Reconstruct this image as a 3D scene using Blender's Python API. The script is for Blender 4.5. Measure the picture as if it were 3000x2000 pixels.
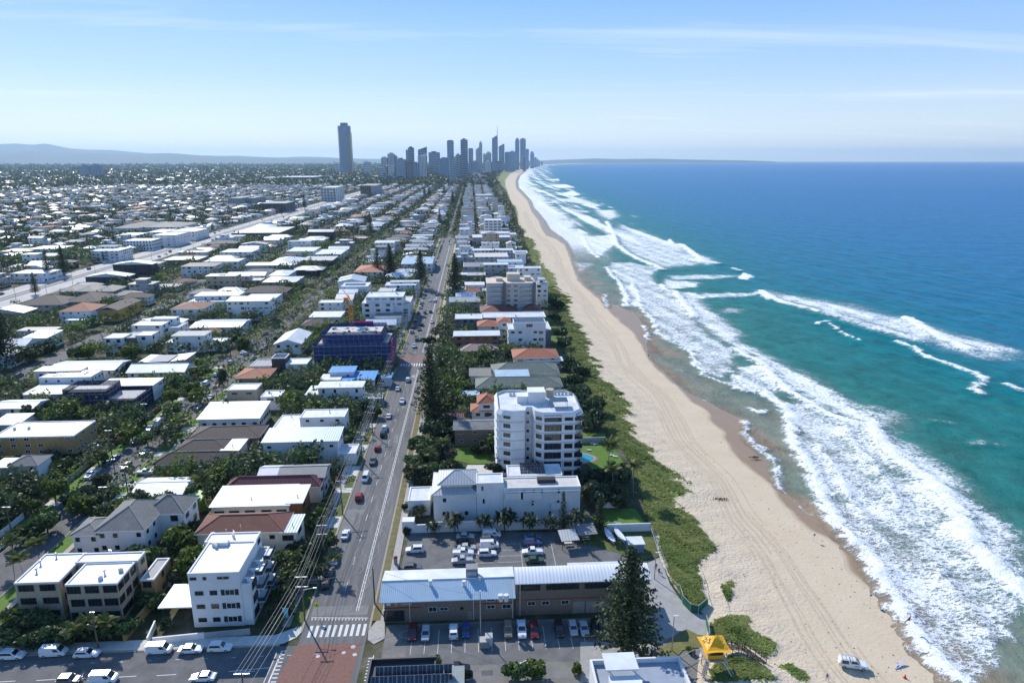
import bpy, math, random
import numpy as np
from mathutils import Vector, Matrix
R = math.radians
rnd = random.Random(7)
nrg = np.random.default_rng(11)
S = bpy.context.scene
for o in list(bpy.data.objects): bpy.data.objects.remove(o)

# ------------------------------------------------------------ camera
H = 95.0                                   # flying height in metres
FPX = 2000.0; Y0 = 469.0                   # focal length and horizon row of the 3000 px photograph
TH = math.atan((1000 - Y0) / FPX); YAW = R(3.3)
cd = bpy.data.cameras.new('camera'); cam = bpy.data.objects.new('camera', cd); S.collection.objects.link(cam)
cam.location = (0, 0, H); cam.rotation_euler = (R(90) - TH, 0, -YAW)
cd.sensor_fit = 'HORIZONTAL'; cd.sensor_width = 36; cd.lens = 24.0; cd.clip_start = 1; cd.clip_end = 80000
S.camera = cam

# ------------------------------------------------------------ sky, sun, exposure
SUN_EL, SUN_AZ = R(36), R(-29.5)           # azimuth from +Y, negative to the left
w = bpy.data.worlds.new('World'); S.world = w; w.use_nodes = True
nt = w.node_tree; nt.nodes.clear()
def N(t, **k):
    n = nt.nodes.new(t)
    for a, b in k.items(): setattr(n, a, b)
    return n
L = lambda a, b: nt.links.new(a, b)
wo = N('ShaderNodeOutputWorld'); bg = N('ShaderNodeBackground'); bg.inputs[1].default_value = SKY_STR = 0.122
sky = N('ShaderNodeTexSky', sky_type='NISHITA', sun_disc=False)
sky.sun_elevation = SUN_EL; sky.sun_rotation = SUN_AZ; sky.altitude = 0
sky.air_density = 1.0; sky.dust_density = 0.15; sky.ozone_density = 4.0
HAZE_D = 3.4e-5
tc = N('ShaderNodeTexCoord'); sep = N('ShaderNodeSeparateXYZ'); L(tc.outputs['Generated'], sep.inputs[0])
# thin streaks of cirrus: noise over the direction, flattened onto a high sheet
zc = N('ShaderNodeMath', operation='MAXIMUM'); L(sep.outputs[2], zc.inputs[0]); zc.inputs[1].default_value = 0.0
za = N('ShaderNodeMath', operation='ADD'); L(zc.outputs[0], za.inputs[0]); za.inputs[1].default_value = 0.06
dx = N('ShaderNodeMath', operation='DIVIDE'); L(sep.outputs[0], dx.inputs[0]); L(za.outputs[0], dx.inputs[1])
dy = N('ShaderNodeMath', operation='DIVIDE'); L(sep.outputs[1], dy.inputs[0]); L(za.outputs[0], dy.inputs[1])
cb = N('ShaderNodeCombineXYZ'); L(dx.outputs[0], cb.inputs[0]); L(dy.outputs[0], cb.inputs[1])
mp = N('ShaderNodeMapping'); L(cb.outputs[0], mp.inputs[0]); mp.inputs['Rotation'].default_value = (0, 0, R(-8)); mp.inputs['Scale'].default_value = (0.16, 0.62, 1)
mp.inputs['Location'].default_value = (3.1, 1.7, 0)
cn = N('ShaderNodeTexNoise'); L(mp.outputs[0], cn.inputs[0]); cn.inputs['Scale'].default_value = 1.3; cn.inputs['Detail'].default_value = 9; cn.inputs['Roughness'].default_value = .62; cn.inputs['Distortion'].default_value = .9
cr = N('ShaderNodeValToRGB'); L(cn.outputs['Fac'], cr.inputs[0])
cr.color_ramp.elements[0].position = .53; cr.color_ramp.elements[0].color = (0, 0, 0, 1)
cr.color_ramp.elements[1].position = .82; cr.color_ramp.elements[1].color = (.55, .55, .55, 1)
lo = N('ShaderNodeMapRange'); L(sep.outputs[2], lo.inputs[0]); lo.inputs[1].default_value = .32; lo.inputs[2].default_value = .10; lo.inputs[3].default_value = .15; lo.inputs[4].default_value = 1
lo.clamp = True
cm = N('ShaderNodeMath', operation='MULTIPLY'); L(cr.outputs[0], cm.inputs[0]); L(lo.outputs[0], cm.inputs[1])
skr = N('ShaderNodeValToRGB'); L(sep.outputs[2], skr.inputs[0]); e = skr.color_ramp.elements   # clear marine air: pale low down, blue overhead, the same all round
while len(e) < 6: e.new(.5)
for q, (ps, c) in zip(e, [(0, (.78,.83,.86)), (.04, (.70,.79,.87)), (.11, (.42,.61,.90)), (.21, (.21,.44,.88)), (.5, (.12,.33,.74)), (1, (.06,.18,.5))]): q.position = ps; q.color = (*c, 1)
skm = N('ShaderNodeVectorMath', operation='SCALE'); L(skr.outputs[0], skm.inputs[0]); skm.inputs['Scale'].default_value = 7.6
skh = N('ShaderNodeMixRGB'); skh.inputs[0].default_value = .80; L(sky.outputs[0], skh.inputs[1]); L(skm.outputs[0], skh.inputs[2])
mx = N('ShaderNodeMixRGB'); L(cm.outputs[0], mx.inputs[0]); L(skh.outputs[0], mx.inputs[1]); mx.inputs[2].default_value = (7.4, 7.8, 8.2, 1)
L(mx.outputs[0], bg.inputs[0]); L(bg.outputs[0], wo.inputs[0])

sl = bpy.data.lights.new('sun', 'SUN'); sl.energy = 4.3; sl.angle = R(.53); sl.color = (1, .955, .885)
so = bpy.data.objects.new('sun', sl); S.collection.objects.link(so)
sv = Vector((math.sin(SUN_AZ) * math.cos(SUN_EL), math.cos(SUN_AZ) * math.cos(SUN_EL), math.sin(SUN_EL)))
so.rotation_euler = (-sv).to_track_quat('-Z', 'Y').to_euler(); so.location = (-300, 500, 600)
vs = S.view_settings; S.display_settings.display_device = 'sRGB'
vs.view_transform = 'Standard'; vs.look = 'None'; vs.exposure = 0.33; vs.gamma = 1; vs.use_curve_mapping = False
S.cycles.max_bounces = 6; S.cycles.diffuse_bounces = 2; S.cycles.glossy_bounces = 2; S.cycles.transmission_bounces = 3
S.cycles.transparent_max_bounces = 8; S.cycles.volume_bounces = 0; S.cycles.caustics_reflective = False; S.cycles.caustics_refractive = False
S.cycles.sample_clamp_indirect = 6

# ------------------------------------------------------------ survey: where a point seen in the photograph stands
def W3(px, py, z=0.0):                      # 3000 px photograph
    u = (px - 1500) / FPX; v = (py - 1000) / FPX
    c, s = math.cos(TH), math.sin(TH)
    t = (z - H) / (-s - v * c)
    x = u * t; y = (c - v * s) * t
    return (x * math.cos(YAW) + y * math.sin(YAW), -x * math.sin(YAW) + y * math.cos(YAW))
DS = 3000 / 2352
def W(px, py, z=0.0): return W3(px * DS, py * DS, z)
def project(x, y, z):
    X = x * math.cos(YAW) - y * math.sin(YAW); Y = x * math.sin(YAW) + y * math.cos(YAW); Z = z - H
    c, s = math.cos(TH), math.sin(TH); d = Y * c - Z * s; up = Y * s + Z * c
    return ((1500 + FPX * X / d) / DS, (1000 - FPX * up / d) / DS, d)
def in_view(x, y, z=0, m=60):
    a, b, d = project(x, y, z)
    return d > 1 and -m < a < 2352 + m and -m < b < 1568 + m

# ------------------------------------------------------------ materials
MATS = {}
def mat(name, col, rough=.65, var=0.12, scale=.6, spec=.35, metal=0, bump=0, bscale=4., stretch=None, tint=None, rand=0, waves=None, objc=False, emit=None, stain=0):
    if name in MATS: return MATS[name]
    m = bpy.data.materials.new(name); m.use_nodes = True; t = m.node_tree; b = t.nodes['Principled BSDF']
    b.inputs['Roughness'].default_value = rough; b.inputs['Specular IOR Level'].default_value = spec; b.inputs['Metallic'].default_value = metal
    nn = t.nodes.new; lk = t.links.new
    geo = nn('ShaderNodeNewGeometry'); src = geo.outputs['Position']
    if objc: src = nn('ShaderNodeTexCoord').outputs['Object']
    if stretch:
        mpn = nn('ShaderNodeMapping'); lk(src, mpn.inputs[0]); mpn.inputs['Scale'].default_value = stretch; src = mpn.outputs[0]
    base = nn('ShaderNodeRGB'); base.outputs[0].default_value = (*col, 1); cur = base.outputs[0]
    if tint:                                  # per-face natural colour variation stored on the mesh
        at = nn('ShaderNodeAttribute'); at.attribute_name = 'tint'
        mm = nn('ShaderNodeMixRGB'); mm.blend_type = 'MIX'; lk(at.outputs['Fac'], mm.inputs[0]); lk(cur, mm.inputs[1]); mm.inputs[2].default_value = (*tint, 1); cur = mm.outputs[0]
    if var or stain:
        nz = nn('ShaderNodeTexNoise'); lk(src, nz.inputs[0]); nz.inputs['Scale'].default_value = scale; nz.inputs['Detail'].default_value = 5; nz.inputs['Roughness'].default_value = .65
        mr = nn('ShaderNodeMapRange'); lk(nz.outputs['Fac'], mr.inputs[0]); mr.inputs[1].default_value = .25; mr.inputs[2].default_value = .75; mr.inputs[3].default_value = 1 - var * 1.3; mr.inputs[4].default_value = 1 + var
        mu = nn('ShaderNodeVectorMath'); mu.operation = 'SCALE'; lk(cur, mu.inputs[0]); lk(mr.outputs[0], mu.inputs['Scale']); cur = mu.outputs[0]
    if rand:
        oi = nn('ShaderNodeObjectInfo'); mr = nn('ShaderNodeMapRange'); lk(oi.outputs['Random'], mr.inputs[0]); mr.inputs[3].default_value = 1 - rand; mr.inputs[4].default_value = 1 + rand
        mu = nn('ShaderNodeVectorMath'); mu.operation = 'SCALE'; lk(cur, mu.inputs[0]); lk(mr.outputs[0], mu.inputs['Scale']); cur = mu.outputs[0]
    hgt = None
    if waves:                                 # (axis, spacing m, colour depth): roof ribs or tile courses
        wv = nn('ShaderNodeTexWave'); wv.bands_direction = waves[0]; lk(src, wv.inputs[0]); wv.inputs['Scale'].default_value = .314 / waves[1]
        mr = nn('ShaderNodeMapRange'); lk(wv.outputs['Fac'], mr.inputs[0]); mr.inputs[3].default_value = 1 - waves[2]; mr.inputs[4].default_value = 1 + waves[2] * .3
        mu = nn('ShaderNodeVectorMath'); mu.operation = 'SCALE'; lk(cur, mu.inputs[0]); lk(mr.outputs[0], mu.inputs['Scale']); cur = mu.outputs[0]
        hgt = wv.outputs['Fac']
    lk(cur, b.inputs['Base Color'])
    if bump:
        nz = nn('ShaderNodeTexNoise'); lk(src, nz.inputs[0]); nz.inputs['Scale'].default_value = bscale; nz.inputs['Detail'].default_value = 4; hgt = nz.outputs['Fac']
    if hgt is not None:
        bp = nn('ShaderNodeBump'); bp.inputs['Strength'].default_value = bump or .35; bp.inputs['Distance'].default_value = .1; lk(hgt, bp.inputs['Height']); lk(bp.outputs[0], b.inputs['Normal'])
    MATS[name] = m; return m

white = mat('white_render', (.72, .72, .715), .7, .10, .3)
whiter = mat('white_roof_sheet', (.63, .65, .67), .5, .2, .22)
cream = mat('cream_render', (.66, .60, .50), .75, .08)
beige = mat('beige_brick', (.44, .36, .26), .8, .2, 2.2)
tanb = mat('tan_brick', (.36, .23, .10), .8, .25, 2.0)
brickb = mat('brown_brick', (.20, .15, .115), .85, .22, 2.4)
brickr = mat('red_brick', (.30, .13, .075), .85, .2, 2.2)
greyw = mat('grey_render', (.36, .36, .37), .75, .1)
purple = mat('dark_grey_render', (.15, .145, .17), .7, .1)
darkw = mat('charcoal_cladding', (.05, .052, .056), .6, .15)
yellow = mat('ochre_render', (.62, .36, .08), .7, .08)
timber = mat('brown_timber', (.19, .075, .03), .6, .2, 1.5)
conc = mat('concrete', (.42, .41, .38), .85, .16, .7)
concl = mat('pale_concrete', (.56, .54, .5), .85, .14, .7)
rw = mat('white_metal_roof_x', (.62, .65, .67), .42, .07, .2, waves=('X', .75, .10))
rwy = mat('white_metal_roof_y', (.62, .65, .67), .42, .07, .2, waves=('Y', .75, .10))
rgrey = mat('pale_grey_metal_roof', (.46, .47, .47), .45, .1, .25, waves=('X', .75, .12))
rlb = mat('pale_blue_metal_roof', (.40, .52, .62), .42, .1, .25, waves=('X', .75, .15))
rmid = mat('mid_grey_roof', (.23, .23, .235), .6, .15, .4, waves=('Z', .14, .14))
tbrown = mat('dark_brown_tiles', (.075, .055, .048), .75, .25, .9, waves=('Z', .13, .22))
tgrey = mat('grey_tiles', (.21, .205, .19), .75, .22, .9, waves=('Z', .13, .22))
tterra = mat('terracotta_tiles', (.40, .14, .075), .75, .2, .8, waves=('Z', .13, .2))
tred = mat('red_brown_tiles', (.20, .075, .052), .75, .2, .9, waves=('Z', .13, .2))
tmaroon = mat('maroon_roof', (.15, .045, .05), .6, .15, .9, waves=('X', .75, .2))
tgreen = mat('grey_green_tiles', (.17, .20, .165), .75, .22, .7, waves=('Z', .13, .2))
tbeige = mat('beige_tiles', (.40, .345, .28), .75, .18, .9, waves=('Z', .13, .15))
glass = mat('window_glass', (.018, .024, .03), .07, .0, spec=.7)
glassb = mat('blue_glass', (.03, .06, .09), .08, .1, .02, spec=.8)
frame = mat('window_frame', (.70, .70, .70), .5, 0)
framed = mat('dark_frame', (.035, .035, .04), .5, 0)
solar = mat('solar_cell', (.012, .016, .035), .15, .0, spec=.6)
alum = mat('aluminium', (.55, .56, .58), .35, .05, metal=.6)
steel = mat('galvanised_steel', (.34, .35, .36), .5, .1, metal=.4)
black = mat('black_rubber', (.012, .012, .013), .7, .1)
wood = mat('weathered_pole_timber', (.17, .125, .09), .85, .2, 3)
asph = None

def leafmat(name, col, tint, rand=.3, thru=.38):
    m = mat(name, col, .6, 0, spec=.3, tint=tint, rand=rand); t = m.node_tree; b = t.nodes['Principled BSDF']
    tr = t.nodes.new('ShaderNodeBsdfTranslucent'); mxs = t.nodes.new('ShaderNodeMixShader'); mxs.inputs[0].default_value = thru
    t.links.new(b.inputs['Base Color'].links[0].from_socket, tr.inputs[0]); t.links.new(b.outputs[0], mxs.inputs[1]); t.links.new(tr.outputs[0], mxs.inputs[2]); t.links.new(mxs.outputs[0], t.nodes['Material Output'].inputs[0]); return m
# ------------------------------------------------------------ mesh helpers
class MB:
    def __init__(s): s.v = []; s.f = []; s.m = []
    def add(s, v, f, mi=0):
        n = len(s.v); s.v += [tuple(p) for p in v]; s.f += [tuple(i + n for i in q) for q in f]; s.m += [mi] * len(f)
    def box(s, x0, x1, y0, y1, z0, z1, mi=0, top=None):
        s.add([(x0,y0,z0),(x1,y0,z0),(x1,y1,z0),(x0,y1,z0),(x0,y0,z1),(x1,y0,z1),(x1,y1,z1),(x0,y1,z1)],
              [(0,1,5,4),(1,2,6,5),(2,3,7,6),(3,0,4,7),(3,2,1,0)], mi)
        n = len(s.v) - 8; s.f.append((n+4,n+5,n+6,n+7)); s.m.append(mi if top is None else top)
        return s
    def prism(s, pts, z0, z1, mi=0, top=None):
        n = len(pts); s.add([(x,y,z0) for x,y in pts] + [(x,y,z1) for x,y in pts], [(i,(i+1)%n,n+(i+1)%n,n+i) for i in range(n)], mi)
        k = len(s.v) - 2*n; s.f.append(tuple(range(k+n,k+2*n))); s.m.append(mi if top is None else top)
        s.f.append(tuple(reversed(range(k,k+n)))); s.m.append(mi); return s
    def tube(s, p, q, r0, r1=None, n=6, mi=0, cap=True):
        r1 = r0 if r1 is None else r1; p, q = Vector(p), Vector(q); d = (q-p).normalized()
        u = d.orthogonal().normalized(); w_ = d.cross(u)
        a = [2*math.pi*i/n for i in range(n)]
        s.add([p + (u*math.cos(t)+w_*math.sin(t))*r0 for t in a] + [q + (u*math.cos(t)+w_*math.sin(t))*r1 for t in a],
              [(i,(i+1)%n,n+(i+1)%n,n+i) for i in range(n)], mi)
        if cap:
            k = len(s.v)-2*n; s.f += [tuple(range(k+n,k+2*n)), tuple(reversed(range(k,k+n)))]; s.m += [mi, mi]
        return s
    def lathe(s, prof, n=10, c=(0,0,0), mi=0):
        v = []; f = []
        for r, z in prof: v += [(c[0]+r*math.cos(2*math.pi*i/n), c[1]+r*math.sin(2*math.pi*i/n), c[2]+z) for i in range(n)]
        for k in range(len(prof)-1): f += [(k*n+i, k*n+(i+1)%n, (k+1)*n+(i+1)%n, (k+1)*n+i) for i in range(n)]
        f.append(tuple(range((len(prof)-1)*n, len(prof)*n))); s.add(v, f, mi); return s
    def mesh(s, name, mats):
        me = bpy.data.meshes.new(name); me.from_pydata(s.v, [], s.f)
        for m in mats: me.materials.append(m)
        if len(mats) > 1: me.polygons.foreach_set('material_index', s.m)
        me.update(); return me
COL = S.collection
def ob(name, me, parent=None, loc=(0,0,0), rot=(0,0,0), sc=(1,1,1)):
    o = bpy.data.objects.new(name, me); COL.objects.link(o); o.location = loc; o.rotation_euler = rot; o.scale = sc
    if parent is not None: o.parent = parent
    return o
def tag(o, label=None, cat=None, group=None, kind=None):
    if label: o['label'] = label
    if cat: o['category'] = cat
    if group: o['group'] = group
    if kind: o['kind'] = kind
    return o
def thing(name, label, cat, loc=(0,0,0), rz=0, group=None):
    return tag(ob(name, None, None, loc, (0,0,rz)), label, cat, group)
def npmesh(name, v, faces, mats, midx=None, tint=None):
    """faces: (n,k) int array of tris or quads"""
    me = bpy.data.meshes.new(name); v = np.asarray(v, np.float32); faces = np.asarray(faces, np.int32); n, k = faces.shape
    me.vertices.add(len(v)); me.vertices.foreach_set('co', v.ravel())
    me.loops.add(n*k); me.loops.foreach_set('vertex_index', faces.ravel())
    me.polygons.add(n); me.polygons.foreach_set('loop_start', np.arange(0, n*k, k, dtype=np.int32)); me.polygons.foreach_set('loop_total', np.full(n, k, np.int32))
    for m in mats: me.materials.append(m)
    if midx is not None: me.polygons.foreach_set('material_index', np.asarray(midx, np.int32))
    me.update(calc_edges=True)
    if tint is not None:
        a = me.attributes.new('tint', 'FLOAT', 'FACE'); a.data.foreach_set('value', np.asarray(tint, np.float32))
    return me
def copy_tree(o, parent=None):
    c = o.copy(); COL.objects.link(c)
    if parent is not None: c.parent = parent
    for ch in KIDS.get(o.name, []): copy_tree(ch, c)
    return c
KIDS = {}
# ------------------------------------------------------------ coast lines read from the photograph (3000 px), carried to the ground
def line(pts):
    q = np.array([W3(*p) for p in pts]); y = np.maximum.accumulate(q[:,1] + np.arange(len(q))*1e-3)
    return y, q[:,0]
def far(l, ext):
    y, x = l; k = y < 9000; return np.append(y[k], [e[0] for e in ext]), np.append(x[k], [e[1] for e in ext])
waterl = line([(2920,2100),(2806,2000),(2773,1969),(2735,1927),(2696,1879),(2674,1854),(2658,1814),(2629,1768),(2607,1742),(2582,1698),(2566,1666),(2559,1647),(2537,1621),(2500,1580),(2433,1524),(2366,1504),(2341,1479),(2315,1453),(2285,1433),(2277,1407),(2274,1366),(2262,1346),(2234,1320),(2203,1300),(2183,1280),(2190,1239),(2178,1234),(2147,1218),(2106,1198),(2065,1172),(2024,1157),(1989,1132),(1968,1111),(1928,1076),(1902,1050),(1890,1009),(1897,990),(1887,960),(1875,940),(1858,920),(1830,905),(1790,890),(1768,876),(1723,845),(1704,825),(1688,800),(1679,781),(1674,749),(1659,711),(1640,695),(1608,672),(1596,650),(1573,621),(1561,609),(1554,589),(1535,567),(1519,551),(1516,532),(1522,516),(1541,500),(1580,487)])
waterl = far(waterl, [(11000,900),(15000,1500),(20000,3200),(26000,9000),(38000,26000)])
dryl = line([(2911,2104),(2800,2004),(2700,1905),(2655,1819),(2617,1793),(2588,1765),(2556,1730),(2524,1707),(2492,1679),(2470,1643),(2454,1602),(2419,1577),(2378,1557),(2330,1525),(2311,1500),(2290,1484),(2254,1422),(2178,1366),(2137,1320),(2116,1269),(2081,1239),(2065,1203),(2019,1178),(1985,1134),(1958,1116),(1902,1060),(1877,1014),(1856,979),(1831,958),(1797,930),(1774,902),(1755,880),(1717,848),(1691,822),(1679,787),(1668,755),(1652,717),(1628,701),(1599,691),(1586,672),(1577,647),(1557,621),(1545,589),(1525,567),(1512,554),(1509,532),(1516,516),(1538,500),(1575,487)])
dryl = far(dryl, [(11000,870),(15000,1460),(20000,3150),(26000,8900),(38000,25900)])
vegl = line([(2300,2100),(2200,2000),(2150,1900),(2120,1800),(2100,1650),(2078,1600),(2053,1572),(2015,1543),(2024,1518),(1995,1492),(2005,1470),(2045,1455),(2040,1438),(2008,1396),(1973,1371),(1938,1358),(1922,1339),(1916,1320),(1900,1298),(1881,1285),(1855,1272),(1862,1253),(1855,1234),(1868,1186),(1849,1161),(1817,1135),(1779,1106),(1760,1088),(1782,1078),(1764,1062),(1726,1053),(1735,1020),(1739,1005),(1723,983),(1710,960),(1688,948),(1675,922),(1662,909),(1672,893),(1680,884),(1675,871),(1646,855),(1632,846),(1644,836),(1640,817),(1621,798),(1602,782),(1586,772),(1589,765),(1592,752),(1583,736),(1566,733),(1575,720),(1561,701),(1535,692),(1542,679),(1519,660),(1516,630),(1510,609),(1498,588),(1489,564),(1483,547),(1486,529),(1501,511),(1531,496)])
vegl = far(vegl, [(11000,780),(15000,1340),(20000,3000),(26000,8600),(38000,25500)])
propl = line([(2035,2100),(2040,2000),(2048,1920),(2070,1860),(2078,1825),(2060,1795),(2030,1785),(1998,1750),(1966,1705),(1934,1640),(1918,1560),(1903,1530),(1880,1440),(1840,1340),(1790,1280),(1750,1210),(1715,1150),(1690,1075),(1675,1030),(1650,960),(1632,900),(1605,860),(1580,800),(1560,770),(1545,720),(1528,660),(1500,600),(1482,560),(1475,540)])
propl = (np.append(propl[0][propl[0] < 2400], [3500,6000,11000,15000,20000,26000,38000]), np.append(propl[1][propl[0] < 2400], [130,260,640,1150,2750,8200,25000]))
xw = lambda y: np.interp(y, *waterl); xd = lambda y: np.minimum(np.interp(y, *dryl), xw(y) - .4)
xv = lambda y: np.minimum(np.interp(y, *vegl), xd(y) - 1); xp = lambda y: np.minimum(np.interp(y, *propl), xv(y) - .5)

def inpoly(P, X, Y):
    P = np.asarray(P); r = np.zeros(X.shape, bool); n = len(P)
    for i in range(n):
        x0, y0 = P[i]; x1, y1 = P[(i+1) % n]
        if y0 == y1: continue
        r ^= ((Y >= min(y0, y1)) & (Y < max(y0, y1))) & (X < x0 + (Y - y0) * (x1 - x0) / (y1 - y0))
    return r
def dline(P, X, Y, closed=False):
    P = np.asarray(P, float); d = np.full(X.shape, 1e9); n = len(P)
    for i in range(n if closed else n-1):
        a = P[i]; b = P[(i+1) % n]; e = b - a; l2 = max(e @ e, 1e-9)
        t = np.clip(((X-a[0])*e[0] + (Y-a[1])*e[1]) / l2, 0, 1)
        d = np.minimum(d, np.hypot(X-a[0]-t*e[0], Y-a[1]-t*e[1]))
    return d
_ph = nrg.random((8, 3)) * 6.28
def wob(X, Y, L0):                              # cheap smooth wobble, about -1..1
    r = 0
    for k in range(6):
        f = 6.28 / L0 * (1.6 ** (k % 3)); a = _ph[k,0]
        r = r + np.sin((X*math.cos(a) + Y*math.sin(a))*f + _ph[k,1]) * (1 if k < 3 else .6)
    return r / 3.2
def rows(a, b, d0, k):
    y = [a]
    while y[-1] < b: y.append(y[-1] + max(d0, k*y[-1]))
    return np.array(y)
def gridmesh(name, X, Y, Z, mats, attrs):
    nr, nc = X.shape; v = np.stack([X, Y, Z], -1).reshape(-1, 3)
    i = np.arange(nr*nc).reshape(nr, nc); f = np.stack([i[:-1,:-1], i[:-1,1:], i[1:,1:], i[1:,:-1]], -1).reshape(-1, 4)
    me = npmesh(name, v, f, mats)
    for k, a in attrs.items():
        at = me.attributes.new(k, 'FLOAT', 'POINT'); at.data.foreach_set('value', a.astype(np.float32).ravel())
    me.polygons.foreach_set('use_smooth', np.ones(len(f), bool)); return me

# ---- land
yr = np.concatenate([np.arange(-200, 60, 40.), rows(60, 38000, 6, .03)])
cols = np.array([-45000, -20000, -6000, -2000, -900, -420, -200, -90, -30.])
Xl = np.repeat(cols[None], len(yr), 0); Xl = np.concatenate([Xl, (xp(yr) + 2.5)[:,None]], 1)
ground_m = bpy.data.materials.new('suburban_ground'); ground_m.use_nodes = True
def ramp(t, src, stops, interp='LINEAR'):
    r = t.nodes.new('ShaderNodeValToRGB'); t.links.new(src, r.inputs[0]); e = r.color_ramp.elements; r.color_ramp.interpolation = interp
    while len(e) < len(stops): e.new(.5)
    for q, (p, c) in zip(e, stops): q.position = p; q.color = (*c, 1)
    return r.outputs[0]
t = ground_m.node_tree; b = t.nodes['Principled BSDF']; b.inputs['Roughness'].default_value = .9; b.inputs['Specular IOR Level'].default_value = .15
g = t.nodes.new('ShaderNodeNewGeometry'); nz = t.nodes.new('ShaderNodeTexNoise'); t.links.new(g.outputs['Position'], nz.inputs[0]); nz.inputs['Scale'].default_value = .085; nz.inputs['Detail'].default_value = 7; nz.inputs['Roughness'].default_value = .7
c = ramp(t, nz.outputs['Fac'], [(0, (.02,.03,.012)), (.42, (.04,.055,.02)), (.52, (.075,.08,.04)), (.6, (.13,.115,.085)), (.7, (.19,.175,.15)), (1, (.24,.23,.21))])
t.links.new(c, b.inputs['Base Color'])
land = tag(ob('ground', gridmesh('ground', Xl, np.repeat(yr[:,None], Xl.shape[1], 1), Xl*0, [ground_m], {})), kind='structure')

# ---- beach with dune, dry sand and wet sand
VEG = [[W3(*p) for p in q] for q in [
 [(1925,1545),(1925,1600),(1938,1640),(1960,1700),(1990,1735),(2005,1765),(2040,1790),(2073,1775),(2065,1735),(2055,1690),(2050,1665),(2075,1640),(2103,1618),(2095,1600),(2075,1580),(2060,1560),(2050,1540),(2000,1490),(1910,1490)],
 [(2105,1725),(2115,1715),(2140,1708),(2160,1712),(2150,1735),(2145,1775),(2120,1775),(2110,1750)],
 [(2070,1825),(2110,1815),(2150,1805),(2190,1808),(2210,1830),(2205,1850),(2240,1870),(2265,1885),(2283,1900),(2278,1925),(2250,1937),(2225,1930),(2180,1905),(2120,1900),(2090,1870)],
 [(2265,1950),(2310,1945),(2350,1965),(2380,1985),(2385,2010),(2330,2010),(2280,1965)],
 [(2085,1935),(2130,1925),(2170,1930),(2230,1950),(2260,1970),(2290,2010),(2070,2010),(2075,1960)]]]
def vegmask(X, Y):
    v = xv(Y); p = xp(Y); wd = np.maximum(v - p, 1)
    e = (v - X) + 2.2*wob(X, Y, 13) + .9*wob(X+40, Y, 4.7)
    m = np.clip(e / np.maximum(2.2, .34*wd) , 0, 1) * np.clip((X - p + .5) / .8, 0, 1) * (Y > 158)
    m *= 1 - .95*np.clip((wob(X+9, Y-5, 17) + .0)*2.0, 0, 1) * np.clip(1 - e/(.8*wd), 0, 1)      # bare sand showing towards the beach
    for P in VEG:
        d = dline(P, X, Y, True) * np.where(inpoly(P, X, Y), 1, -1) + .5*wob(X, Y, 5)
        m = np.maximum(m, np.clip(d / 1.2, 0, 1))
    return m
def beach_z(X, Y):
    p, v, d, q = xp(Y), xv(Y), xd(Y), xw(Y)
    z = np.where(X < v, .12 + .8*np.clip((X-p)/np.maximum(v-p, .5), 0, 1), np.where(X < d, .92 - .62*np.clip((X-v)/np.maximum(d-v, .5), 0, 1)**.8, np.where(X < q, .30*(1-np.clip((X-d)/np.maximum(q-d, .3), 0, 1)), -.04*(X-q))))
    upper = np.clip(1 - (X - v)/np.maximum((d-v)*.55, 1), 0, 1) * np.clip((X-p)/6, 0, 1)
    return z + upper * (.42*wob(X, Y, 16) + .2*wob(X+77, Y, 6.3)) * np.clip(900/np.maximum(Y, 1), 0, 1)
yb = rows(70, 38000, .9, .005)
seg = lambda n: np.linspace(0, 1, n, endpoint=False)
T = np.concatenate([seg(16), 1 + seg(34), 2 + seg(10), 3 + np.linspace(0, 1, 8)])
br = np.stack([xp(yb), xv(yb), xd(yb), xw(yb), xw(yb) + 40], 1)
k = np.minimum(T.astype(int), 3); fr = T - k
Xb = br[:, k] * (1-fr) + br[:, k+1] * fr; Yb = np.repeat(yb[:,None], len(T), 1)
vm = vegmask(Xb, Yb)
Zb = beach_z(Xb, Yb) + vm * (.32 + .22*wob(Xb, Yb, 9)) * np.clip((Xb - xp(Yb))/3, 0, 1)
wet = np.clip((Xb - xd(Yb) + .7*wob(Xb, Yb, 22)) / 1.3, 0, 1)
pock = np.clip(1 - (Xb - xv(Yb)) / np.maximum((xd(Yb) - xv(Yb)) * .55, 1) + .25*wob(Xb, Yb, 30), 0, 1)
sand_m = bpy.data.materials.new('beach_sand'); sand_m.use_nodes = True; t = sand_m.node_tree; b = t.nodes['Principled BSDF']
nn = t.nodes.new; lk = t.links.new
def attr(t, n): a = t.nodes.new('ShaderNodeAttribute'); a.attribute_name = n; return a.outputs['Fac']
def noise(t, src, sc, det=5, rough=.6, dist=0):
    n = t.nodes.new('ShaderNodeTexNoise'); t.links.new(src, n.inputs[0]); n.inputs['Scale'].default_value = sc; n.inputs['Detail'].default_value = det; n.inputs['Roughness'].default_value = rough; n.inputs['Distortion'].default_value = dist; return n.outputs['Fac']
def mixc(t, f, a, b_):
    m = t.nodes.new('ShaderNodeMixRGB'); t.links.new(f, m.inputs[0])
    for i, q in ((1, a), (2, b_)):
        if isinstance(q, tuple): m.inputs[i].default_value = (*q, 1)
        else: t.links.new(q, m.inputs[i])
    return m.outputs[0]
def mth(t, op, a, b_=None, c_=None):
    m = t.nodes.new('ShaderNodeMath'); m.operation = op
    for i, q in enumerate((a, b_, c_)):
        if q is None: continue
        if isinstance(q, (int, float)): m.inputs[i].default_value = q
        else: t.links.new(q, m.inputs[i])
    return m.outputs[0]
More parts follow.
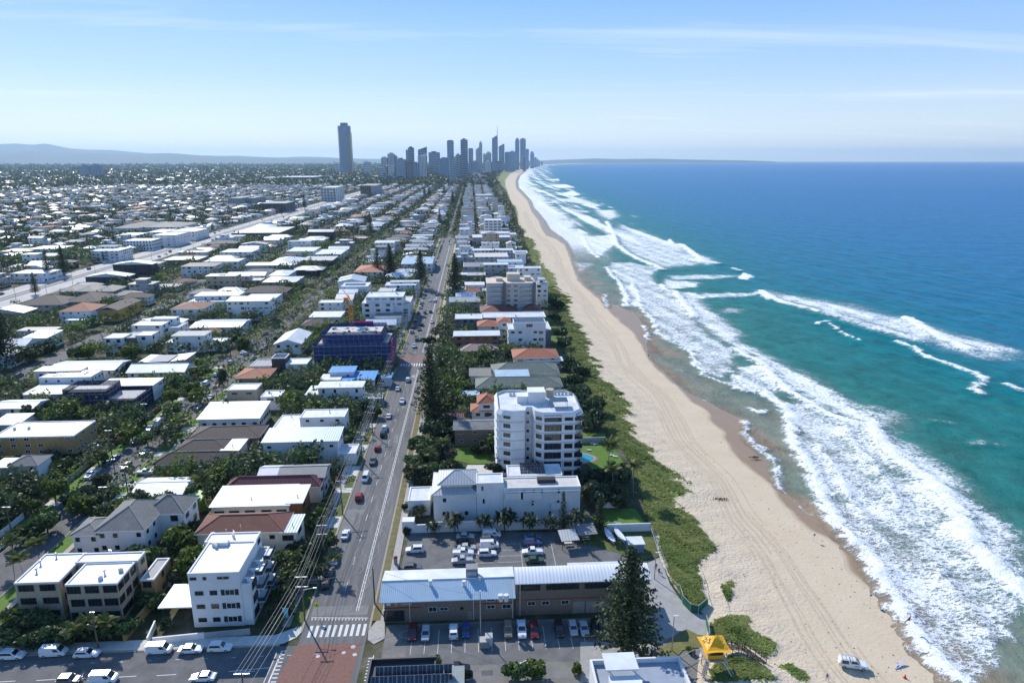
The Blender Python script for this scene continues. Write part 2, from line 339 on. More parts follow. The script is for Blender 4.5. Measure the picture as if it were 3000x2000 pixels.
def mrange(t, v, a, b_, c_=0, d_=1):
    m = t.nodes.new('ShaderNodeMapRange'); t.links.new(v, m.inputs[0]); m.inputs[1].default_value = a; m.inputs[2].default_value = b_; m.inputs[3].default_value = c_; m.inputs[4].default_value = d_; return m.outputs[0]
pos = nn('ShaderNodeNewGeometry').outputs['Position']
n1 = noise(t, pos, .12, 6, .65); n2 = noise(t, pos, 1.6, 5, .7)
dry = ramp(t, n1, [(0, (.52,.41,.28)), (.45, (.585,.472,.33)), (1, (.645,.54,.40))])
dry2 = mixc(t, mrange(t, attr(t, 'pock'), 0, 1, 0, .5), dry, (.55,.475,.37))
wetc = ramp(t, n1, [(0, (.29,.19,.11)), (1, (.36,.245,.15))])
base = mixc(t, attr(t, 'wet'), dry2, wetc)
vegc = ramp(t, noise(t, pos, .35, 6, .7), [(.25, (.10,.145,.028)), (.5, (.16,.195,.05)), (.7, (.25,.24,.10)), (.9, (.33,.28,.17))])
vf = mth(t, 'GREATER_THAN', mth(t, 'ADD', attr(t, 'veg'), mth(t, 'MULTIPLY', mth(t, 'SUBTRACT', n2, .5), .9)), .5)
base = mixc(t, vf, base, vegc)
lk(base, b.inputs['Base Color']); lk(mrange(t, attr(t, 'wet'), 0, 1, .9, .33), b.inputs['Roughness']); b.inputs['Specular IOR Level'].default_value = .3
foot = noise(t, pos, 1.25, 3, .55); foot2 = noise(t, pos, .3, 4, .6)
hh = mth(t, 'MULTIPLY', mth(t, 'ADD', foot, mth(t, 'MULTIPLY', foot2, .8)), mrange(t, mth(t, 'SUBTRACT', attr(t, 'pock'), attr(t, 'wet')), -.2, .9, .06, 1))
bp = nn('ShaderNodeBump'); bp.inputs['Distance'].default_value = .5; bp.inputs['Strength'].default_value = .8; lk(hh, bp.inputs['Height']); lk(bp.outputs[0], b.inputs['Normal'])
tag(ob('beach', gridmesh('beach', Xb, Yb, Zb, [sand_m], {'veg': vm, 'wet': wet, 'pock': pock})), kind='structure')

# ---- tyre tracks along the beach
trm = mat('rutted_sand', (.51,.415,.30), .9, .2, 1.2)
v = []; f = []
for base_t, wig in ((.36, .012), (.40, .012), (.47, .02), (.515, .02), (.585, .016), (.62, .02)):
    for off in (-.85, .85):
        yy = rows(96, 1300, 1.2, .008); xx = xv(yy)*(1-base_t) + xd(yy)*base_t
        ker = 9; xx = np.convolve(np.pad(xx, ker, mode='edge'), np.ones(2*ker+1)/(2*ker+1), 'valid') + off + wig*60*wob(yy*0, yy, 90)
        keep = np.sin(yy*.031 + base_t*40 + off) > -.75
        for s in (-.17, .17): v.append(np.stack([xx + s*(1+yy*.0016), yy, beach_z(xx, yy) + .03], 1))
        n = len(yy); o_ = (len(v)-2)*n; i = np.arange(n-1); q = np.stack([o_+i, o_+n+i, o_+n+i+1, o_+i+1], 1); f.append(q[keep[:-1]])
tag(ob('tyre_tracks', npmesh('tyre_tracks', np.concatenate(v), np.concatenate(f), [trm])), kind='stuff')

# ---- sea
A = lambda x, y: W3(1800 + x/1.96, 800 + y/1.96)
B_ = lambda x, y: W3(1500 + x/3.136, 430 + y/3.136)
C_ = lambda x, y: W3(2250 + x/3.136, 1500 + y/3.136)
fA = lambda l: [A(*p) for p in l]; fB = lambda l: [B_(*p) for p in l]; fC = lambda l: [C_(*p) for p in l]
frontA = fA([(870,705),(960,765),(1010,812),(1000,860),(1030,990),(1080,1060),(1140,1150),(1180,1250),(1220,1350),(1300,1470),(1385,1560)]) + fC([(640,130),(720,220),(830,310),(900,380),(970,460),(1040,620),(1120,760),(1190,840),(1280,985),(1330,1110),(1400,1190),(1520,1340),(1640,1470),(1745,1568),(1900,1700)])
frontC = fA([(1480,882),(1510,950),(1600,1040),(1700,1130),(1800,1190),(1900,1290),(1960,1370),(2000,1440),(2015,1510)]) + fC([(1740,20),(1800,130),(1830,240),(1900,340),(2000,440),(2100,560),(2200,640),(2300,740),(2420,840)])
backC = fA([(1560,900),(1650,960),(1760,990),(1840,1060),(1920,1120),(2010,1180),(2050,1250),(2110,1330),(2200,1400),(2352,1480)])
frontB = fA([(340,104),(400,180),(450,260),(560,360),(640,410),(690,440),(760,480),(860,530),(900,590),(1000,680),(1110,750),(1250,830),(1400,870),(1490,885)])
backB = fA([(480,110),(520,170),(600,240),(700,310),(745,350),(720,390),(860,450),(1000,520),(1150,590),(1230,640),(1300,690),(1420,750),(1560,850),(1640,890)])
rev = lambda l: l[::-1]
POLY = [   # (outline, density, soft edge in metres)
 (frontA + fC([(2000,1600)]) + fC([(2352,900)]) + rev(frontC)[2:] + fA([(1250,830),(1110,760)]), .61, 2.),
 (frontC + fC([(2420,500)]) + rev(backC), .74, 6.),
 (frontB + rev(backB), .70, 6.),
 (fA([(130,100),(150,200),(220,270),(250,350),(330,400),(440,450),(460,520),(510,585),(610,600),(700,560),(690,440),(560,360),(450,260),(400,180),(340,105),(230,70)]), .60, 3.),
 (fA([(610,630),(750,680),(870,690),(1000,680),(910,590),(860,530),(700,530),(690,590)]), .68, 3.),
 (fA([(1100,600),(1230,620),(1245,660),(1180,700),(1300,700),(1420,750),(1600,780),(1730,820),(1640,900),(1730,920),(1560,930),(1400,870),(1250,800)]), .55, 7.),
 (fA([(830,100),(880,150),(1000,180),(1230,240),(1420,300),(1640,370),(1760,400),(1900,440),(2100,490),(2352,505),(2352,440),(2200,400),(2060,370),(1900,330),(1760,290),(1700,270),(1560,230),(1400,185),(1200,150),(1000,120),(860,95)]), .66, 13.),
 (fA([(340,110),(500,115),(840,110),(830,130),(560,145),(420,150)]), .66, 4.),
 (fA([(590,210),(650,195),(740,205),(740,225),(640,235)]), .55, 5.),
 (fB([(1370,1270),(1410,1200),(1480,1230),(1600,1230),(1740,1250),(1700,1290),(1500,1310),(1440,1330)]), .74, 4.),
 (fB([(1420,1180),(1800,1170),(2080,1180),(2060,1200),(1800,1220),(1450,1225)]), .64, 6.),
 (fB([(2080,1190),(2140,1150),(2230,1190),(2160,1220),(2090,1215)]), 1., 2.),
 (fB([(870,690),(920,740),(1030,760),(1440,860),(1550,900),(1600,940),(1650,980),(1830,1020),(1900,1070),(1700,1090),(1380,1120),(1150,1030),(1060,980),(960,900)]), .64, 12.),
 (fB([(1540,900),(1650,970),(1830,1020),(1905,1075),(1780,1090),(1620,1000)]), .82, 8.),
 (fB([(650,830),(690,920),(740,980),(810,1020),(900,940),(960,900),(930,800),(870,810)]), .74, 4.),
 (fB([(870,1110),(910,1180),(980,1240),(1040,1360),(1060,1470),(1170,1480),(1300,1568),(1680,1568),(1560,1420),(1480,1330),(1370,1290),(1300,1180),(1380,1120),(1100,1060),(900,1060)]), .62, 4.),
 (fB([(550,1050),(620,1060),(780,1070),(700,1120),(620,1180),(590,1150)]), .52, 5.),
 (fB([(740,580),(960,580),(1000,640),(900,680),(800,640)]), .72, 12.),
 (fB([(1430,860),(1450,840),(1490,880),(1460,900)]), 1., 1.),
 (fB([(430,560),(740,590),(720,610),(540,600)]), .62, 10.),
 (fB([(350,480),(640,470),(850,540),(760,560),(640,530)]), .7, 14.),
 (fB([(300,640),(420,640),(540,640),(640,820),(700,840),(480,830),(400,790),(340,750)]), .6, 9.),
 (fB([(400,440),(560,400),(640,440),(560,455)]), .9, 9.), (fB([(330,350),(500,345),(590,375),(420,380)]), .9, 9.), (fB([(310,300),(430,295),(440,315)]), .95, 8.),
]
sh_ = lambda l, dx_, a_, b_: [(x + dx_, y) for x, y in l[a_:b_]]
RIDGE = [(sh_(frontA, 8, 4, 11), .82, 1.8), (sh_(frontA, 21, 3, 9), .8, 2.4), (sh_(frontA, 30, 9, 19), .78, 2.2), (sh_(frontA, 15, 13, 22), .74, 1.6), (frontA, .95, 3.2), (frontC, 1., 4.5), (frontB[5:], .97, 3.5), (fA([(760,850),(750,930),(790,978),(850,1018),(905,1068),(932,1110),(935,1190),(950,1240)]), .72, 1.7),
 (fA([(130,100),(150,200),(220,270),(250,350),(330,400),(440,450),(460,520),(520,590),(610,630),(750,680),(868,690)]), .9, 2.), (fA([(768,780),(830,805),(850,790)]), .9, 1.6), (fA([(680,590),(760,650),(870,690),(1000,800)]), .85, 1.6),
 (fA([(1150,295),(1220,275),(1300,340),(1400,385)]), .85, 1.6), (fA([(1620,395),(1740,440),(1760,470),(1900,520),(2060,570),(2120,600),(2110,640),(2060,660),(2110,700)]), .85, 2.4), (fA([(1700,1210),(1800,1280),(1850,1330),(1900,1360)]), .95, 2.2),
 (fA([(170,300),(180,340),(200,385)]), .9, 1.2), (fA([(2040,985),(2130,978),(2200,990)]), .6, 2.), (fA([(1830,855),(1920,860)]), .55, 1.8), (fA([(2250,640),(2352,680)]), .8, 2.5),
 (fA([(845,105),(950,165),(1230,235)]), 1, 3.5), (fA([(1230,238),(1450,310),(1640,368),(1760,398)]), .72, 7.), (fB([(1550,900),(1650,975),(1760,1060),(1890,1075)]), 1., 5.), (fB([(1370,1270),(1400,1315),(1440,1330)]), 1., 3.), (fB([(1490,1335),(1560,1420),(1680,1568)]), 1., 4.), (fA([(1680,262),(1760,310),(1900,385),(2040,440)]), 1, 5.), (fB([(870,1110),(910,1180),(980,1240),(1040,1360),(1040,1470)]), .9, 2.5), (fB([(1100,1260),(1160,1380),(1180,1480)]), .9, 2.5),
 (fB([(650,830),(690,920),(740,980),(800,1020)]), .95, 3.), (fB([(870,690),(930,800),(960,900),(1060,980),(1150,1030),(1300,1090),(1380,1130)]), 1, 4.), (fB([(550,770),(600,760),(680,800)]), .9, 4.), (fB([(2030,1120),(2100,1140)]), .8, 3),
 (fB([(2270,1360),(2300,1340),(2352,1400)]), 1, 4.), (fA([(40,100),(80,150),(60,190),(140,180)]), .9, 2.5), (fB([(870,1360),(840,1400),(880,1480)]), .7, 2.)]
ys = rows(60, 38000, 1.15, .0048)
sc_ = np.concatenate([np.arange(-14, 70, 1.25), np.arange(70, 330, 2.4)]); e = [330.]
while e[-1] < 60000: e.append(e[-1] * 1.075)
sc_ = np.concatenate([sc_, e])
Xs = xw(ys)[:,None] + sc_[None]*np.clip(ys/600, 1, 12)[:,None]**.5; Ys = np.repeat(ys[:,None], len(sc_), 1); Xs = np.minimum(Xs, 52000 + np.arange(Xs.shape[1])[None]*.5); off = Xs - xw(ys)[:,None]
foam = np.zeros(Xs.shape); zs = np.zeros(Xs.shape)
fx, fy = Xs.ravel(), Ys.ravel(); ff = foam.ravel(); zz = zs.ravel()
wx = fx + 1.7*wob(fx, fy, 11) + .7*wob(fx, fy+50, 3.7); wy = fy + 2.2*wob(fx+31, fy, 14)
for P, dens, soft in POLY:
    P = np.asarray(P); m = 4*soft; k = np.where((fx > P[:,0].min()-m) & (fx < P[:,0].max()+m) & (fy > P[:,1].min()-m) & (fy < P[:,1].max()+m))[0]
    a, c = wx[k], wy[k]; s = np.where(inpoly(P, a, c), 1, -1) * dline(P, a, c, True)
    ff[k] = np.maximum(ff[k], dens * np.clip(.5 + s/(2*soft), 0, 1) * (1 + .24*wob(a*1.6, c*.55, 34)))
for P, dens, wd in RIDGE:
    P = np.asarray(P); m = 7*wd; k = np.where((fx > P[:,0].min()-m) & (fx < P[:,0].max()+m) & (fy > P[:,1].min()-m) & (fy < P[:,1].max()+m))[0]
    d = dline(P, wx[k], wy[k]); gk = np.exp(-(d/wd)**2)
    ff[k] = np.maximum(ff[k], dens*gk*(1 + .2*wob(wx[k]*2, wy[k], 21))); zz[k] = np.maximum(zz[k], .55*wd**.7*np.exp(-(d/(1.05*wd))**2))
# thin swash lace right along the sand, and the far surf lines
sw = np.clip(1 - np.abs(off)/1.0, 0, 1)*.62 + np.clip(1 - np.abs(off-9)/11, 0, 1)*.30*(.6 + .6*wob(Xs, Ys, 60))
u = off / (1 + Ys/7000)
bands = np.clip(.58 + .50*wob(u*1.1, Ys*.10, 70) + .25*wob(u*2.2 + 40, Ys*.22, 47) - .0016*np.clip(u, 0, 500), 0, .8) * np.clip((150 + 30*wob(Ys*.4, Ys, 260) - u)/40, 0, 1)
bands = np.maximum(bands, .70*np.clip((52 + 16*wob(Ys*.5, Ys, 190) - u)/22, 0, 1)) * np.clip((u + 2)/6, 0, 1)
farw = np.clip((Ys - 560)/240, 0, 1)
foam = np.maximum(ff.reshape(Xs.shape), np.maximum(sw*np.clip(1.3 - farw, 0, 1), bands*farw*np.clip(1.4 - Ys/30000, .4, 1)))
Zs = zs = zz.reshape(Xs.shape) + .22*foam*wob(Xs, Ys, 5.5) + .16*wob(Xs*1.4, Ys*.7, 19)*np.clip(off/25, 0, 1) + .35*wob(Xs, Ys*.5, 47)*np.clip((off-60)/150, 0, 1)
Zs = np.where(Ys > 2500, 0, Zs) - .0
depth = np.clip(off + 9*wob(Xs, Ys, 70) + 5*wob(Xs+9, Ys, 31), 0, 1e5)
dn = np.interp(depth, [0, 8, 28, 60, 120, 210, 420, 1200, 6000, 40000], [0, .06, .16, .27, .42, .55, .68, .8, .92, 1.])
sea_m = bpy.data.materials.new('sea_water'); sea_m.use_nodes = True; t = sea_m.node_tree; b = t.nodes['Principled BSDF']; nn = t.nodes.new; lk = t.links.new
pos = nn('ShaderNodeNewGeometry').outputs['Position']
mpn = nn('ShaderNodeMapping'); lk(pos, mpn.inputs[0]); mpn.inputs['Scale'].default_value = (1, .55, 1); spos = mpn.outputs[0]
mpf = nn('ShaderNodeMapping'); lk(pos, mpf.inputs[0]); mpf.inputs['Scale'].default_value = (.5, 1.05, 1); fpos = mpf.outputs[0]
patch = noise(t, pos, .006, 5, .6); dd = mth(t, 'ADD', attr(t, 'depth'), mth(t, 'MULTIPLY', mth(t, 'SUBTRACT', patch, .5), .14))
wc = ramp(t, dd, [(0, (.27,.20,.13)), (.04, (.215,.205,.15)), (.13, (.125,.19,.15)), (.27, (.022,.155,.135)), (.42, (.001,.155,.165)), (.58, (.0002,.14,.25)), (.75, (.0001,.130,.31)), (1, (.0001,.120,.345))])
rip = noise(t, spos, .09, 7, .72, .3); wc2 = nn('ShaderNodeVectorMath'); wc2.operation = 'SCALE'; lk(wc, wc2.inputs[0]); lk(mrange(t, rip, .3, .7, .64, 1.32), wc2.inputs['Scale'])
# lace: thin bright cell walls, distorted, over billowy clumps
dv = nn('ShaderNodeVectorMath'); dv.operation = 'ADD'; nv = nn('ShaderNodeTexNoise'); lk(pos, nv.inputs[0]); nv.inputs['Scale'].default_value = .8; nv.inputs['Detail'].default_value = 4
sv_ = nn('ShaderNodeVectorMath'); sv_.operation = 'SCALE'; lk(nv.outputs['Color'], sv_.inputs[0]); sv_.inputs['Scale'].default_value = 1.8; lk(fpos, dv.inputs[0]); lk(sv_.outputs[0], dv.inputs[1])
vo = nn('ShaderNodeTexVoronoi'); vo.feature = 'DISTANCE_TO_EDGE'; vo.inputs['Scale'].default_value = .85; lk(dv.outputs[0], vo.inputs[0])
vo2 = nn('ShaderNodeTexVoronoi'); vo2.feature = 'DISTANCE_TO_EDGE'; vo2.inputs['Scale'].default_value = 2.3; lk(dv.outputs[0], vo2.inputs[0])
lace = mth(t, 'ADD', mrange(t, vo.outputs['Distance'], 0, .42), mth(t, 'MULTIPLY', mrange(t, vo2.outputs['Distance'], 0, .45), .4))
bil = mth(t, 'ADD', mth(t, 'MULTIPLY', noise(t, fpos, .22, 8, .78, .5), .55), mth(t, 'MULTIPLY', noise(t, fpos, .9, 5, .75, .3), .45))
pat = mth(t, 'ADD', mth(t, 'MULTIPLY', lace, .42), mth(t, 'MULTIPLY', mrange(t, bil, .28, .72), .72))
fm = mth(t, 'SUBTRACT', mth(t, 'MULTIPLY', attr(t, 'foam'), 1.12), pat)
fmask = mrange(t, fm, -.10, .26)
soft = mth(t, 'MULTIPLY', mrange(t, attr(t, 'foam'), .1, 1), .34)          # milky aerated water round the foam
aer = mixc(t, soft, wc2.outputs[0], (.34,.46,.44))
fc = mixc(t, fmask, aer, (.84,.86,.87))
lk(fc, b.inputs['Base Color']); lk(mrange(t, fmask, 0, 1, .30, .85), b.inputs['Roughness']); b.inputs['Specular IOR Level'].default_value = .05; b.inputs['IOR'].default_value = 1.33
bh = mth(t, 'ADD', mth(t, 'MULTIPLY', noise(t, spos, .16, 6, .6, .2), 3.2), mth(t, 'MULTIPLY', noise(t, spos, .9, 4, .6), .5))
bh = mth(t, 'ADD', bh, mth(t, 'MULTIPLY', mth(t, 'MULTIPLY', fmask, bil), 1.4))
bp = nn('ShaderNodeBump'); bp.inputs['Distance'].default_value = .5; bp.inputs['Strength'].default_value = .8; lk(bh, bp.inputs['Height']); lk(bp.outputs[0], b.inputs['Normal'])
tag(ob('sea', gridmesh('sea', Xs, Ys, Zs, [sea_m], {'foam': foam, 'depth': dn})), kind='structure')

# ---- hills on the far horizon
hm = mat('forested_hills', (.028,.05,.06), .9, .3, .002)
def ridge(name, y, xs, hs, dep):
    n = len(xs); X = np.array([xs]*5, float); Y = np.array([[y-dep]*n, [y-dep*.4]*n, [y]*n, [y+dep*.5]*n, [y+dep]*n], float); hs = np.array(hs, float)
    Z = np.array([hs*0-5, hs*.55, hs, hs*.5, hs*0-5]); return tag(ob(name, gridmesh(name, X, Y, Z, [hm], {})), kind='structure')
def hill_from_photo(name, prof, y, dep):
    a = np.array(prof, float); xx = np.linspace(a[0,0], a[-1,0], 90); yy = np.interp(xx, a[:,0], a[:,1])
    X = []; Hh = []
    for p, q in zip(xx, yy):
        u = (p*DS-1500)/FPX; vv = (q*DS-1000)/FPX; c_, s_ = math.cos(TH), math.sin(TH)
        d = (u*math.cos(YAW) + (c_-vv*s_)*math.sin(YAW), -u*math.sin(YAW) + (c_-vv*s_)*math.cos(YAW), -s_-vv*c_); k_ = y/d[1]
        X.append(d[0]*k_); Hh.append(max(2, H + d[2]*k_))
    return ridge(name, y, X, Hh, dep)
hill_from_photo('hills', [(-300,335),(-60,331),(0,331),(40,330),(75,333),(95,330.5),(107,330),(125,334),(160,341),(200,344),(260,345),(300,349),(345,352.5),(385,351.5),(410,353),(450,357),(520,358.5),(545,357.5),(580,360),(640,362),(700,360),(740,361),(800,364),(900,366)], 25000, 2600)
hill_from_photo('hills', [(-300,346),(0,348),(60,347),(120,350),(200,352),(280,355),(340,354),(400,352.5),(430,355),(500,360),(640,364),(800,366)], 20000, 1800)
hill_from_photo('hills', [(1230,370),(1270,367.5),(1320,366),(1365,364),(1420,365.5),(1500,364.5),(1560,366),(1600,367),(1700,368.5),(1770,370.5)], 27000, 1500)

# ---- the air: sea haze that fades the far coast to blue
hz = MB(); hz.box(-46000, 53000, -260, 39500, -3, 640)
hzm = bpy.data.materials.new('haze_air'); hzm.use_nodes = True; t = hzm.node_tree; t.nodes.remove(t.nodes['Principled BSDF'])
pv = t.nodes.new('ShaderNodeVolumePrincipled'); pv.inputs['Color'].default_value = (.52, .76, 1, 1); pv.inputs['Density'].default_value = HAZE_D; pv.inputs['Anisotropy'].default_value = .25
t.links.new(pv.outputs[0], t.nodes['Material Output'].inputs['Volume'])
tag(ob('haze', hz.mesh('haze', [hzm])), kind='stuff')
# ------------------------------------------------------------ plants
def quads_cloud(c, n, size, up=.35, elong=1.5):
    """n random leaf cards round the points c (n,3)"""
    d = nrg.normal(size=(n,3)); d[:,2] += up; d /= np.linalg.norm(d, axis=1)[:,None]
    a = np.cross(d, nrg.normal(size=(n,3))); a /= np.maximum(np.linalg.norm(a, axis=1), 1e-6)[:,None]; b = np.cross(d, a)
    s = (size*nrg.uniform(.6, 1.35, n))[:,None]; a = a*s*elong*.5; b = b*s*.5
    v = np.stack([c-a-b*.4, c+b*1.0-a*.1, c+a+b*.3, c-b*.9+a*.2], 1).reshape(-1, 3)
    return v, np.arange(4*n).reshape(n, 4)
leafg = leafmat('leaf_green', (0.047,0.091,0.031), (0.111,0.163,0.047), .3, .28)
leafb = leafmat('leaf_bright_green', (.06,.115,.018), (.165,.205,.034), .2, .32)
leafd = leafmat('leaf_dark_green', (0.026,0.052,0.026), (0.065,0.098,0.039), .3, .25)
leafo = leafmat('leaf_olive', (0.062,0.081,0.039), (0.137,0.143,0.072), .3, .25)
palmg = leafmat('palm_frond', (.055,.085,.02), (.15,.165,.045), .3, .3)
pineg = leafmat('pine_needles', (0.023,0.044,0.021), (0.072,0.098,0.036), .25, .25)
bark = mat('bark', (.11,.085,.065), .9, .25, 2)
def crown_mesh(name, rx, rz, n, size, m, clumps=9):
    cen = []
    for _ in range(clumps):
        d = nrg.normal(size=3); d[2] = abs(d[2])*.75 - .15; d /= np.linalg.norm(d); cen.append(d*nrg.uniform(.35, .75))
    cen = np.array(cen); rad = nrg.uniform(.30, .52, clumps); pk = nrg.integers(0, clumps, n)
    d = nrg.normal(size=(n,3)); d /= np.linalg.norm(d, axis=1)[:,None]
    p = cen[pk] + d*(rad[pk]*nrg.uniform(.55, 1.05, n)**.6)[:,None]
    p *= np.array([rx, rx, rz]); p[:,2] += rz*.25
    v, f = quads_cloud(p, n, size); tn = np.clip(nrg.normal(.4, .28, n) + (pk % 3 - 1)*.16, 0, 1)
    return npmesh(name, v, f, [m], tint=tn)
def trunk_mesh(name, h, r, limbs=4):
    b = MB(); b.tube((0,0,0), (r*.4,0,h*.62), r, r*.7, 6)
    for i in range(limbs):
        a = i*6.28/limbs + .5; b.tube((r*.4,0,h*.55), (math.cos(a)*h*.28, math.sin(a)*h*.28, h*(.85+.1*(i % 2))), r*.55, r*.2, 5)
    return b.mesh(name, [bark])
TREES = {}
for kind, m in (('green', leafg), ('bright', leafb), ('dark', leafd), ('olive', leafo)):
    TREES[kind] = [(crown_mesh('tree_crown', 1, .8, 620, .19, m, 8 + i*2), trunk_mesh('tree_trunk', 1., .045)) for i in range(3)]
NTREE = [0]
def tree(x, y, rad, h, kind, label, group=None, name='tree', cat='tree'):
    NTREE[0] += 1
    cm, tm = TREES[kind][NTREE[0] % 3]
    r = thing(name, label, cat, (x, y, 0), rnd.random()*6.28, group)
    zc = max(h - rad*.85*1.15, rad*.5)
    ob('trunk', tm, r, sc=(h*.9, h*.9, max(.5, zc*1.15))); ob('crown', cm, r, (0, 0, zc - .1*h), sc=(rad, rad, rad*.95)); return r
def bush(x, y, rad, h, kind, label, group=None):
    NTREE[0] += 1; cm, tm = TREES[kind][NTREE[0] % 3]
    r = thing('shrub', label, 'shrub', (x, y, 0), rnd.random()*6.28, group)
    ob('foliage', cm, r, (0,0,h*.25), sc=(rad, rad, h*.85)); ob('stem', tm, r, sc=(h*.5, h*.5, h*.5)); return r
# palms: each frond a part of its own
def frond_mesh(L_=1., droop=1.0, wdt=.34, n=9):
    v = []; f = []; P = []
    for i in range(n+1):
        s = i/n; ang = .75 - droop*1.5*s; P.append((s*L_*(.93-.1*s*droop), .30*L_*(math.sin(.75) * s*1.5 - droop*.95*s*s*1.25)))
    for i in range(n):
        (r0, z0), (r1, z1) = P[i], P[i+1]; w0 = wdt*L_*(.25 + .75*math.sin(3.14*min(1, (i+.6)/n)**.8)); 
        for sgn in (1, -1):
            k = len(v); v += [(r0, 0, z0), (r1*.98 + r0*.02, 0, z1), ((r1+.05*L_), sgn*w0, z1-.45*w0), ((r0*.35+r1*.65)+.03*L_, sgn*w0*1.02, z0-.52*w0)]; f.append((k,k+1,k+2,k+3))
    tn = nrg.uniform(0, 1, len(f)); return npmesh('palm_frond', v, f, [palmg], tint=tn)
FR = [frond_mesh(1, .75), frond_mesh(1, 1.15), frond_mesh(1, .35, .28), frond_mesh(1, 1.5, .3)]
palm_tr = MB(); palm_tr.tube((0,0,0), (.25,0,.55), .020, .014, 7).tube((.25,0,.55), (.3,0,1), .014, .012, 7); palm_tr = palm_tr.mesh('palm_trunk', [mat('palm_bark', (.22,.19,.15), .85, .25, 3)])
def palm(x, y, h, L_, label, group=None, n=15):
    r = thing('palm_tree', label, 'palm', (x, y, 0), rnd.random()*6.28, group)
    ob('trunk', palm_tr, r, sc=(h*.35, h*.8, h))
    for i in range(n):
        a = i*2.39996; ob('frond', FR[(i*7) % 4 if i > 3 else 2], r, (.3*h*.35, 0, h-.05), (rnd.uniform(-.2,.2), (-.55 if i < 4 else rnd.uniform(-.25,.15)), a), (L_*rnd.uniform(.85,1.1),)*3)
    return r
def pine_mesh(name, tiers, nb, slim, dens, size=.030):
    P = []; 
    for t_ in range(tiers):
        s = t_/tiers; z = .10 + .9*s; rr = slim*(1 - s)**.78 * (1 + .12*math.sin(t_*2.3)) + .012
        for k_ in range(nb):
            a = k_*6.28/nb + t_*1.1 + nrg.uniform(-.22,.22); L2 = rr*nrg.uniform(.78, 1.12); m_ = max(3, int(dens*L2/slim))
            for j in range(m_):
                q = (j+.7)/m_; P.append((math.cos(a)*L2*q + nrg.normal(0,.007), math.sin(a)*L2*q + nrg.normal(0,.007), z + .05*L2*q*q/slim - .012*q + nrg.normal(0,.005)))
    P = np.array(P); n = len(P); v, f = quads_cloud(P, n, size, .5, 1.9); return npmesh(name, v, f, [pineg], tint=np.clip(nrg.normal(.35,.3,n), 0, 1))
PINE = [pine_mesh('pine_crown', 34, 9, .24, 26, .017), pine_mesh('pine_crown', 27, 8, .20, 22, .018), pine_mesh('pine_crown', 22, 6, .115, 10, .02)]
ptr = MB(); ptr.tube((0,0,0), (0,0,1), .014, .002, 7); ptr = ptr.mesh('pine_trunk', [bark])
def pine(x, y, h, v, label, group=None, w=1.):
    r = thing('norfolk_pine', label, 'pine tree', (x, y, 0), rnd.random()*6.28, group)
    ob('trunk', ptr, r, sc=(h, h, h)); ob('crown', PINE[v], r, sc=(h*w, h*w, h)); return r
# pandanus: bare legs with spiky heads
def spiky_mesh():
    P = []; V = []; F = []; T_ = []
    for hx, hy, hz in ((0,0,1.), (.42,.1,.8), (-.36,.22,.86), (.05,-.4,.78), (-.1,.42,.7)):
        for i in range(26):
            d = nrg.normal(size=3); d[2] = d[2]*.7 + .25; d /= np.linalg.norm(d); s = np.cross(d, [0,0,1]); s /= np.linalg.norm(s)+1e-6; k = len(V); c = np.array([hx,hy,hz]); l = nrg.uniform(.32,.5)
            V += [c + s*.05, c - s*.05, c + d*l*.6 - s*.06 + [0,0,.02], c + d*l*.6 + s*.06 + [0,0,.02], c + d*l - np.array([0,0,.10])]; F += [(k,k+1,k+2), (k,k+2,k+3), (k+3,k+2,k+4)]; T_ += [nrg.uniform(0,.7)]*3
    return npmesh('pandanus_leaves', V, F, [leafd], tint=T_)
SPK = [spiky_mesh(), spiky_mesh()]
pst = MB(); pst.tube((0,0,0), (0,0,.62), .05, .04, 6)
for q in ((.42,.1,.78), (-.36,.22,.84), (.05,-.4,.76), (-.1,.42,.68), (0,0,.98)): pst.tube((0,0,.55), q, .035, .025, 5)
pst = pst.mesh('pandanus_trunk', [bark])
def pandanus(x, y, h, label, group=None, z=0, rs=1.):
    r = thing('pandanus_tree', label, 'pandanus', (x, y, z), rnd.random()*6.28, group)
    ob('trunk', pst, r, sc=(h*.75*rs, h*.75*rs, h)); ob('crown', SPK[NTREE[0] % 2], r, sc=(h*.85*rs, h*.85*rs, h)); NTREE[0] += 1; return r

# ------------------------------------------------------------ buildings
NAMED = []; RECTS = []                                   # footprints already taken
def free(x0, x1, y0, y1, m=1.):
    for a, b, c, d in RECTS:
        if x0 - m < b and x1 + m > a and y0 - m < d and y1 + m > c: return False
    return True
def win_mesh(name, fm, gm, mull=1, sill=False):
    b = MB(); t_ = .055
    b.box(-.5,.5,-.02,.03,-.5,.5,1)                                         # pane
    b.box(-.5,-.5+t_,-.06,-.021,-.5,.5,0); b.box(.5-t_,.5,-.06,-.021,-.5,.5,0); b.box(-.5+t_,.5-t_,-.06,-.021,.5-t_,.5,0); b.box(-.5+t_,.5-t_,-.06,-.021,-.5,-.5+t_,0)
    for i in range(mull): x = -.5 + (i+1)/(mull+1); b.box(x-.014,x+.014,-.05,-.021,-.5+t_,.5-t_,0)
    return b.mesh(name, [fm, gm])
WIN = {'w': win_mesh('window', frame, glass, 1), 'd': win_mesh('window', framed, glass, 1), 'p': win_mesh('window', framed, glass, 3), 's': win_mesh('window', framed, glass, 0), 'g': win_mesh('window', alum, glassb, 2)}
def window(root, face, u, z, wd, ht, fx, style='d', name='window'):
    """face f: y=fx, e: x=fx looking east, w: x=fx looking west"""
    if face == 'f': loc, rz = (u, fx, z), 0
    elif face == 'e': loc, rz = (fx, u, z), R(90)
    elif face == 'w': loc, rz = (fx, u, z), R(-90)
    else: loc, rz = (u, fx, z), R(180)
    return ob(name, WIN[style], root, loc, (0,0,rz), (wd, 1.6, ht))
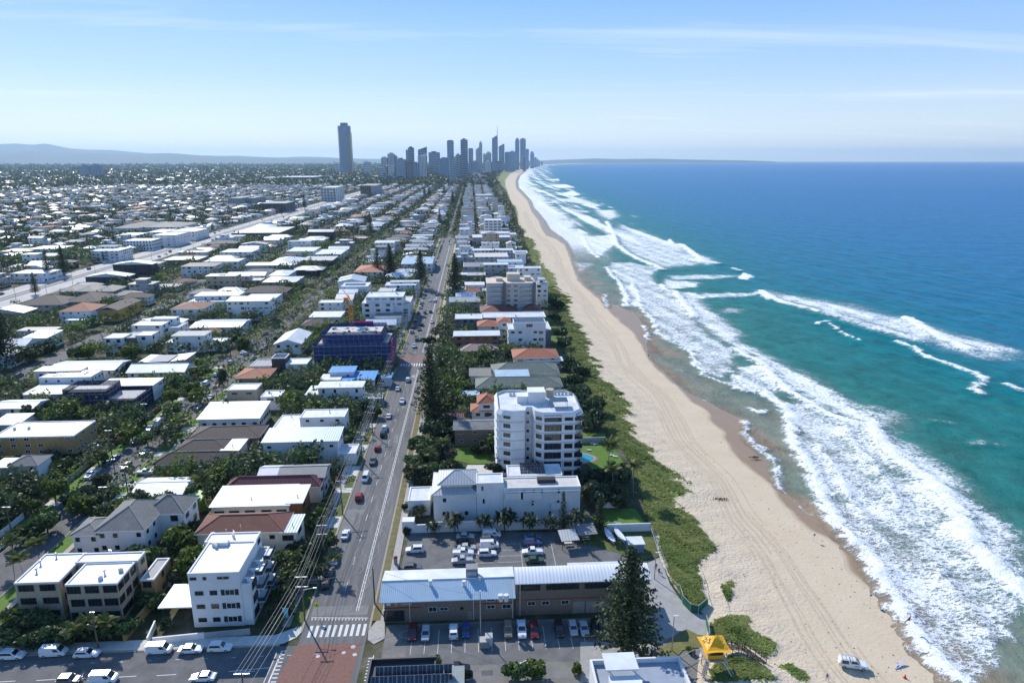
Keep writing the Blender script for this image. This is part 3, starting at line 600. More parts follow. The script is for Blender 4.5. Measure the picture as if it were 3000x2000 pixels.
def hip(b, x0, x1, y0, y1, z, rise, ov=.55, mi=0, cap=1, gable=None):
    x0 -= ov; x1 += ov; y0 -= ov; y1 += ov; w_, d = x1-x0, y1-y0; zt = z + rise
    if gable is None: g_ = min(w_, d)/2
    else: g_ = 0
    along_x = (w_ >= d) if gable is None else gable == 'x'
    if along_x: r0, r1 = (x0+g_, (y0+y1)/2, zt), (x1-g_, (y0+y1)/2, zt)
    else: r0, r1 = ((x0+x1)/2, y0+g_, zt), ((x0+x1)/2, y1-g_, zt)
    c = [(x0,y0,z),(x1,y0,z),(x1,y1,z),(x0,y1,z)]
    if along_x: F = [(c[0],c[1],r1,r0),(c[2],c[3],r0,r1),(c[3],c[0],r0),(c[1],c[2],r1)]
    else: F = [(c[1],c[2],r1,r0),(c[3],c[0],r0,r1),(c[0],c[1],r0),(c[2],c[3],r1)]
    for q in F: b.add(q, [tuple(range(len(q)))], mi)
    b.box(x0-.03, x1+.03, y0-.03, y1+.03, z-.22, z-.004, 1)                 # fascia and soffit
    if cap:
        b.tube(r0, r1, .13, n=5, mi=cap+1 if cap > 1 else 2)
        if gable is None:
            for p, q in ((c[0],r0),(c[3],r0) if along_x else (c[1],r0),(c[1],r1) if along_x else (c[2],r1),(c[2],r1) if along_x else (c[3],r1)): b.tube((p[0],p[1],p[2]+.02), q, .11, n=5, mi=2)
CAPM = {}
def capmat(m):
    c = m.node_tree.nodes['RGB'].outputs[0].default_value if 'RGB' in m.node_tree.nodes else (.3,.3,.3,1)
    if m.name not in CAPM: CAPM[m.name] = mat('ridge_cap_' + m.name, tuple(min(1, q*1.45+.015) for q in c[:3]), .7, .1)
    return CAPM[m.name]
ac = MB(); ac.box(-.45,.45,-.2,.2,0,.8,0); ac.lathe([(.3,0),(.3,.02)], 10, (0,0,.8), 1); ac = ac.mesh('air_conditioner', [mat('ac_case', (.62,.62,.6), .5, .05), framed])
vent = MB(); vent.lathe([(.16,0),(.16,.7),(.30,.72),(.30,.95),(.1,1.1)], 9); vent = vent.mesh('roof_vent', [alum])
ant = MB(); ant.tube((0,0,0),(0,0,1.8),.03,n=4); [ant.tube((-.4,0,z_),(.4,0,z_),.02,n=4) for z_ in (1.5,1.65,1.8)]; ant = ant.mesh('roof_antenna', [alum])
sp = MB(); sp.box(-.48,.48,-.78,.78,0,.04,1,0); sp.box(-.49,-.46,-.79,.79,.0,.05,1); sp.box(.46,.49,-.79,.79,0,.05,1); sp.box(-.46,.46,-.79,-.76,0,.05,1); sp.box(-.46,.46,.76,.79,0,.05,1); sp.box(-.012,.012,-.76,.76,.0405,.046,1); sp = sp.mesh('solar_panel', [solar, alum])
def panels(root, x, y, z, nx, ny, tilt=0, axis='x', rz=0):
    for i in range(nx):
        for j in range(ny): ob('solar_panel', sp, root, (x + i*1.02, y + j*1.62, z + j*1.62*math.sin(tilt)), (tilt, 0, rz))
def V(xl, xr, yf, yb, h, roof, wall, rm, st=None, win='d', **k):
    x0, y0 = W(xl, yf, h); x1, _ = W(xr, yf, h); mid = (xl+xr)/2; _, y1 = W(mid, yb, h)
    if roof in ('hip', 'gx', 'gy'): y1 = k.get('y1', y1)
    return dict(x0=x0+.0, x1=x1, y0=y0, y1=max(y1, y0+3), h=h, roof=roof, wall=wall, rm=rm, st=st or max(1, round(h/3)), win=win, **k)
def M_(x0, x1, y0, y1, h, roof, wall, rm, st=None, win='d', **k): return dict(x0=x0, x1=x1, y0=y0, y1=y1, h=h, roof=roof, wall=wall, rm=rm, st=st or max(1, round(h/3)), win=win, **k)
def bld(label, vols, cat='house', name='house', group=None, detail=1, mark=True):
    cx = (vols[0]['x0'] + vols[0]['x1'])/2; cy = (vols[0]['y0'] + vols[0]['y1'])/2
    root = thing(name, label, cat, (cx, cy, 0), 0, group)
    if not group: NAMED.append((cx, cy, label))
    for q in vols:
        x0, x1, y0, y1, h = q['x0']-cx, q['x1']-cx, q['y0']-cy, q['y1']-cy, q['h']; rf = q['roof']; z0 = q.get('z0', 0); j = rnd.uniform(0, .012)
        x0 -= j; x1 += j; y0 -= j; y1 += j
        if mark: RECTS.append((q['x0'], q['x1'], q['y0'], q['y1']))
        b = MB()
        if q.get('open'):                                                   # carport, veranda: posts instead of walls
            for px in np.linspace(x0+.2, x1-.2, max(2, int((x1-x0)/4))):
                for py in (y0+.2, y1-.2): b.box(px-.08, px+.08, py-.08, py+.08, z0, h-.3)
            ob('post', b.mesh('posts', [q['wall']]), root)
        else:
            top = h - (.38 if rf == 'flat' else .0) - (.02 if rf != 'flat' else 0); b.box(x0, x1, y0, y1, z0, top)
            if rf in ('gx', 'gy'):
                rs = q.get('rise', .17*min(x1-x0, y1-y0)+.4)*.93
                if rf == 'gx': [b.add([(xx,y0,top),(xx,y1,top),(xx,(y0+y1)/2,top+rs)], [(0,1,2)]) for xx in (x0, x1)]
                else: [b.add([(x0,yy,top),(x1,yy,top),((x0+x1)/2,yy,top+rs)], [(0,1,2)]) for yy in (y0, y1)]
            ob('wall', b.mesh('wall', [q['wall']]), root)
        b = MB(); rim = q.get('rim', white)
        if rf == 'flat':
            t_ = .28; e = .06
            b.box(x0+t_, x1-t_, y0+t_, y1-t_, h-.38, h-.25, 0)
            if detail:
                for sx_ in np.arange(x0+2.2, x1-1, 2.4): b.box(sx_-.035, sx_+.035, y0+t_+.02, y1-t_-.02, h-.2495, h-.2, 0)
            b.box(x0-e, x1+e, y0-e, y0+t_, h-.42, h, 1); b.box(x0-e, x1+e, y1-t_, y1+e, h-.42, h, 1); b.box(x0-e, x0+t_, y0+t_, y1-t_, h-.42, h-.002, 1); b.box(x1-t_, x1+e, y0+t_, y1-t_, h-.42, h-.002, 1)
            ro = ob('roof', b.mesh('roof', [q['rm'], rim]), root)
        elif rf == 'slab':
            b.box(x0-.5, x1+.5, y0-.5, y1+.4, h-.02, h+.22, 1, 0)
            if detail:
                for sx_ in np.arange(x0+1.2, x1, 2.4): b.box(sx_-.035, sx_+.035, y0-.48, y1+.38, h+.2205, h+.27, 0)
            ro = ob('roof', b.mesh('roof', [q['rm'], rim]), root)
        elif rf in ('sky', 'skx'):
            rs = q.get('rise', .9); z = [h-.01]*4
            z = [h, h, h+rs, h+rs] if rf == 'sky' else [h, h+rs, h+rs, h]
            c = [(x0-.5,y0-.5), (x1+.5,y0-.5), (x1+.5,y1+.5), (x0-.5,y1+.5)]
            b.add([(p[0],p[1],zz_+.2) for p, zz_ in zip(c, z)] + [(p[0],p[1],zz_) for p, zz_ in zip(c, z)], [(0,1,2,3)], 0); n = len(b.v)-8
            b.f += [(n+4,n+5,n+1,n),(n+5,n+6,n+2,n+1),(n+6,n+7,n+3,n+2),(n+7,n+4,n,n+3),(n+7,n+6,n+5,n+4)]; b.m += [1]*5
            ro = ob('roof', b.mesh('roof', [q['rm'], rim]), root)
            b = MB(); zz_ = [t2-.03 for t2 in z]; b.add([(x0,y0,h-.03),(x1,y0,h-.03),(x1,y1,h-.03),(x0,y1,h-.03),(x0,y0,zz_[0]),(x1,y0,zz_[1]),(x1,y1,zz_[2]),(x0,y1,zz_[3])], [(0,1,5,4),(1,2,6,5),(2,3,7,6),(3,0,4,7)]); ob('gable_wall', b.mesh('gable_wall', [q['wall']]), root)
        else:
            rs = q.get('rise', .17*min(x1-x0, y1-y0)+.4)
            hip(b, x0, x1, y0, y1, h, rs, gable=None if rf == 'hip' else rf[1]); ro = ob('roof', b.mesh('roof', [q['rm'], rim, capmat(q['rm'])]), root)
        if q.get('vis', True) and not q.get('open') and detail:
            sh = (h - z0)/q['st']; side = 'e' if q['x1'] < 4 else ('w' if q['x0'] > 4 else None)
            faces = [('f', x0, x1, y0)] + ([(side, y0, y1, x1 if side == 'e' else x0)] if side else [])
            for fc_, a0, a1, fx_ in faces:
                if 'faces' in q and fc_ not in q['faces']: continue
                L_ = a1 - a0; n = q.get('nw') or max(1, int(L_/rnd.uniform(3.4, 4.6)))
                for s in range(q['st']):
                    for i in range(n):
                        if rnd.random() < q.get('skip', .2): continue
                        u = a0 + (i+.5)*L_/n + rnd.uniform(-.25,.25); big = rnd.random()
                        wd = min(L_/n*.8, q.get('ww', rnd.choice((.9, 1.5, 1.8, 2.4)))); ht = q.get('wh', .55 if wd > 2.2 and big < .35 else (1.1 if big < .8 else 1.5))
                        window(root, fc_, u, z0 + s*sh + sh*.56, wd, min(ht, sh*.6), fx_, q['win'])
        if detail > 1 and rf == 'flat' and (x1-x0)*(y1-y0) > 40:
            for _ in range(rnd.randint(1, 3)):
                ob(*rnd.choice((('air_conditioner', ac), ('roof_vent', vent), ('antenna', ant))), root, (rnd.uniform(x0+1,x1-1), rnd.uniform(y0+1,y1-1), h-.25), (0,0,rnd.random()*3))
        elif detail > 1 and rf != 'flat' and not q.get('open') and rnd.random() < .6: ob('roof_vent', vent, root, ((x0+x1)/2+rnd.uniform(-1,1), y0+(y1-y0)*.3, h+.1), sc=(.6,.6,.9))
        if q.get('pv'):
            nx, ny = q['pv']; zz_ = h-.16 if rf == 'flat' else h+.3; panels(root, x0 + (x1-x0)*.5 - nx*.5, y0 + (y1-y0)*.3, zz_, nx, ny, .08)
        if q.get('balc'):                                                   # balconies: slab, glass front
            for s in range(1, q['st']):
                zb_ = z0 + s*(h-z0)/q['st']; n = q['balc']
                for i in range(n):
                    a = x0 + (i+.5)*(x1-x0)/n; wb = (x1-x0)/n*.62; b = MB(); b.box(a-wb/2, a+wb/2, y0-1.5, y0-.001, zb_-.12, zb_+.05); ob('balcony', b.mesh('balcony', [white]), root)
                    b = MB(); b.box(a-wb/2, a+wb/2, y0-1.5, y0-1.45, zb_+.055, zb_+1.0); ob('balustrade', b.mesh('balustrade', [glassb if i % 2 else white]), root)
    return root
# ------------------------------------------------------------ named buildings, near to far
SKYC = None
bld('beige brick flats with pale flat roofs and a courtyard gap, front row at far left', [V(32,131,1338,1272,9.3,'flat',beige,whiter,3,win='p',nw=2,ww=3.2,wh=1.5,skip=0), V(149,265,1342,1292,9.3,'flat',beige,whiter,3,win='p',nw=3,ww=2.9,wh=1.7,skip=0), V(172,312,1290.5,1268,9.5,'flat',beige,whiter,3,skip=.3), V(322,352,1330,1282,6.,'flat',tanb,conc,2)], 'apartments', 'apartment_building', detail=2)
wa = bld('white four-storey apartment block beside the crossing with bright white stepped roof', [V(430,546,1316,1244,12.9,'flat',white,whiter,4,skip=1,rim=white), V(470,585,1243.5,1222,12.7,'flat',white,whiter,4), V(546.5,573,1341,1256,9.8,'flat',white,conc,3,faces='e',ww=3,wh=1.9,skip=0,nw=3)], 'apartments', 'apartment_building', detail=2)
q = V(430,546,1316,1244,12.9,'flat',white,whiter,4); q_x, q_y = (q['x0']+q['x1'])/2, (q['y0']+q['y1'])/2; wx0, wx1, wy0, wy1 = q['x0']-q_x, q['x1']-q_x, q['y0']-q_y, q['y1']-q_y
shut = mat('dark_shutter', (.03,.032,.04), .6, .05)
for s in range(4):
    z = s*3.2 + 1.75
    for u, wd, ht, st in ((.18, 1.7, .95, 'd'), (.46, 1.5, 1.05, 'd'), (.78, 2.0, 1.35, 'w')):
        if s == 3: u, wd, ht = {.18: (.10, 1.3, .65), .46: (.32, .7, .7), .78: (.68, 2.7, .7)}[u]
        window(wa, 'f', wx0 + u*(wx1-wx0), z + (.25 if s == 3 else 0), wd, ht, wy0 - .013, st)
        if st == 'w' and s < 3:
            for sg in (-1, 1): b = MB(); b.box(-.38,.38,-.07,0,-.68,.68); ob('shutter', b.mesh('shutter', [shut]), wa, (wx0 + u*(wx1-wx0) + sg*1.42, wy0 - .013, z))
for i in range(9):                                              # thin roof masts and a stair hood
    ob('antenna', ant, wa, (wx0 + 1 + (i % 3)*2.6, wy0 + 2 + i*1.6, 12.6), sc=(.35,.35,1.5))
b = MB(); b.box(wx0+1.2, wx0+4.6, wy1-1.5, wy1-.2, 12.66, 13.5); ob('stair_hood', b.mesh('stair_hood', [white]), wa)
for s in range(1, 4):                                           # balconies along the sunny side, with glass fronts
    for yy, ln in ((wy0 + 3.5, 4.4), (wy0 + 9.5, 4.4)):
        xx = V(546.5,573,1341,1256,9.8,'flat',white,conc)['x1'] - q_x + .08; b = MB(); b.box(xx, xx+1.5, yy, yy+ln, s*3.2-.2, s*3.2); ob('balcony', b.mesh('balcony', [white]), wa)
        b = MB(); b.box(xx+1.44, xx+1.5, yy, yy+ln, s*3.2+.005, s*3.2+1.0); b.box(xx, xx+1.43, yy, yy+.06, s*3.2+.005, s*3.2+1.0); ob('balustrade', b.mesh('balustrade', [glassb]), wa)
for i in range(3): b = MB(); b.box(-.4,.4,-.4,.4,0,.75); b.box(-1,1,-.25,.25,.751,.8); ob('terrace_table', b.mesh('terrace_table', [frame]), wa, (wx1 + 1.4, wy0 + 1.6 + i*3.2, 9.56))
bld('white flat-roofed carport attached to the left of the white four-storey block', [V(370,436,1394,1345,3.3,'slab',framed,whiter,1,open=True)], 'carport', 'carport')
bld('cream three-storey apartment house with grey tiled hip roofs and curved white balconies', [V(221,327,1218,1152,9.6,'hip',white,tgrey,3,ww=1.,wh=1.1,nw=4,skip=.35,rise=3.4), V(166,222,1228,1190,8.6,'hip',white,tgrey,3,ww=1.,wh=1.1,nw=3,skip=.4), V(330,419,1180,1142,9.4,'hip',white,tgrey,3,rise=3.,ww=1.8,wh=1.6)], 'apartments', 'apartment_building', detail=1)
bld('cream two-storey house with red-brown tiled hip roof and white skylights', [V(452,645,1224,1180,7.2,'hip',cream,tred,2,rise=2.3,ww=1.3,skip=.3), V(646,678,1222,1184,6.9,'slab',cream,rlb,2,faces='fe',ww=3)], detail=2)
bld('long cream townhouse with sloping white roof and brown timber end', [V(485,660,1164,1122,7.0,'sky',cream,whiter,2,win='p',rise=.7,ww=2.6,wh=.6), V(661,692,1155,1120,7.2,'sky',timber,whiter,2,rise=.6,skip=.7)], detail=2)
bld('single-storey house with striped maroon roof behind the sloping white roof', [V(520,730,1121,1098,5.2,'hip',cream,tmaroon,1,rise=2.2)])
bld('house with rounded grey and white roof behind the maroon roof', [V(640,742,1096,1068,6.2,'gx',greyw,rmid,2,rise=1.5), V(594,639,1094,1070,5.6,'gx',white,whiter,2,rise=1.3)], detail=2)
bld('large white two-storey house with long pale blue roof and low garage towards the avenue', [V(603,773,1016,989,7.6,'sky',white,rlb,2,rise=.9,ww=1.2,wh=.8), V(774,816,1041,1019,4.,'flat',white,whiter,1,skip=.9)], detail=1)  # roof coloured pale blue in place of the blue shadow on it
bld('white split-level house with a clean white box upper floor above a lower white roof', [V(625,687,985,952,5.4,'flat',white,whiter,2,ww=1.5,wh=.5), V(688,790,958.5,939,8.8,'flat',white,whiter,3,ww=1.2,wh=.8,skip=.35)], detail=2)
bld('white three-level house with thin tall windows just south of the blue-roofed house', [V(730,830,891,877,9.3,'slab',white,whiter,3,ww=.9,wh=1.5), V(703,729,907,887,6.6,'slab',white,whiter,2), M_(-59,-37,W(780,932,0)[1],W(780,932,0)[1]+6,3.0,'flat',greyw,conc,1)], detail=2)
bld('white house with vivid blue roof tucked under the blue scaffolding', [V(780,857,874,853,5.6,'slab',white,mat('blue_lit_roof',(.05,.27,.62),.45,.1,.3),2), V(757,811,855,842,7.6,'slab',white,mat('blue_lit_roof',(.05,.27,.62)),2), V(736,779,873,860,6.,'slab',white,whiter,2), V(858,897,868,857,4.,'slab',white,mat('blue_lit_roof',(.05,.27,.62)),1)])  # white roof painted blue to carry the light coming through the netting
bld('three-storey tan brick flats on open ground-floor piers with stained pale roof', [V(-20,163,1004,968,9.2,'flat',tanb,whiter,3,win='w',nw=6,ww=1.7,wh=1.,skip=.25,z0=2.8), V(-18,161,1006,972,2.78,'slab',framed,conc,1,open=True)], 'apartments', 'apartment_building', detail=2)
bld('white two-storey house with slate-grey hip roof beside the tan brick flats', [V(22,82,1068,1046,6.3,'hip',white,mat('slate_tiles',(.12,.125,.135),.7,.2,.9),2,ww=1.,wh=1.2,nw=2), V(-20,22,1074,1054,5.6,'slab',white,whiter,2)])
bld('white flat-roofed house with projecting eaves behind the navy scaffolding', [V(228,347,887,870,6.6,'slab',white,whiter,2,ww=2.2,wh=.5,skip=.5)], detail=2)
bld('low white house with shallow white hip roof left of the navy scaffolding', [V(52,150,905,884,4.6,'hip',white,whiter,1,rise=1.2,skip=.5)])
bld('tall white house with rows of solar panels on its roof', [V(89,204,867,850,7.4,'flat',white,whiter,2,ww=.8,wh=.9,nw=4,pv=(12,4)), V(80,180,853,842,7.8,'slab',white,whiter,2)])
bld('long white house with pale blue roof behind the solar-panelled house', [V(109,257,851,829,6.2,'gx',white,rlb,2,rise=1.2)])
bld('white house with pale ridged roof at the left edge below the navy scaffolding', [V(-20,72,938,919,5.6,'gx',white,whiter,2,ww=.9,wh=1.5,rise=1.)])
bld('white lean-to house with pale roof in front of the ridged white house', [V(-20,38,976,955,4.2,'sky',white,whiter,1,rise=.6)])
bld('long white bungalow with pale blue gable roof and one palm in front', [V(455,592,963,932,4.9,'sky',white,mat('ice_blue_roof',(.56,.64,.70),.42,.08,.2,waves=('X',.75,.08)),1,rise=1.4,ww=1.4,wh=1.3,nw=6,skip=.1)], detail=2)
bld('orange brick bungalow with wide dark brown tiled hip roof', [V(352,545,1066,1040,3.9,'hip',tanb,tbrown,1,rise=2.2,ww=1.9,wh=1.1)], detail=2)
bld('brown bungalow with dark tiled roof and white flat extension', [V(405,512,1034,1010,3.8,'hip',brickb,tbrown,1,rise=1.9), V(508,545,1036,1010,3.8,'slab',white,whiter,1)], detail=2)
bld('dark brown tiled bungalow directly below the long pale blue bungalow', [V(437,590,1006,978,3.9,'hip',brickb,tbrown,1,rise=2.)], detail=2)
bld('low house with white corrugated gable roof and pale green awning', [V(301,412,1138,1098,3.8,'gx',white,mat('white_corrugated',(.60,.62,.62),.5,.15,.4,waves=('Y',.6,.2)),1,rise=1.3), V(415,448,1160,1128,3.1,'slab',greyw,mat('green_awning',(.42,.60,.22),.6,.1),1,open=True)])
bld('grey flat-roofed garage in front of the white corrugated roof', [V(236,282,1154,1136,3.,'flat',greyw,conc,1,skip=.8)], 'garage', 'garage')
bld('beige block house with white parapet next to the cypress pair', [V(520,587,895,880,7.4,'flat',beige,whiter,2,win='p',ww=2.2,wh=.6), V(598,642,911,896,5.6,'flat',white,whiter,2,skip=.5)], detail=2)
bld('ochre brick house with orange-red hip roof near the street corner', [V(540,612,868,846,5.8,'hip',mat('ochre_brick',(.46,.33,.16),.8,.2,2),tterra,2,rise=2.,skip=.4)])
bld('modern white and charcoal house with a dark box tower', [V(574,622,840,825,6.,'flat',white,conc,2), V(656,704,836,822,6.8,'flat',white,whiter,2), V(623,655,822,812,9.3,'flat',darkw,solar,3,skip=.4)])
bld('white house with a big pale pitched gable roof left of the blue scaffolding', [V(630,690,790,764,5.6,'gy',white,whiter,2,rise=2.4)])
bld('white modern house of three boxes with dark glass between', [V(237,280,776,765,7.6,'flat',white,whiter,2,ww=1.8,wh=1.6), V(310,346,770,760,7.6,'flat',white,whiter,2,ww=1.8,wh=1.6), V(281,309,775,762,6.9,'flat',brickb,concl,2)])
bld('stepped white house with pale roof opposite the street corner', [V(395,467,772,761,8.6,'slab',white,concl,3,ww=1.1), V(380,512,786,776,5.,'flat',white,whiter,2)])
bld('low grey and white house with thin butterfly roof by the corner', [V(322,384,831,815,5.6,'skx',greyw,whiter,1,rise=-.8,skip=.8), V(385,425,831,815,4.8,'skx',greyw,whiter,1,rise=1.,skip=.8)])
bld('curved white apartment villa with flat roofs behind the three-box house', [V(301,370,747,736,8.4,'flat',white,whiter,3), V(371,410,752,740,6.,'flat',white,concl,2), V(345,400,732,726,9.4,'flat',white,whiter,3)])
bld('white house with long pale roof and small maroon-roofed garage', [V(437,550,752,734,4.8,'gx',white,rlb,1,rise=1.1), V(460,500,764,756,3.6,'hip',white,tred,1)])
bld('white villa with terracotta hip roof at left', [V(135,205,715,700,8.4,'hip',white,tterra,3,ww=1.,wh=.9), V(150,190,735,722,5.,'flat',white,whiter,2)], detail=1)
bld('ochre yellow gabled house with dark brown roof', [V(225,268,712,690,7.2,'gy',yellow,tbrown,2,rise=1.8,skip=.9)])
bld('long grey-brown apartment row with dark hip roof', [V(40,140,700,684,6.6,'hip',greyw,tbrown,2), V(147,220,693,676,6.6,'hip',greyw,tbrown,2)], 'apartments', 'apartment_building')
bld('triple beige hip-roofed townhouses beside the highway', [V(135,172,669,658,6.2,'hip',greyw,tbeige,2), V(175,215,669,658,6.2,'hip',greyw,tbeige,2), V(218,258,669,658,6.2,'hip',greyw,tbeige,2)], 'townhouses', 'townhouse_row')
bld('white house with clean white sheet roof at the left edge, grey roof behind', [V(52,105,777,762,6.4,'sky',white,whiter,2,rise=.6), V(40,120,760,752,6.,'slab',white,rmid,2)])
bld('long white two-storey house with stepped white roofs mid-left', [V(447,545,680,671,7.2,'slab',white,whiter,2), V(430,512,693,683,4.8,'flat',white,whiter,1)])
bld('white house with dark red hip roof mid-left', [V(392,463,710,694,7.2,'hip',white,tred,2,rise=1.8)])
bld('white flat-roofed house with slit windows in front of a brown hip roof', [V(560,632,685,674,7.4,'flat',white,whiter,2,ww=.8,wh=.8), V(562,655,671,661,5.8,'hip',brickb,tbrown,2)])
bld('wide white house with many-gabled pale roof', [V(602,678,648,635,6.2,'hip',greyw,whiter,2,rise=2.)])
bld('small white house with square pale hip roof', [V(617,660,633,621,6.4,'hip',white,whiter,2,rise=1.4)])
bld('large bungalow with broad white hip roof', [V(610,674,609,592,5.2,'hip',white,whiter,1,rise=3.)])
bld('long white curved apartment row with flat roofs', [V(657,720,577,567,7.5,'flat',white,whiter,2), V(721,782,584,572,7.,'flat',white,whiter,2)], 'apartments', 'apartment_building')
bld('charcoal house with pale roof line', [V(691,762,599,589,7.4,'slab',darkw,concl,2)])
bld('white box house with balcony beside the crane', [V(731,785,695,688,8.2,'flat',white,whiter,3), V(710,780,729,716,5.2,'slab',white,whiter,1)])
bld('white five-storey apartments with stepped terraces north of the crane', [V(831,902,696,680,12.5,'flat',white,whiter,4,ww=2.4,wh=1.6,nw=3,skip=.1), V(903,940,700,680,10.5,'flat',white,concl,3,balc=2,win='g'), V(840,925,682,670,15.8,'flat',white,whiter,5,win='g',ww=3)], 'apartments', 'apartment_building', detail=2)
bld('white house with flat grey roof in front of the stepped terraces', [V(862,920,728,716,6.2,'slab',white,rmid,2,ww=.8,wh=.6)])
bld('white three-storey house with solar roof near the avenue', [V(782,844,658,648,9.2,'flat',white,whiter,3,ww=.7,wh=1.,pv=(14,4))])
bld('stepped white terrace houses along the avenue', [V(884,955,655,647,8.,'flat',white,whiter,3), V(868,906,669,660,6.5,'flat',white,concl,2), V(896,962,647,643,9.2,'flat',white,whiter,3)])
bld('cream apartment house with terracotta hip roof between the pines', [V(813,880,625,610,8.2,'hip',cream,tterra,3,balc=4,rise=2.4)], 'apartments', 'apartment_building')
bld('house with broad pale blue roof left of the avenue', [V(922,992,606,590,7.4,'gx',white,rlb,2,rise=2.)])
bld('white apartment block with dark vertical window strips by the highway', [V(282,346,553,547,10.5,'flat',white,whiter,3,ww=1.2,wh=3,nw=9,skip=0)], 'apartments', 'apartment_building')
bld('tall white apartment block with grey glass beside the highway', [V(350,404,540,533,13,'flat',white,whiter,4,nw=4,win='g'), V(262,310,541,534,9,'flat',white,whiter,3)], 'apartments', 'apartment_building')
bld('white four-storey apartment block with roof terrace left of the highway', [V(208,270,576,568,11,'flat',white,whiter,4,balc=3), V(220,262,566,562,13,'flat',white,conc,4)], 'apartments', 'apartment_building')
bld('long white apartments with flat roof above the highway', [V(388,447,532,524,11,'flat',white,whiter,3,nw=6), V(338,378,533,526,9,'flat',white,whiter,2)], 'apartments', 'apartment_building')
bld('grey hip-roofed resort wing, left one of two beside the highway', [V(260,315,524,512,10,'hip',white,tgrey,3,rise=4)], 'apartments', 'apartment_building')
bld('grey hip-roofed resort wing, long right one of two beside the highway', [V(327,410,522,512,9.5,'hip',white,tgrey,3,rise=4)], 'apartments', 'apartment_building')
bld('white warehouse-like shop with sheet roof at far left', [V(66,135,572,565,7,'slab',white,whiter,2), V(0,62,578,571,6,'slab',white,whiter,2)], 'shop', 'shop')
bld('white two-storey motel block left of the highway pines', [V(22,105,628,619,7.4,'flat',white,whiter,2,nw=8), V(60,100,610,603,6,'gx',white,rgrey,2)], 'motel', 'motel')
bld('big commercial hall with wide white roof and brown walls', [V(531,640,535,521,8.2,'flat',brickb,whiter,2,skip=.6)], 'commercial hall', 'commercial_hall')
bld('white two-storey house with tan hip roof near the highway', [V(415,489,612,604,9.,'hip',white,tbeige,3,rise=1.8)])
bld('low white house with flat dark grey roof beside the palms', [V(292,347,611,600,5.8,'flat',white,rmid,2)])
bld('pale blue and white house with long flat roofs right of the highway', [V(465,545,601,593,7.6,'flat',white,whiter,2)])
bld('white terrace row with rounded roof right of the highway', [V(504,577,579,571,9,'flat',white,whiter,3)])
bld('brown-walled shop with pale flat roof and palms', [V(372,452,597,588,6.4,'flat',brickb,whiter,2)], 'shop', 'shop')
bld('white mid-rise apartment block with dark vertical strips far beyond the houses', [V(736,770,431,427,32,'flat',white,whiter,9,nw=5,ww=7,wh=2,skip=.05)], 'apartments', 'apartment_building')
bld('brown mid-rise apartment block with pale blue end far beyond the houses', [V(827,851,426,422,31,'flat',brickb,conc,9,nw=5,ww=5,wh=2), V(851.5,863,426,422,31,'flat',greyw,conc,9)], 'apartments', 'apartment_building')
bld('dark glass office building beside the turquoise sign', [V(595,655,467,462,17,'flat',darkw,greyw,5,win='g',nw=7)], 'office', 'office_building')
bld('dark apartment pair with balconies far left of the office building', [V(524,552,455,450,19,'flat',greyw,conc,6), V(556,580,455,450,17,'flat',greyw,conc,5)], 'apartments', 'apartment_building')
bld('flat long shopping centre with dark facade near the lone tall tower', [V(642,718,407,404,20,'flat',brickb,whiter,3,skip=.7), V(600,640,408,404,14,'flat',white,whiter,2)], 'shopping centre', 'shopping_centre')
# seaward side
bld('long terracotta hip-roofed house behind the grey seaside house', [V(1105,1188,717,703,6.4,'hip',cream,tred,2,rise=2.6), V(1205,1243,714,702,6.4,'hip',cream,tred,2,rise=2.2)])
bld('long dark grey seaside house with white roof edges', [V(1045,1108,732,720,9.2,'flat',purple,whiter,3), V(1109,1255,729,716,8.6,'flat',purple,whiter,2)], detail=2)
bld('white four-level seaside house with solar roof and charcoal end', [V(1180,1254,741,731,14.8,'flat',white,solar,4,win='g',ww=3.4,wh=1.7), V(1168,1238,756,741.5,11.6,'flat',white,whiter,3,ww=1.8,wh=1.1,nw=4), V(1239,1266,756,738,10.,'flat',purple,concl,3,win='g')], detail=1)
bld('cream house with two red turret roofs beside the four-level white house', [V(1098,1143,749,737,7.8,'hip',cream,tterra,3,rise=2.), V(1144,1172,740,731,10,'hip',white,tterra,3)])
bld('orange brick three-storey flats with white skillion roof', [V(1043,1147,772,763,9.,'sky',brickr,whiter,3,nw=5,ww=2.2,wh=1.3,skip=.1,rise=.6)], 'apartments', 'apartment_building')
bld('bungalow with pale pinkish hip roof in front of the orange brick flats', [V(1060,1143,806,792,4.4,'hip',white,mat('pink_tiles',(.36,.24,.20),.75,.2,.9,waves=('Z',.13,.2)),1,rise=2.2)])
bld('house with wide terracotta hip roof above the sloping white carport', [V(1181,1283,822,802,5.6,'hip',cream,tterra,2,rise=2.6)])
bld('long white skillion carport roof below the terracotta house', [V(1205,1292,830,823,4.2,'sky',greyw,whiter,1,rise=.5)], 'carport', 'carport')
bld('sprawling house with grey-green tiled roofs and white flat roof between', [V(1095,1292,890,868,4.6,'hip',cream,tgreen,1,rise=2.6), V(1132,1284,858,836,5.2,'hip',cream,tgreen,1,rise=3.), V(1140,1215,866,850,6.6,'slab',white,rlb,1), V(1080,1126,862,846,5.,'gx',cream,tbeige,1)])
bld('terracotta-roofed house left of the octagonal white tower', [V(1099,1138,926,908,9.2,'hip',white,tterra,3,rise=2.2), V(1084,1137,944,927,6.2,'hip',white,tterra,2,rise=1.6)])
bld('brown house with weathered grey roof beside the bright lawn', [V(1044,1139,985,964,6.2,'gx',brickb,mat('tree_shaded_roof',(.17,.17,.175),.6,.35,.5),2,win='w',ww=1.4,wh=1.,rise=1.2)], detail=2)  # grey roof darkened: tree shadow is put into its colour
bld('dark red-roofed shed under the trees beside the avenue', [V(1020,1062,958,948,3.4,'gx',cream,tmaroon,1,rise=1.)], 'shed', 'shed')
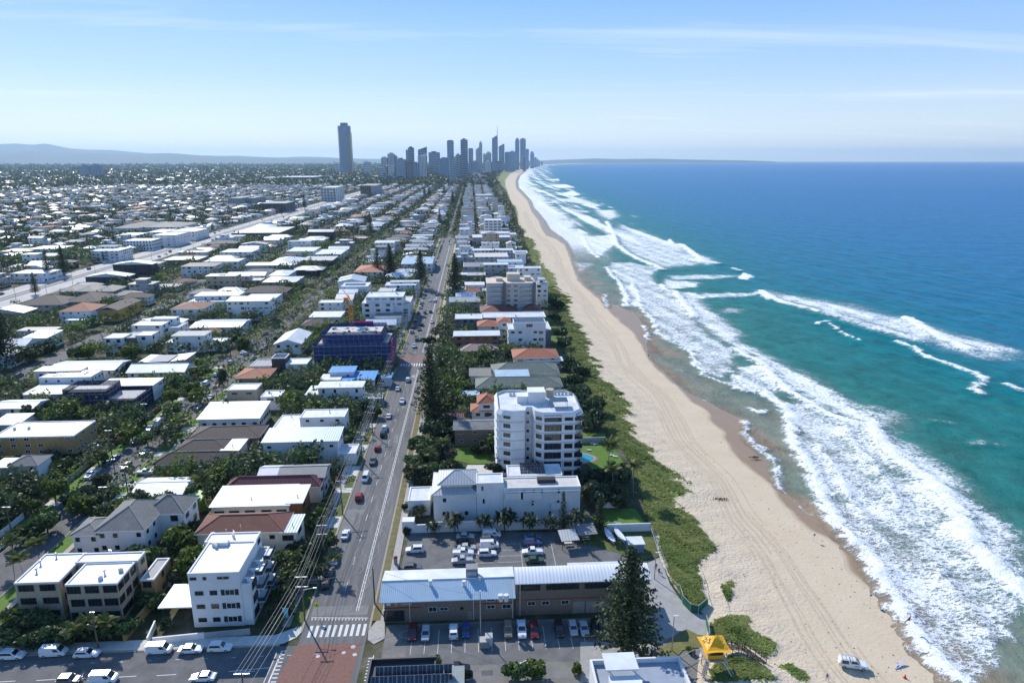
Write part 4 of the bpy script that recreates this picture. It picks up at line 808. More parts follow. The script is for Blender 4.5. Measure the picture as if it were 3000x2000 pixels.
bld('pergola with white slats behind the terracotta house', [V(1060,1099,908,898,3.2,'slab',white,rlb,1,open=True)], 'pergola', 'pergola')

# far seaside blocks
bld('grey and white seaside apartments with three gabled bays', [V(1090,1168,590,580,11,'flat',greyw,concl,4), V(1080,1180,575,570,9,'flat',white,whiter,3)], 'apartments', 'apartment_building')
bld('white seaside apartment block with framed balconies beyond the tall pine', [V(1113,1152,506,502,24,'flat',white,whiter,7,nw=4,win='g',ww=5,wh=2,skip=0)], 'apartments', 'apartment_building')
bld('pale grey long seaside apartments', [V(1085,1172,545,538,13,'flat',greyw,whiter,4,nw=8,win='g'), V(1105,1171,536,532,14.5,'slab',white,whiter,4)], 'apartments', 'apartment_building')
bld('white seaside house with blue-grey roof on the right', [V(1144,1200,602,596,10,'slab',white,rlb,3), V(1145,1205,616,606,8,'flat',white,whiter,2,pv=(8,3))])
bld('dark grey box house next to the white blue-roofed seaside house', [V(1064,1140,612,602,7.5,'flat',greyw,rmid,2)])
bld('brown flat house behind the curved balcony apartments', [V(1072,1115,632,625,7,'flat',purple,conc,2)])
bld('white low house with green roof edge by the pine', [V(1068,1112,655,648,5.4,'slab',white,whiter,1)])
bld('white seaside block with boxy balconies far along the dune', [V(1093,1130,448,446,17,'flat',white,whiter,5), V(1112,1132,456,454,12,'flat',white,whiter,4)], 'apartments', 'apartment_building')

# ---- octagonal white apartment tower
x0, yB = W(1139, 1052); x1, _ = W(1321, 1052); y0 = W(1240, 947, 21.)[1]; y1 = y0 + 21; xm = x0 + (x1-x0)*.37; HT = 21.0
apt = thing('apartment_tower', 'white octagonal seven-storey apartment tower with chamfered corners and cluttered white roof', 'apartments', ((x0+x1)/2, (y0+y1)/2, 0)); RECTS.append((x0, x1, y0, y1))
cx, cy = apt.location.x, apt.location.y; a0, a1, b0, b1, am = x0-cx, x1-cx, y0-cy, y1-cy, xm-cx; ch = 2.6
foot = [(a0+1.5,b0+1.2),(a0+4.5,b0),(am-1.2,b0+.6),(am-.6,b0+3.6),(am+1.2,b0+3.6),(am+1.8,b0),(am+4.2,b0-1.8),(a1-ch,b0-1.8),(a1,b0+1.2),(a1,b1-ch-2),(a1-ch,b1-1),(am+3,b1-2),(am-2,b1),(a0+ch,b1),(a0,b1-ch),(a0,b0+3)]
b = MB(); b.prism(foot, 0, HT-.9); ob('wall', b.mesh('wall', [white]), apt)
def scaled(P, s): mx_ = sum(p[0] for p in P)/len(P); my_ = sum(p[1] for p in P)/len(P); return [(mx_+(p[0]-mx_)*s, my_+(p[1]-my_)*s) for p in P]
ns = 7; sh = HT/ns
for s in range(1, ns): 
    b = MB(); b.prism(scaled(foot, 1.035), s*sh-.22, s*sh+.02); ob('floor_ledge', b.mesh('floor_ledge', [mat('ledge_blue_grey', (.52,.58,.62), .6, .1)]), apt)
b = MB(); P1 = scaled(foot, 1.03); P2 = scaled(foot, .95); n = len(foot)
b.add([(x,y,HT-.95) for x,y in P1] + [(x,y,HT+.5) for x,y in P2], [(i,(i+1)%n,n+(i+1)%n,n+i) for i in range(n)], 0); b.add([(x,y,HT-.3) for x,y in P2]+[(x,y,HT+.5) for x,y in P2], [(n+i,n+(i+1)%n,(i+1)%n,i) for i in range(n)], 0); b.add([(x,y,HT-.3) for x,y in P2], [tuple(range(n))], 1); ob('roof', b.mesh('roof', [white, whiter]), apt)
for s in range(ns):
    z = s*sh + sh*.55
    window(apt, 'f', a0+3., z, 2.2, 1.3, b0+.62, 'd').rotation_euler = (0,0,-.38)
    window(apt, 'f', am+3.0, z, 2.0, 1.4, b0-.92, 'd').rotation_euler = (0,0,-.64); window(apt, 'f', am, z, .8, .9, b0+3.6, 's')
    window(apt, 'f', am+4.2+3.0, z, 5.2, 2.1, b0-1.8, 'p'); window(apt, 'f', am+4.2+7.8, z, 2.5, 1.5, b0-1.8, 'd'); window(apt, 'f', am+4.2+10.9, z, 2.5, 1.5, b0-1.8, 'd')
    window(apt, 'f', a1-ch/2+.02, z, 3.0, 2.1, b0-.28, 'd').rotation_euler = (0,0,.855)
    window(apt, 'w', b0+7, z, 2.2, 1.4, a0, 'd'); window(apt, 'w', b0+12, z, 2.2, 1.4, a0, 'd'); window(apt, 'e', b0+6, z, 3, 2, a1, 'p'); window(apt, 'e', b0+11, z, 3, 2, a1, 'p')
b = MB(); b.box(am+.5, am+6, b0+9, b0+14, HT-.3, HT+3.4); b.box(am-3, am+.45, b0+9.5, b0+13.5, HT-.3, HT+1.9); ob('lift_house', b.mesh('lift_house', [white]), apt)
b = MB(); b.lathe([(1.4,0),(1.4,2.6)], 14, (am+8, b0+15, HT-.3)); ob('water_tank', b.mesh('water_tank', [mat('tank_beige', (.45,.38,.3), .7, .1)]), apt)
for i in range(9): ob('air_conditioner', ac, apt, ((a0+5+i*1.1) if i < 4 else am+10+(i-4)*1.2, b1-4.5, HT-.3))
for i in range(6): ob('roof_mast', ant, apt, (am-4+i*3.1, b0+2.5+(i % 3)*2, HT-.3), sc=(.7,.7,1.2))
b = MB(); b.box(am+7,am+12.5,b0+4,b0+8,HT+1.8,HT+1.95); [b.box(p,p+.12,q,q+.12,HT-.3,HT+1.8) for p in (am+7.1,am+12.2) for q in (b0+4.1,b0+7.7)]; ob('roof_canopy', b.mesh('roof_canopy', [glassb]), apt)

# ---- seaside apartment tower with curved balconies
x0, yB = W(1116, 702); x1, _ = W(1218, 702); y0 = W(1167, 652, 21)[1]; y1 = y0 + 20; T2 = thing('apartment_tower', 'beige seaside apartment tower with rounded glass balconies and dark stair columns', 'apartments', ((x0+x1)/2, (y0+y1)/2, 0)); RECTS.append((x0, x1, y0, y1))
hw = (x1-x0)/2; hd = 10
b = MB(); b.box(-hw, hw, -hd, hd, 0, 21.); ob('wall', b.mesh('wall', [mat('beige_grey_render', (.50,.48,.45), .7, .08)]), T2)
b = MB(); b.box(-hw-.3, hw+.3, -hd-.3, hd+.3, 20.99, 21.6); b.box(-2, 6, -3, 5, 21.6, 26); b.box(-9,-5,-4,2,21.6,23.5); b.box(9, 13, -3, 4, 21.6, 24); ob('roof', b.mesh('roof', [mat('sandy_roof', (.62,.52,.42), .8, .12)]), T2)
for s in range(7):
    for xx in (-hw*.62, hw*.66):
        r_ = hw*.30; pts = [(xx + r_*math.cos(q), -hd - 1.8*math.sin(q)) for q in np.linspace(math.pi, 2*math.pi, 9)[::-1]]; pts = [(p, -hd - abs(q+hd)) for p, q in pts]
        b = MB(); b.prism([(xx-r_,-hd-.002)] + pts[::-1][1:-1] + [(xx+r_,-hd-.002)], s*3+.02, s*3+.28, 0); ob('balcony', b.mesh('balcony', [white]), T2)
        b = MB(); b.prism([(xx-r_*.98,-hd-.02)] + [(xx+(p-xx)*.98, q+.03) for p, q in pts[::-1][1:-1]] + [(xx+r_*.98,-hd-.02)], s*3+.285, s*3+1.15, 0); ob('balustrade', b.mesh('balustrade', [mat('pale_glass', (.30,.38,.42), .15, .05, spec=.6)]), T2)
    for u in (-hw*.1, hw*.2): window(T2, 'f', u, s*3+1.6, 2.6, 1.7, -hd, 'g')
    window(T2, 'w', -4, s*3+1.6, 2.4, 1.4, -hw, 'd'); window(T2, 'w', 3, s*3+1.6, 2.4, 1.4, -hw, 'd')
for u in (-hw*.27, hw*.97): b = MB(); b.box(u-.9, u+.9, -hd-2, -hd-.003, 0, 22.3); ob('stair_column', b.mesh('stair_column', [purple]), T2)

# ---- large white villa behind a boundary wall
def rel(q, c): return dict(q)
vw = W(1100, 1219)[1]
villa = bld('large white windowless-fronted villa with pyramid roofs, roof terrace and solar panels', [
 M_(W(995,1134,8)[0], W(1094,1134,8)[0], W(1040,1134,8)[1], W(1040,1134,8)[1]+13, 8., 'hip', white, rgrey, 2, rise=2.4, skip=.45, ww=.9, wh=1.1),
 V(1094.5,1156,1109,1086,11.2,'flat',white,whiter,3,skip=.6,nw=2,ww=.5,wh=1.3), V(1156.5,1335,1120,1094,9.8,'flat',white,concl,3,nw=9,skip=.62,ww=.55,wh=1.3), V(1166,1292,1092,1066,8.,'flat',white,whiter,2,pv=(7,4)), V(937,987,1149,1117,4.6,'flat',white,whiter,1,skip=.9)], 'villa', 'villa', detail=1)
vx, vy = villa.location.x, villa.location.y
q0, q1, yt = W(1003,1106,10.4)[0]-vx, W(1093,1106,10.4)[0]-vx, W(1045,1114,10.4)[1]-vy; b = MB(); hip(b, q0+.8, q1-.3, yt+1, yt+9, 10.4, 2.2); b.box(q0+1.6, q1-1, yt+1.8, yt+8, 8.2, 10.2, 1); ob('upper_roof', b.mesh('upper_roof', [rgrey, white, capmat(rgrey)]), villa)
xa, xb_ = W(1160,1120,9.8)[0]-vx, W(1333,1120,9.8)[0]-vx; ya = W(1245,1120,9.8)[1]-vy
for xx, zz_, ww_, hh_ in ((.12,7.6,4.8,1.9),(.35,7.6,5.6,1.9),(.72,4.2,4.2,2.2)): b = MB(); b.box(xa+xx*(xb_-xa)-ww_/2, xa+xx*(xb_-xa)+ww_/2, ya-.09, ya-.001, zz_-hh_/2, zz_+hh_/2); ob('wall_panel', b.mesh('wall_panel', [white]), villa)
b = MB(); b.box(xa, xb_, ya-.35, ya-.002, 8.9, 9.1); b.box(xa+(xb_-xa)*.42, xb_, ya-.3, ya-.002, 8.0, 8.15); b.box(xa, xa+(xb_-xa)*.42, ya-.3, ya-.002, 5.5, 5.65); ob('ledge', b.mesh('ledge', [white]), villa)
b = MB(); b.box(xa+9, xa+14, ya+3.2, ya+5.2, 9.56, 10.6); ob('spa_cover', b.mesh('spa_cover', [framed]), villa)
bw = thing('boundary_wall', 'white rendered boundary wall below the villa along the car park', 'wall', (W(924,1225)[0], vw, 0)); b = MB(); L0 = W(1335,1219)[0]-W(924,1225)[0]
b.prism([(0,0),(L0,0),(L0,.3),(0,.3)], 0, 2.3); b.box(0, 3.2, -.05, 2.4, 2.3, 3.4); b.prism([(7,0.01),(L0*.55,.01),(L0*.55,.29),(7,.29)], 2.302, 3.0); ob('wall', b.mesh('wall', [white]), bw)
b = MB(); b.box(-.1, L0*.55, -.1, .4, 3.0, 3.1) if False else b.box(-.06, L0+.06, -.06, .36, 2.301, 2.36); ob('coping', b.mesh('coping', [whiter]), bw)

# ---- surf club
e0 = W(874,1383,5.6); e1 = W(1187,1377,5.6); yr0 = W(1030,1330,7.2)[1]; yk = W(1030,1314,6.2)[1]
club = thing('surf_club', 'long brown brick surf club with pale blue ribbed roof and white upper hall', 'surf club', (e0[0], e0[1]+.9, 0)); ox, oy = e0[0], e0[1]+.9
LL = e1[0]-ox-.4; dp = max(yk - oy, 9); yr_ = yr0 - oy
b = MB(); b.box(.6, LL, 0, dp-.3, 0, 5.5); b.add([(.6,0,5.5),(.6,dp-.3,6.0),(.6,yr_,7.05)],[(2,1,0)]); ob('wall', b.mesh('wall', [mat('club_brick', (.215,.165,.125), .85, .22, 2.6)]), club)
b = MB(); T5 = .0
def slope(xa, xb, ya, za, yb_, zb_, mi, th=.16): b.add([(xa,ya,za),(xb,ya,za),(xb,yb_,zb_),(xa,yb_,zb_),(xa,ya,za+th),(xb,ya,za+th),(xb,yb_,zb_+th),(xa,yb_,zb_+th)], [(4,5,6,7),(0,1,5,4),(1,2,6,5),(2,3,7,6),(3,0,4,7),(3,2,1,0)], mi)
slope(-.3, LL+.2, -.9, 5.35, yr_, 7.1, 0); slope(-.3, LL+.2, yr_+.001, 7.1, dp+.6, 6.1, 1)
for i in range(int((LL+.4)/.42)): x = -.2+i*.42; b.add([(x,-.9,5.515),(x+.09,-.9,5.515),(x+.09,yr_,7.265),(x,yr_,7.265),(x,-.9,5.58),(x+.09,-.9,5.58),(x+.09,yr_,7.33),(x,yr_,7.33)], [(4,5,6,7),(0,1,5,4),(1,2,6,5),(3,0,4,7)], 0)
b.tube((-.3,yr_,7.3),(LL+.2,yr_,7.3),.16,n=6,mi=1); ob('roof', b.mesh('roof', [mat('club_roof_blue', (.42,.54,.63), .4, .08, .4), whiter]), club)
h0 = W(1186,1355,8.2); h1 = W(1505,1350,8.2); hy = max(h0[1]-oy, .5); hx0 = LL+.25; hx1 = h1[0]-ox; hd_ = W(1320,1300,9.2)[1]-oy
b = MB(); b.box(hx0, hx1-1.2, hy+.3, hd_-.5, 0, 8.0); ob('wall', b.mesh('wall', [MATS['club_brick']]), club)
b = MB(); n_ = 10
for i in range(n_):
    t0, t1 = i/n_, (i+1)/n_; f0 = lambda t_: 8.1 + 1.1*math.sin(t_*1.75); slope(hx0-.1, hx1, hy-.5+(hd_-hy+.8)*t0, f0(t0), hy-.5+(hd_-hy+.8)*t1, f0(t1), 0)
ob('roof', b.mesh('roof', [mat('hall_roof', (.72,.74,.76), .45, .06, .3, waves=('X', .75, .035))]), club)
b = MB(); b.box(hx0+(hx1-hx0)*.42, hx1-1, hd_+.2, hd_+5, 6.6, 6.9); [b.box(q,q+.2,hd_+4.6,hd_+4.8,0,6.6) for q in (hx0+(hx1-hx0)*.45, hx1-1.5)]; ob('rear_roof', b.mesh('rear_roof', [whiter]), club)
for i in range(22):                                                                  # long clerestory of single panes
    if i in (4, 11, 17): continue
    window(club, 'f', hx0+1.2+i*(hx1-hx0-3)/22, 6.9, (hx1-hx0-3)/22*.96, 1.7, hy+.3, 's')
for u, z, wd, ht, st in ((.07,1.6,4.4,2.6,'p'),(.36,2.9,1.8,1.2,'w'),(.445,2.9,1.8,.8,'w'),(.58,2.9,.7,.6,'s'),(.80,4.9,1.8,1.2,'w'),(.92,4.9,1.8,1.1,'w'),(.80,3.0,1.8,.9,'w'),(.92,3.0,2.0,1.0,'w')): window(club, 'f', .6+u*LL, z, wd, ht, 0, st)
for u in (.05,.155,.30): window(club, 'f', hx0+u*(hx1-hx0)+2, 2.9, 1.7, .95, hy+.3, 'w')
rd = mat('roller_door', (.34,.30,.27), .6, .06, waves=('Z',.12,.1))
for u in (.44,.53,.62,.80): b = MB(); b.box(-1.4,1.4,-.04,0.0,0,2.9); ob('roller_door', b.mesh('roller_door', [rd]), club, (hx0+u*(hx1-hx0)+1, hy+.299, 0))
b = MB(); b.box(-.5,.5,-.05,0,0,2.1); ob('door', b.mesh('door', [mat('grey_door', (.25,.22,.2), .6, .05)]), club, (.6+.64*LL, -.001, 0))
redm = mat('red_band', (.28,.03,.025), .6, .1)
b = MB(); b.box(.5,8.2,-.09,-.001,3.45,3.65); b.box(LL*.70,LL-.2,-.07,-.001,3.75,3.9); ob('red_band', b.mesh('red_band', [redm]), club); b = MB(); b.box(hx0+.3,hx1-6,hy+.22,hy+.299,3.75,3.9); ob('red_band', b.mesh('red_band', [redm]), club)
for u in (.21*LL, .69*LL, LL-.4): b = MB(); b.tube((u,-.12,0),(u,-.12,5.3),.07,n=5); ob('downpipe', b.mesh('downpipe', [frame]), club)
b = MB(); b.tube((hx0+1,hy+.15,0),(hx0+1,hy+.15,8),.08,n=5); ob('downpipe', b.mesh('downpipe', [frame]), club)
# small painted emblems on the gable end of the front wall: a pale flag patch, a round badge, a grey name strip
b = MB(); b.box(1.1,1.9,-.06,-.001,4.2,4.75); ob('wall_sign', b.mesh('wall_sign', [mat('pale_sign', (.55,.68,.68), .5, .05)]), club)
b = MB(); b.lathe([(.42,0),(.42,.05)], 14); o_ = ob('wall_badge', b.mesh('wall_badge', [mat('gold_badge', (.55,.30,.06), .5, .1)]), club, (3.1,-.001,4.45), (R(90),0,0))
b = MB(); b.box(4.1,6.4,-.06,-.001,4.2,4.6); ob('name_strip', b.mesh('name_strip', [mat('grey_sign', (.36,.36,.36), .5, .05)]), club); b = MB(); b.box(3.9,6.0,-.06,-.001,4.8,4.95); ob('name_strip', b.mesh('name_strip', [MATS['grey_sign']]), club)
tv = MB(); tv.lathe([(.42,0),(.42,1.0),(.55,1.0),(.55,1.5),(.45,1.55)], 12); tv = tv.mesh('roof_vent', [mat('vent_white', (.66,.68,.66), .5, .08)])
for px, py, s in ((1304,0,0),): pass
for px, py, s in ((989,1345,.8),(1066,1345,.8),(1102,1337,.7),(1150,1369,1.),(1163,1369,1.)):
    X, Y = W(px, py, 6.6); zz_ = 5.5 + 1.75*max(0, min(1, (Y-oy+.9)/(yr_+.9))); ob('roof_vent', tv, club, (X-ox, Y-oy, zz_), sc=(s,s,s))
b = MB(); b.box(-1.3,1.3,-1.1,1.1,0,2.3); b.box(-1.0,1.0,-1.16,-1.101,.3,1.6,1); ob('plant_unit', b.mesh('plant_unit', [mat('unit_grey', (.22,.22,.23), .6, .1), alum]), club, (W(1084,1312,7)[0]-ox, yr_+1.6, 6.9))
RECTS.append((ox, ox+hx1, oy-1, oy+hd_+5))

# ---- bottom centre roof with solar rows, grey annexe; bottom right white rooftop
lr = thing('restaurant_building', 'charcoal building at the bottom edge with two rows of solar panels on its roof', 'building', (W(850,1530,4.)[0], 96, 0)); lx = lr.location.x; le = W(1000,1530,4.)[0]-lx; yt = W(920,1512,4.6)[1]-96
b = MB(); b.box(0, le, 0, yt, 0, 4.0); ob('wall', b.mesh('wall', [darkw]), lr); b = MB(); b.box(-.1,le+.1,yt-.25,yt+.05,4.001,4.9); b.box(-.1,.3,0,yt-.251,4.001,4.9); b.box(le-.2,le+.1,0,yt-.251,4.001,4.5); b.box(.3,le-.2,0,yt-.25,4.001,4.1,1); ob('roof', b.mesh('roof', [darkw, mat('charcoal_roof', (.06,.058,.058), .6, .15, .5, waves=('Y',.5,.2))]), lr)
for r_, py in ((0,1536),(1,1558)):
    yy = W(930,py,5)[1]-96
    for i in range(9): ob('solar_panel', sp, lr, (W(872,py,5)[0]-lx + r_*-.8 + i*1.56, yy, 4.75), (R(58),0,0), (1.5,1,1))
    b = MB(); b.box(W(872,py,5)[0]-lx-.8*r_, W(872,py,5)[0]-lx+13, yy+.45, yy+.55, 4.1, 5.2); ob('panel_rack', b.mesh('panel_rack', [framed]), lr)
b = MB(); b.box(le+.2, le+5.4, 0, yt-1, 0, 3.4); ob('annexe', b.mesh('annexe', [mat('grey_annexe', (.22,.26,.26), .6, .1)]), lr); RECTS.append((lx, lx+le+6, 90, 96+yt))
t0 = W(1352,1503,9.); 
rt = thing('apartment_building', 'white flat-roofed building with rooftop canopy at the bottom edge by the lifeguard tower', 'apartments', (t0[0], 90, 0)); xe = W(1585,1568,9.)[0]-t0[0]; yt = W(1450,1512,9.)[1]-90
b = MB(); b.box(0, xe, 0, yt, 0, 8.2); ob('wall', b.mesh('wall', [white]), rt)
b = MB(); b.box(.3,xe-.3,.3,yt-.3,8.201,8.3,1); b.box(-.06,xe+.06,yt-.3,yt+.05,8.201,9.2); b.box(-.06,.35,0,yt-.301,8.201,9.2); b.box(xe-.3,xe+.06,0,yt-.301,8.201,9.2); ob('roof', b.mesh('roof', [white, mat('blue_grey_deck', (.30,.34,.40), .6, .1)]), rt)
c0 = W(1400,1525,11.5); b = MB(); b.box(c0[0]-t0[0]-.8, W(1465,1525,11.5)[0]-t0[0], yt-5.4, yt-1.2, 11.2, 11.45); [b.box(p,p+.15,q,q+.15,8.3,11.2) for p in (c0[0]-t0[0], W(1463,1525,11.5)[0]-t0[0]-.4) for q in (yt-5.2, yt-1.6)]; ob('canopy', b.mesh('canopy', [whiter]), rt)
b = MB(); b.box(2.2, 7.6, yt-7.6, yt-5.6, 8.301, 10.4); ob('stair_house', b.mesh('stair_house', [white]), rt)
b = MB(); b.box(xe*.33, xe*.66, 1, yt-7.5, 8.301, 8.6); b.box(xe*.35,xe*.64,1.2,yt-7.7,8.6,8.65,1); ob('skylight', b.mesh('skylight', [white, glassb]), rt); RECTS.append((t0[0], t0[0]+xe, 88, 90+yt))
b = MB(); b.box(-3.4,-.1,0,yt-6,0,6); ob('side_annexe', b.mesh('side_annexe', [white]), rt); b = MB()
for i in range(7): b.box(-3.3,-.2,yt-7-i*.5,yt-6.8-i*.5,6.001,6.12)
ob('slat', b.mesh('slat', [whiter]), rt)
# ------------------------------------------------------------ scaffolded building and crane
def net(name, col, a): 
    m = mat(name, col, .8, .15, .5, spec=.1); t = m.node_tree; b = t.nodes['Principled BSDF']; b.inputs['Alpha'].default_value = a; return m
blue_net = net('blue_scaffold_net', (.008,.042,.17), .82); navy_net = net('navy_scaffold_net', (.012,.022,.075), .85); pink_net = net('pink_scaffold_net', (.65,.06,.16), .85)
def scaffold(label, x0, x1, y0, y1, h, netm, upper=None, wallm=conc, pinks=(), name='scaffolded_building'):
    r = thing(name, label, 'building site', ((x0+x1)/2, (y0+y1)/2, 0)); a, c = (x1-x0)/2, (y1-y0)/2; RECTS.append((x0, x1, y0, y1))
    b = MB(); b.box(-a+1.4, a-1.4, -c+1.4, c-1.4, 0, h-1.2); ob('concrete_frame', b.mesh('concrete_frame', [wallm]), r)
    vols = [(-a, a, -c, c, 0, h)]
    if upper: u0, u1, v0, v1, uh = upper; vols.append((u0, u1, v0, v1, h-1, uh)); b = MB(); b.box(u0+1.2, u1-1.2, v0+1.2, v1-1.2, h-1.19, uh-1.6); ob('upper_floor', b.mesh('upper_floor', [concl]), r)
    for p0, p1, q0, q1, z0, z1 in vols:
        b = MB(); b.add([(p0,q0,z0),(p1,q0,z0),(p1,q1,z0),(p0,q1,z0),(p0,q0,z1),(p1,q0,z1),(p1,q1,z1),(p0,q1,z1)], [(0,1,5,4),(1,2,6,5),(2,3,7,6),(3,0,4,7)]); ob('scaffold_net', b.mesh('scaffold_net', [netm]), r)
        b = MB(); 
        for z in np.arange(z0+2, z1+.1, 2.): 
            for (s0, s1) in (((p0,q0-.06),(p1,q0-.06)),((p0-.06,q0),(p0-.06,q1)),((p1+.06,q0),(p1+.06,q1))): b.tube((*s0,z),(*s1,z),.05,n=4)
        for x in np.arange(p0, p1+.1, 2.4): b.tube((x,q0-.06,z0),(x,q0-.06,z1+.9),.045,n=4); b.tube((x,q1+.06,z0),(x,q1+.06,z1+.9),.045,n=4)
        for y in np.arange(q0+2.4, q1, 2.4): b.tube((p1+.06,y,z0),(p1+.06,y,z1+.9),.045,n=4)
        ob('scaffold_tube', b.mesh('scaffold_tube', [steel]), r)
        for z in np.arange(z0+4, z1, 4.): b = MB(); b.box(p0,p1,q0-.13,q0-.07,z-.09,z+.09); ob('scaffold_plank', b.mesh('scaffold_plank', [mat('plank', (.40,.36,.30), .8, .2, 2)]), r)
    for p0, p1, q0, q1, z0, z1 in pinks: b = MB(); b.box(p0,p1,q0,q1,z0,z1); ob('pink_net', b.mesh('pink_net', [pink_net]), r)
    return r, vols[-1]
sx0, sy0 = W(729, 862); sx1 = W(893, 866)[0]; sx0 = W(726, 850)[0]; sy0 = W(800, 852)[1]
sc, uv_ = scaffold('five-level building wrapped in blue scaffold netting with white roof deck, beside the avenue', sx0, sx1, sy0, sy0+24, 13.5, blue_net, upper=(-(sx1-sx0)/2+3.5, (sx1-sx0)/2-4, -8, 10.5, 17.8), pinks=[((sx1-sx0)/2+.15, (sx1-sx0)/2+.3, -10.5, -3, 1, 13.6), (-2, 7, 10.7, 10.85, 15.6, 18.6)])
for i in range(22): b = MB(); s_ = rnd.uniform(.3,1.1); b.box(-s_, s_, -.5, .5, 0, rnd.uniform(.2,.8)); ob('building_material', b.mesh('building_material', [rnd.choice([white, timber, concl, framed])]), sc, (rnd.uniform(uv_[0]+3, uv_[1]-3), rnd.uniform(-5, 8), 16.2), (0,0,rnd.random()*3))
cxx, cyy = W(802, 752, 14); cr_ = thing('tower_crane', 'orange lattice tower crane standing behind the blue scaffolding', 'crane', (cxx+1, sy0+30, 0)); om = mat('crane_orange', (.62,.20,.02), .5, .1)
b = MB()
for z in np.arange(0, 27, 1.5):
    for (p, q) in (((-.8,-.8),(.8,-.8)),((.8,-.8),(.8,.8)),((.8,.8),(-.8,.8)),((-.8,.8),(-.8,-.8))): b.tube((*p,z),(*q,z+1.5),.07,n=4); b.tube((*p,z),(*q,z),.06,n=4)
for p in ((-.8,-.8),(.8,-.8),(.8,.8),(-.8,.8)): b.tube((*p,0),(*p,27.2),.13,n=4)
ob('mast', b.mesh('mast', [om]), cr_); b = MB(); b.box(-1.2,1.2,-1.2,1.2,27.2,28.0); b.box(-2.6,-.6,-2.8,-1.2,27.6,29.4); ob('cab', b.mesh('cab', [om]), cr_)
b = MB(); b.tube((0,0,28),(-6,14,30.5),.3,.15,4); b.tube((0,0,28),(0,-4.5,31),.2,n=4); b.tube((0,-4.5,31),(-6,14,30.6),.06,n=4); b.tube((0,0,28),(1.5,-6,28.4),.3,n=4); ob('jib', b.mesh('jib', [om]), cr_)
b = MB(); b.box(.6,2.4,-7,-5,26.9,28.9); ob('counterweight', b.mesh('counterweight', [conc]), cr_)
qx0, qy0 = W(125, 955); qx1 = W(310, 955)[0]
sc2, _ = scaffold('half-built house wrapped in navy scaffold netting on the left, open roof frames', qx0, qx1, qy0, qy0+15, 6.6, navy_net, upper=(-(qx1-qx0)/2+3, 4, -5, 6, 9.8), wallm=greyw)

# ------------------------------------------------------------ skyline towers
tb = {'blue': (.10,.19,.32), 'dark': (.045,.085,.15), 'pale': (.46,.52,.58), 'white': (.70,.73,.76), 'grey': (.16,.22,.30), 'brown': (.22,.21,.215), 'green': (.14,.25,.30), 'gold': (.24,.22,.15), 'sand': (.50,.47,.36)}  # tones shifted to blue, so part of the distance haze is painted in
tmats = {k: mat('tower_'+k, c, .35, .12, .02, spec=.5) for k, c in tb.items()}; tbm = mat('tower_band', (.36,.43,.50), .6, .1, .02); tbd = mat('tower_band_dark', (.035,.055,.085), .2, .1, .02, spec=.6)
def from_photo(px, top, d_y, base=0):            # ground point straight below a pixel at a given distance
    u = (px*DS-1500)/FPX; v = (top*DS-1000)/FPX; c, s = math.cos(TH), math.sin(TH); fy = c - v*s; fz = -s - v*c
    dx_ = u*math.cos(YAW) + fy*math.sin(YAW); dy_ = -u*math.sin(YAW) + fy*math.cos(YAW); k = d_y/dy_; return dx_*k, d_y, H + fz*k
def tower(label, xl, xr, top, base, col, style='band', shape='box', crown=None, name='tower', detail=True):
    _, D = W((xl+xr)/2, base); a = from_photo(xl, base, D)[0]; c = from_photo(xr, base, D)[0]; h = from_photo((xl+xr)/2, top, D)[2]; wd = c - a; dep = max(wd*.8, 18)
    r = thing(name, label, 'tower', ((a+c)/2, D + dep/2, 0)); hw, hd = wd/2, dep/2; q = hw*.32
    if shape == 'oct': foot = [(-hw+q,-hd),(hw-q,-hd),(hw,-hd+q),(hw,hd-q),(hw-q,hd),(-hw+q,hd),(-hw,hd-q),(-hw,-hd+q)]
    elif shape == 'round': foot = [(hw*math.cos(t_), hd*math.sin(t_)) for t_ in np.linspace(0, 2*math.pi, 15)[:-1]]
    else: foot = [(-hw,-hd),(hw,-hd),(hw,hd),(-hw,hd)]
    b = MB(); b.prism(foot, 0, h); ob('shaft', b.mesh('shaft', [tmats[col]]), r)
    light = col in ('white', 'pale', 'sand', 'brown', 'gold')
    if detail:
        b = MB(); step = max(6.5, D/420.) 
        if style in ('band', 'mix'):
            for z in np.arange(step, h-2, step): b.prism(scaled(foot, 1.035), z, z+step*.40)
        if style in ('fin', 'mix'):
            n = max(3, int(wd/7))
            for i in range(n+1): x = -hw + wd*i/n; b.box(x-.9, x+.9, -hd-.9, -hd-.01, 0, h-1); 
            for i in range(4): y = -hd + dep*i/3.; b.box(-hw-.9, -hw-.01, y-.9, y+.9, 0, h-1); b.box(hw+.01, hw+.9, y-.9, y+.9, 0, h-1)
        ob('floor_bands' if style == 'band' else 'facade_fins', b.mesh('floor_bands', [tbd if light else tbm]), r)
    b = MB()
    if crown == 'step': b.prism(scaled(foot, .62), h, h*1.06)
    elif crown == 'slope': b.add([(-hw,-hd,h),(hw,-hd,h),(hw,hd,h),(-hw,hd,h),(hw*.2,-hd,h*1.07),(hw,-hd,h*1.12),(hw,hd,h*1.12),(hw*.2,hd,h*1.07)], [(0,1,5,4),(1,2,6,5),(2,3,7,6),(3,0,4,7),(4,5,6,7)])
    elif crown == 'dome': [b.prism(scaled(foot, 1-.07*i*i*.5), h+i*h*.012, h+(i+1)*h*.012) for i in range(4)]
    elif crown == 'spire': b.add([(-hw,-hd,h),(hw,-hd,h),(hw,hd,h),(-hw,hd,h),(hw,0,h*1.10)], [(0,1,4),(1,2,4),(2,3,4),(3,0,4)]); b.tube((hw*.9,0,h), (hw*.9,0,h*1.37), 3.0, .9, 5)
    else: b.box(-hw*.5, hw*.4, -hd*.5, hd*.5, h, h+6)
    ob('roof_crown', b.mesh('roof_crown', [tmats[col]]), r); return r
def TZ(x): return 744.8 + x*.2335
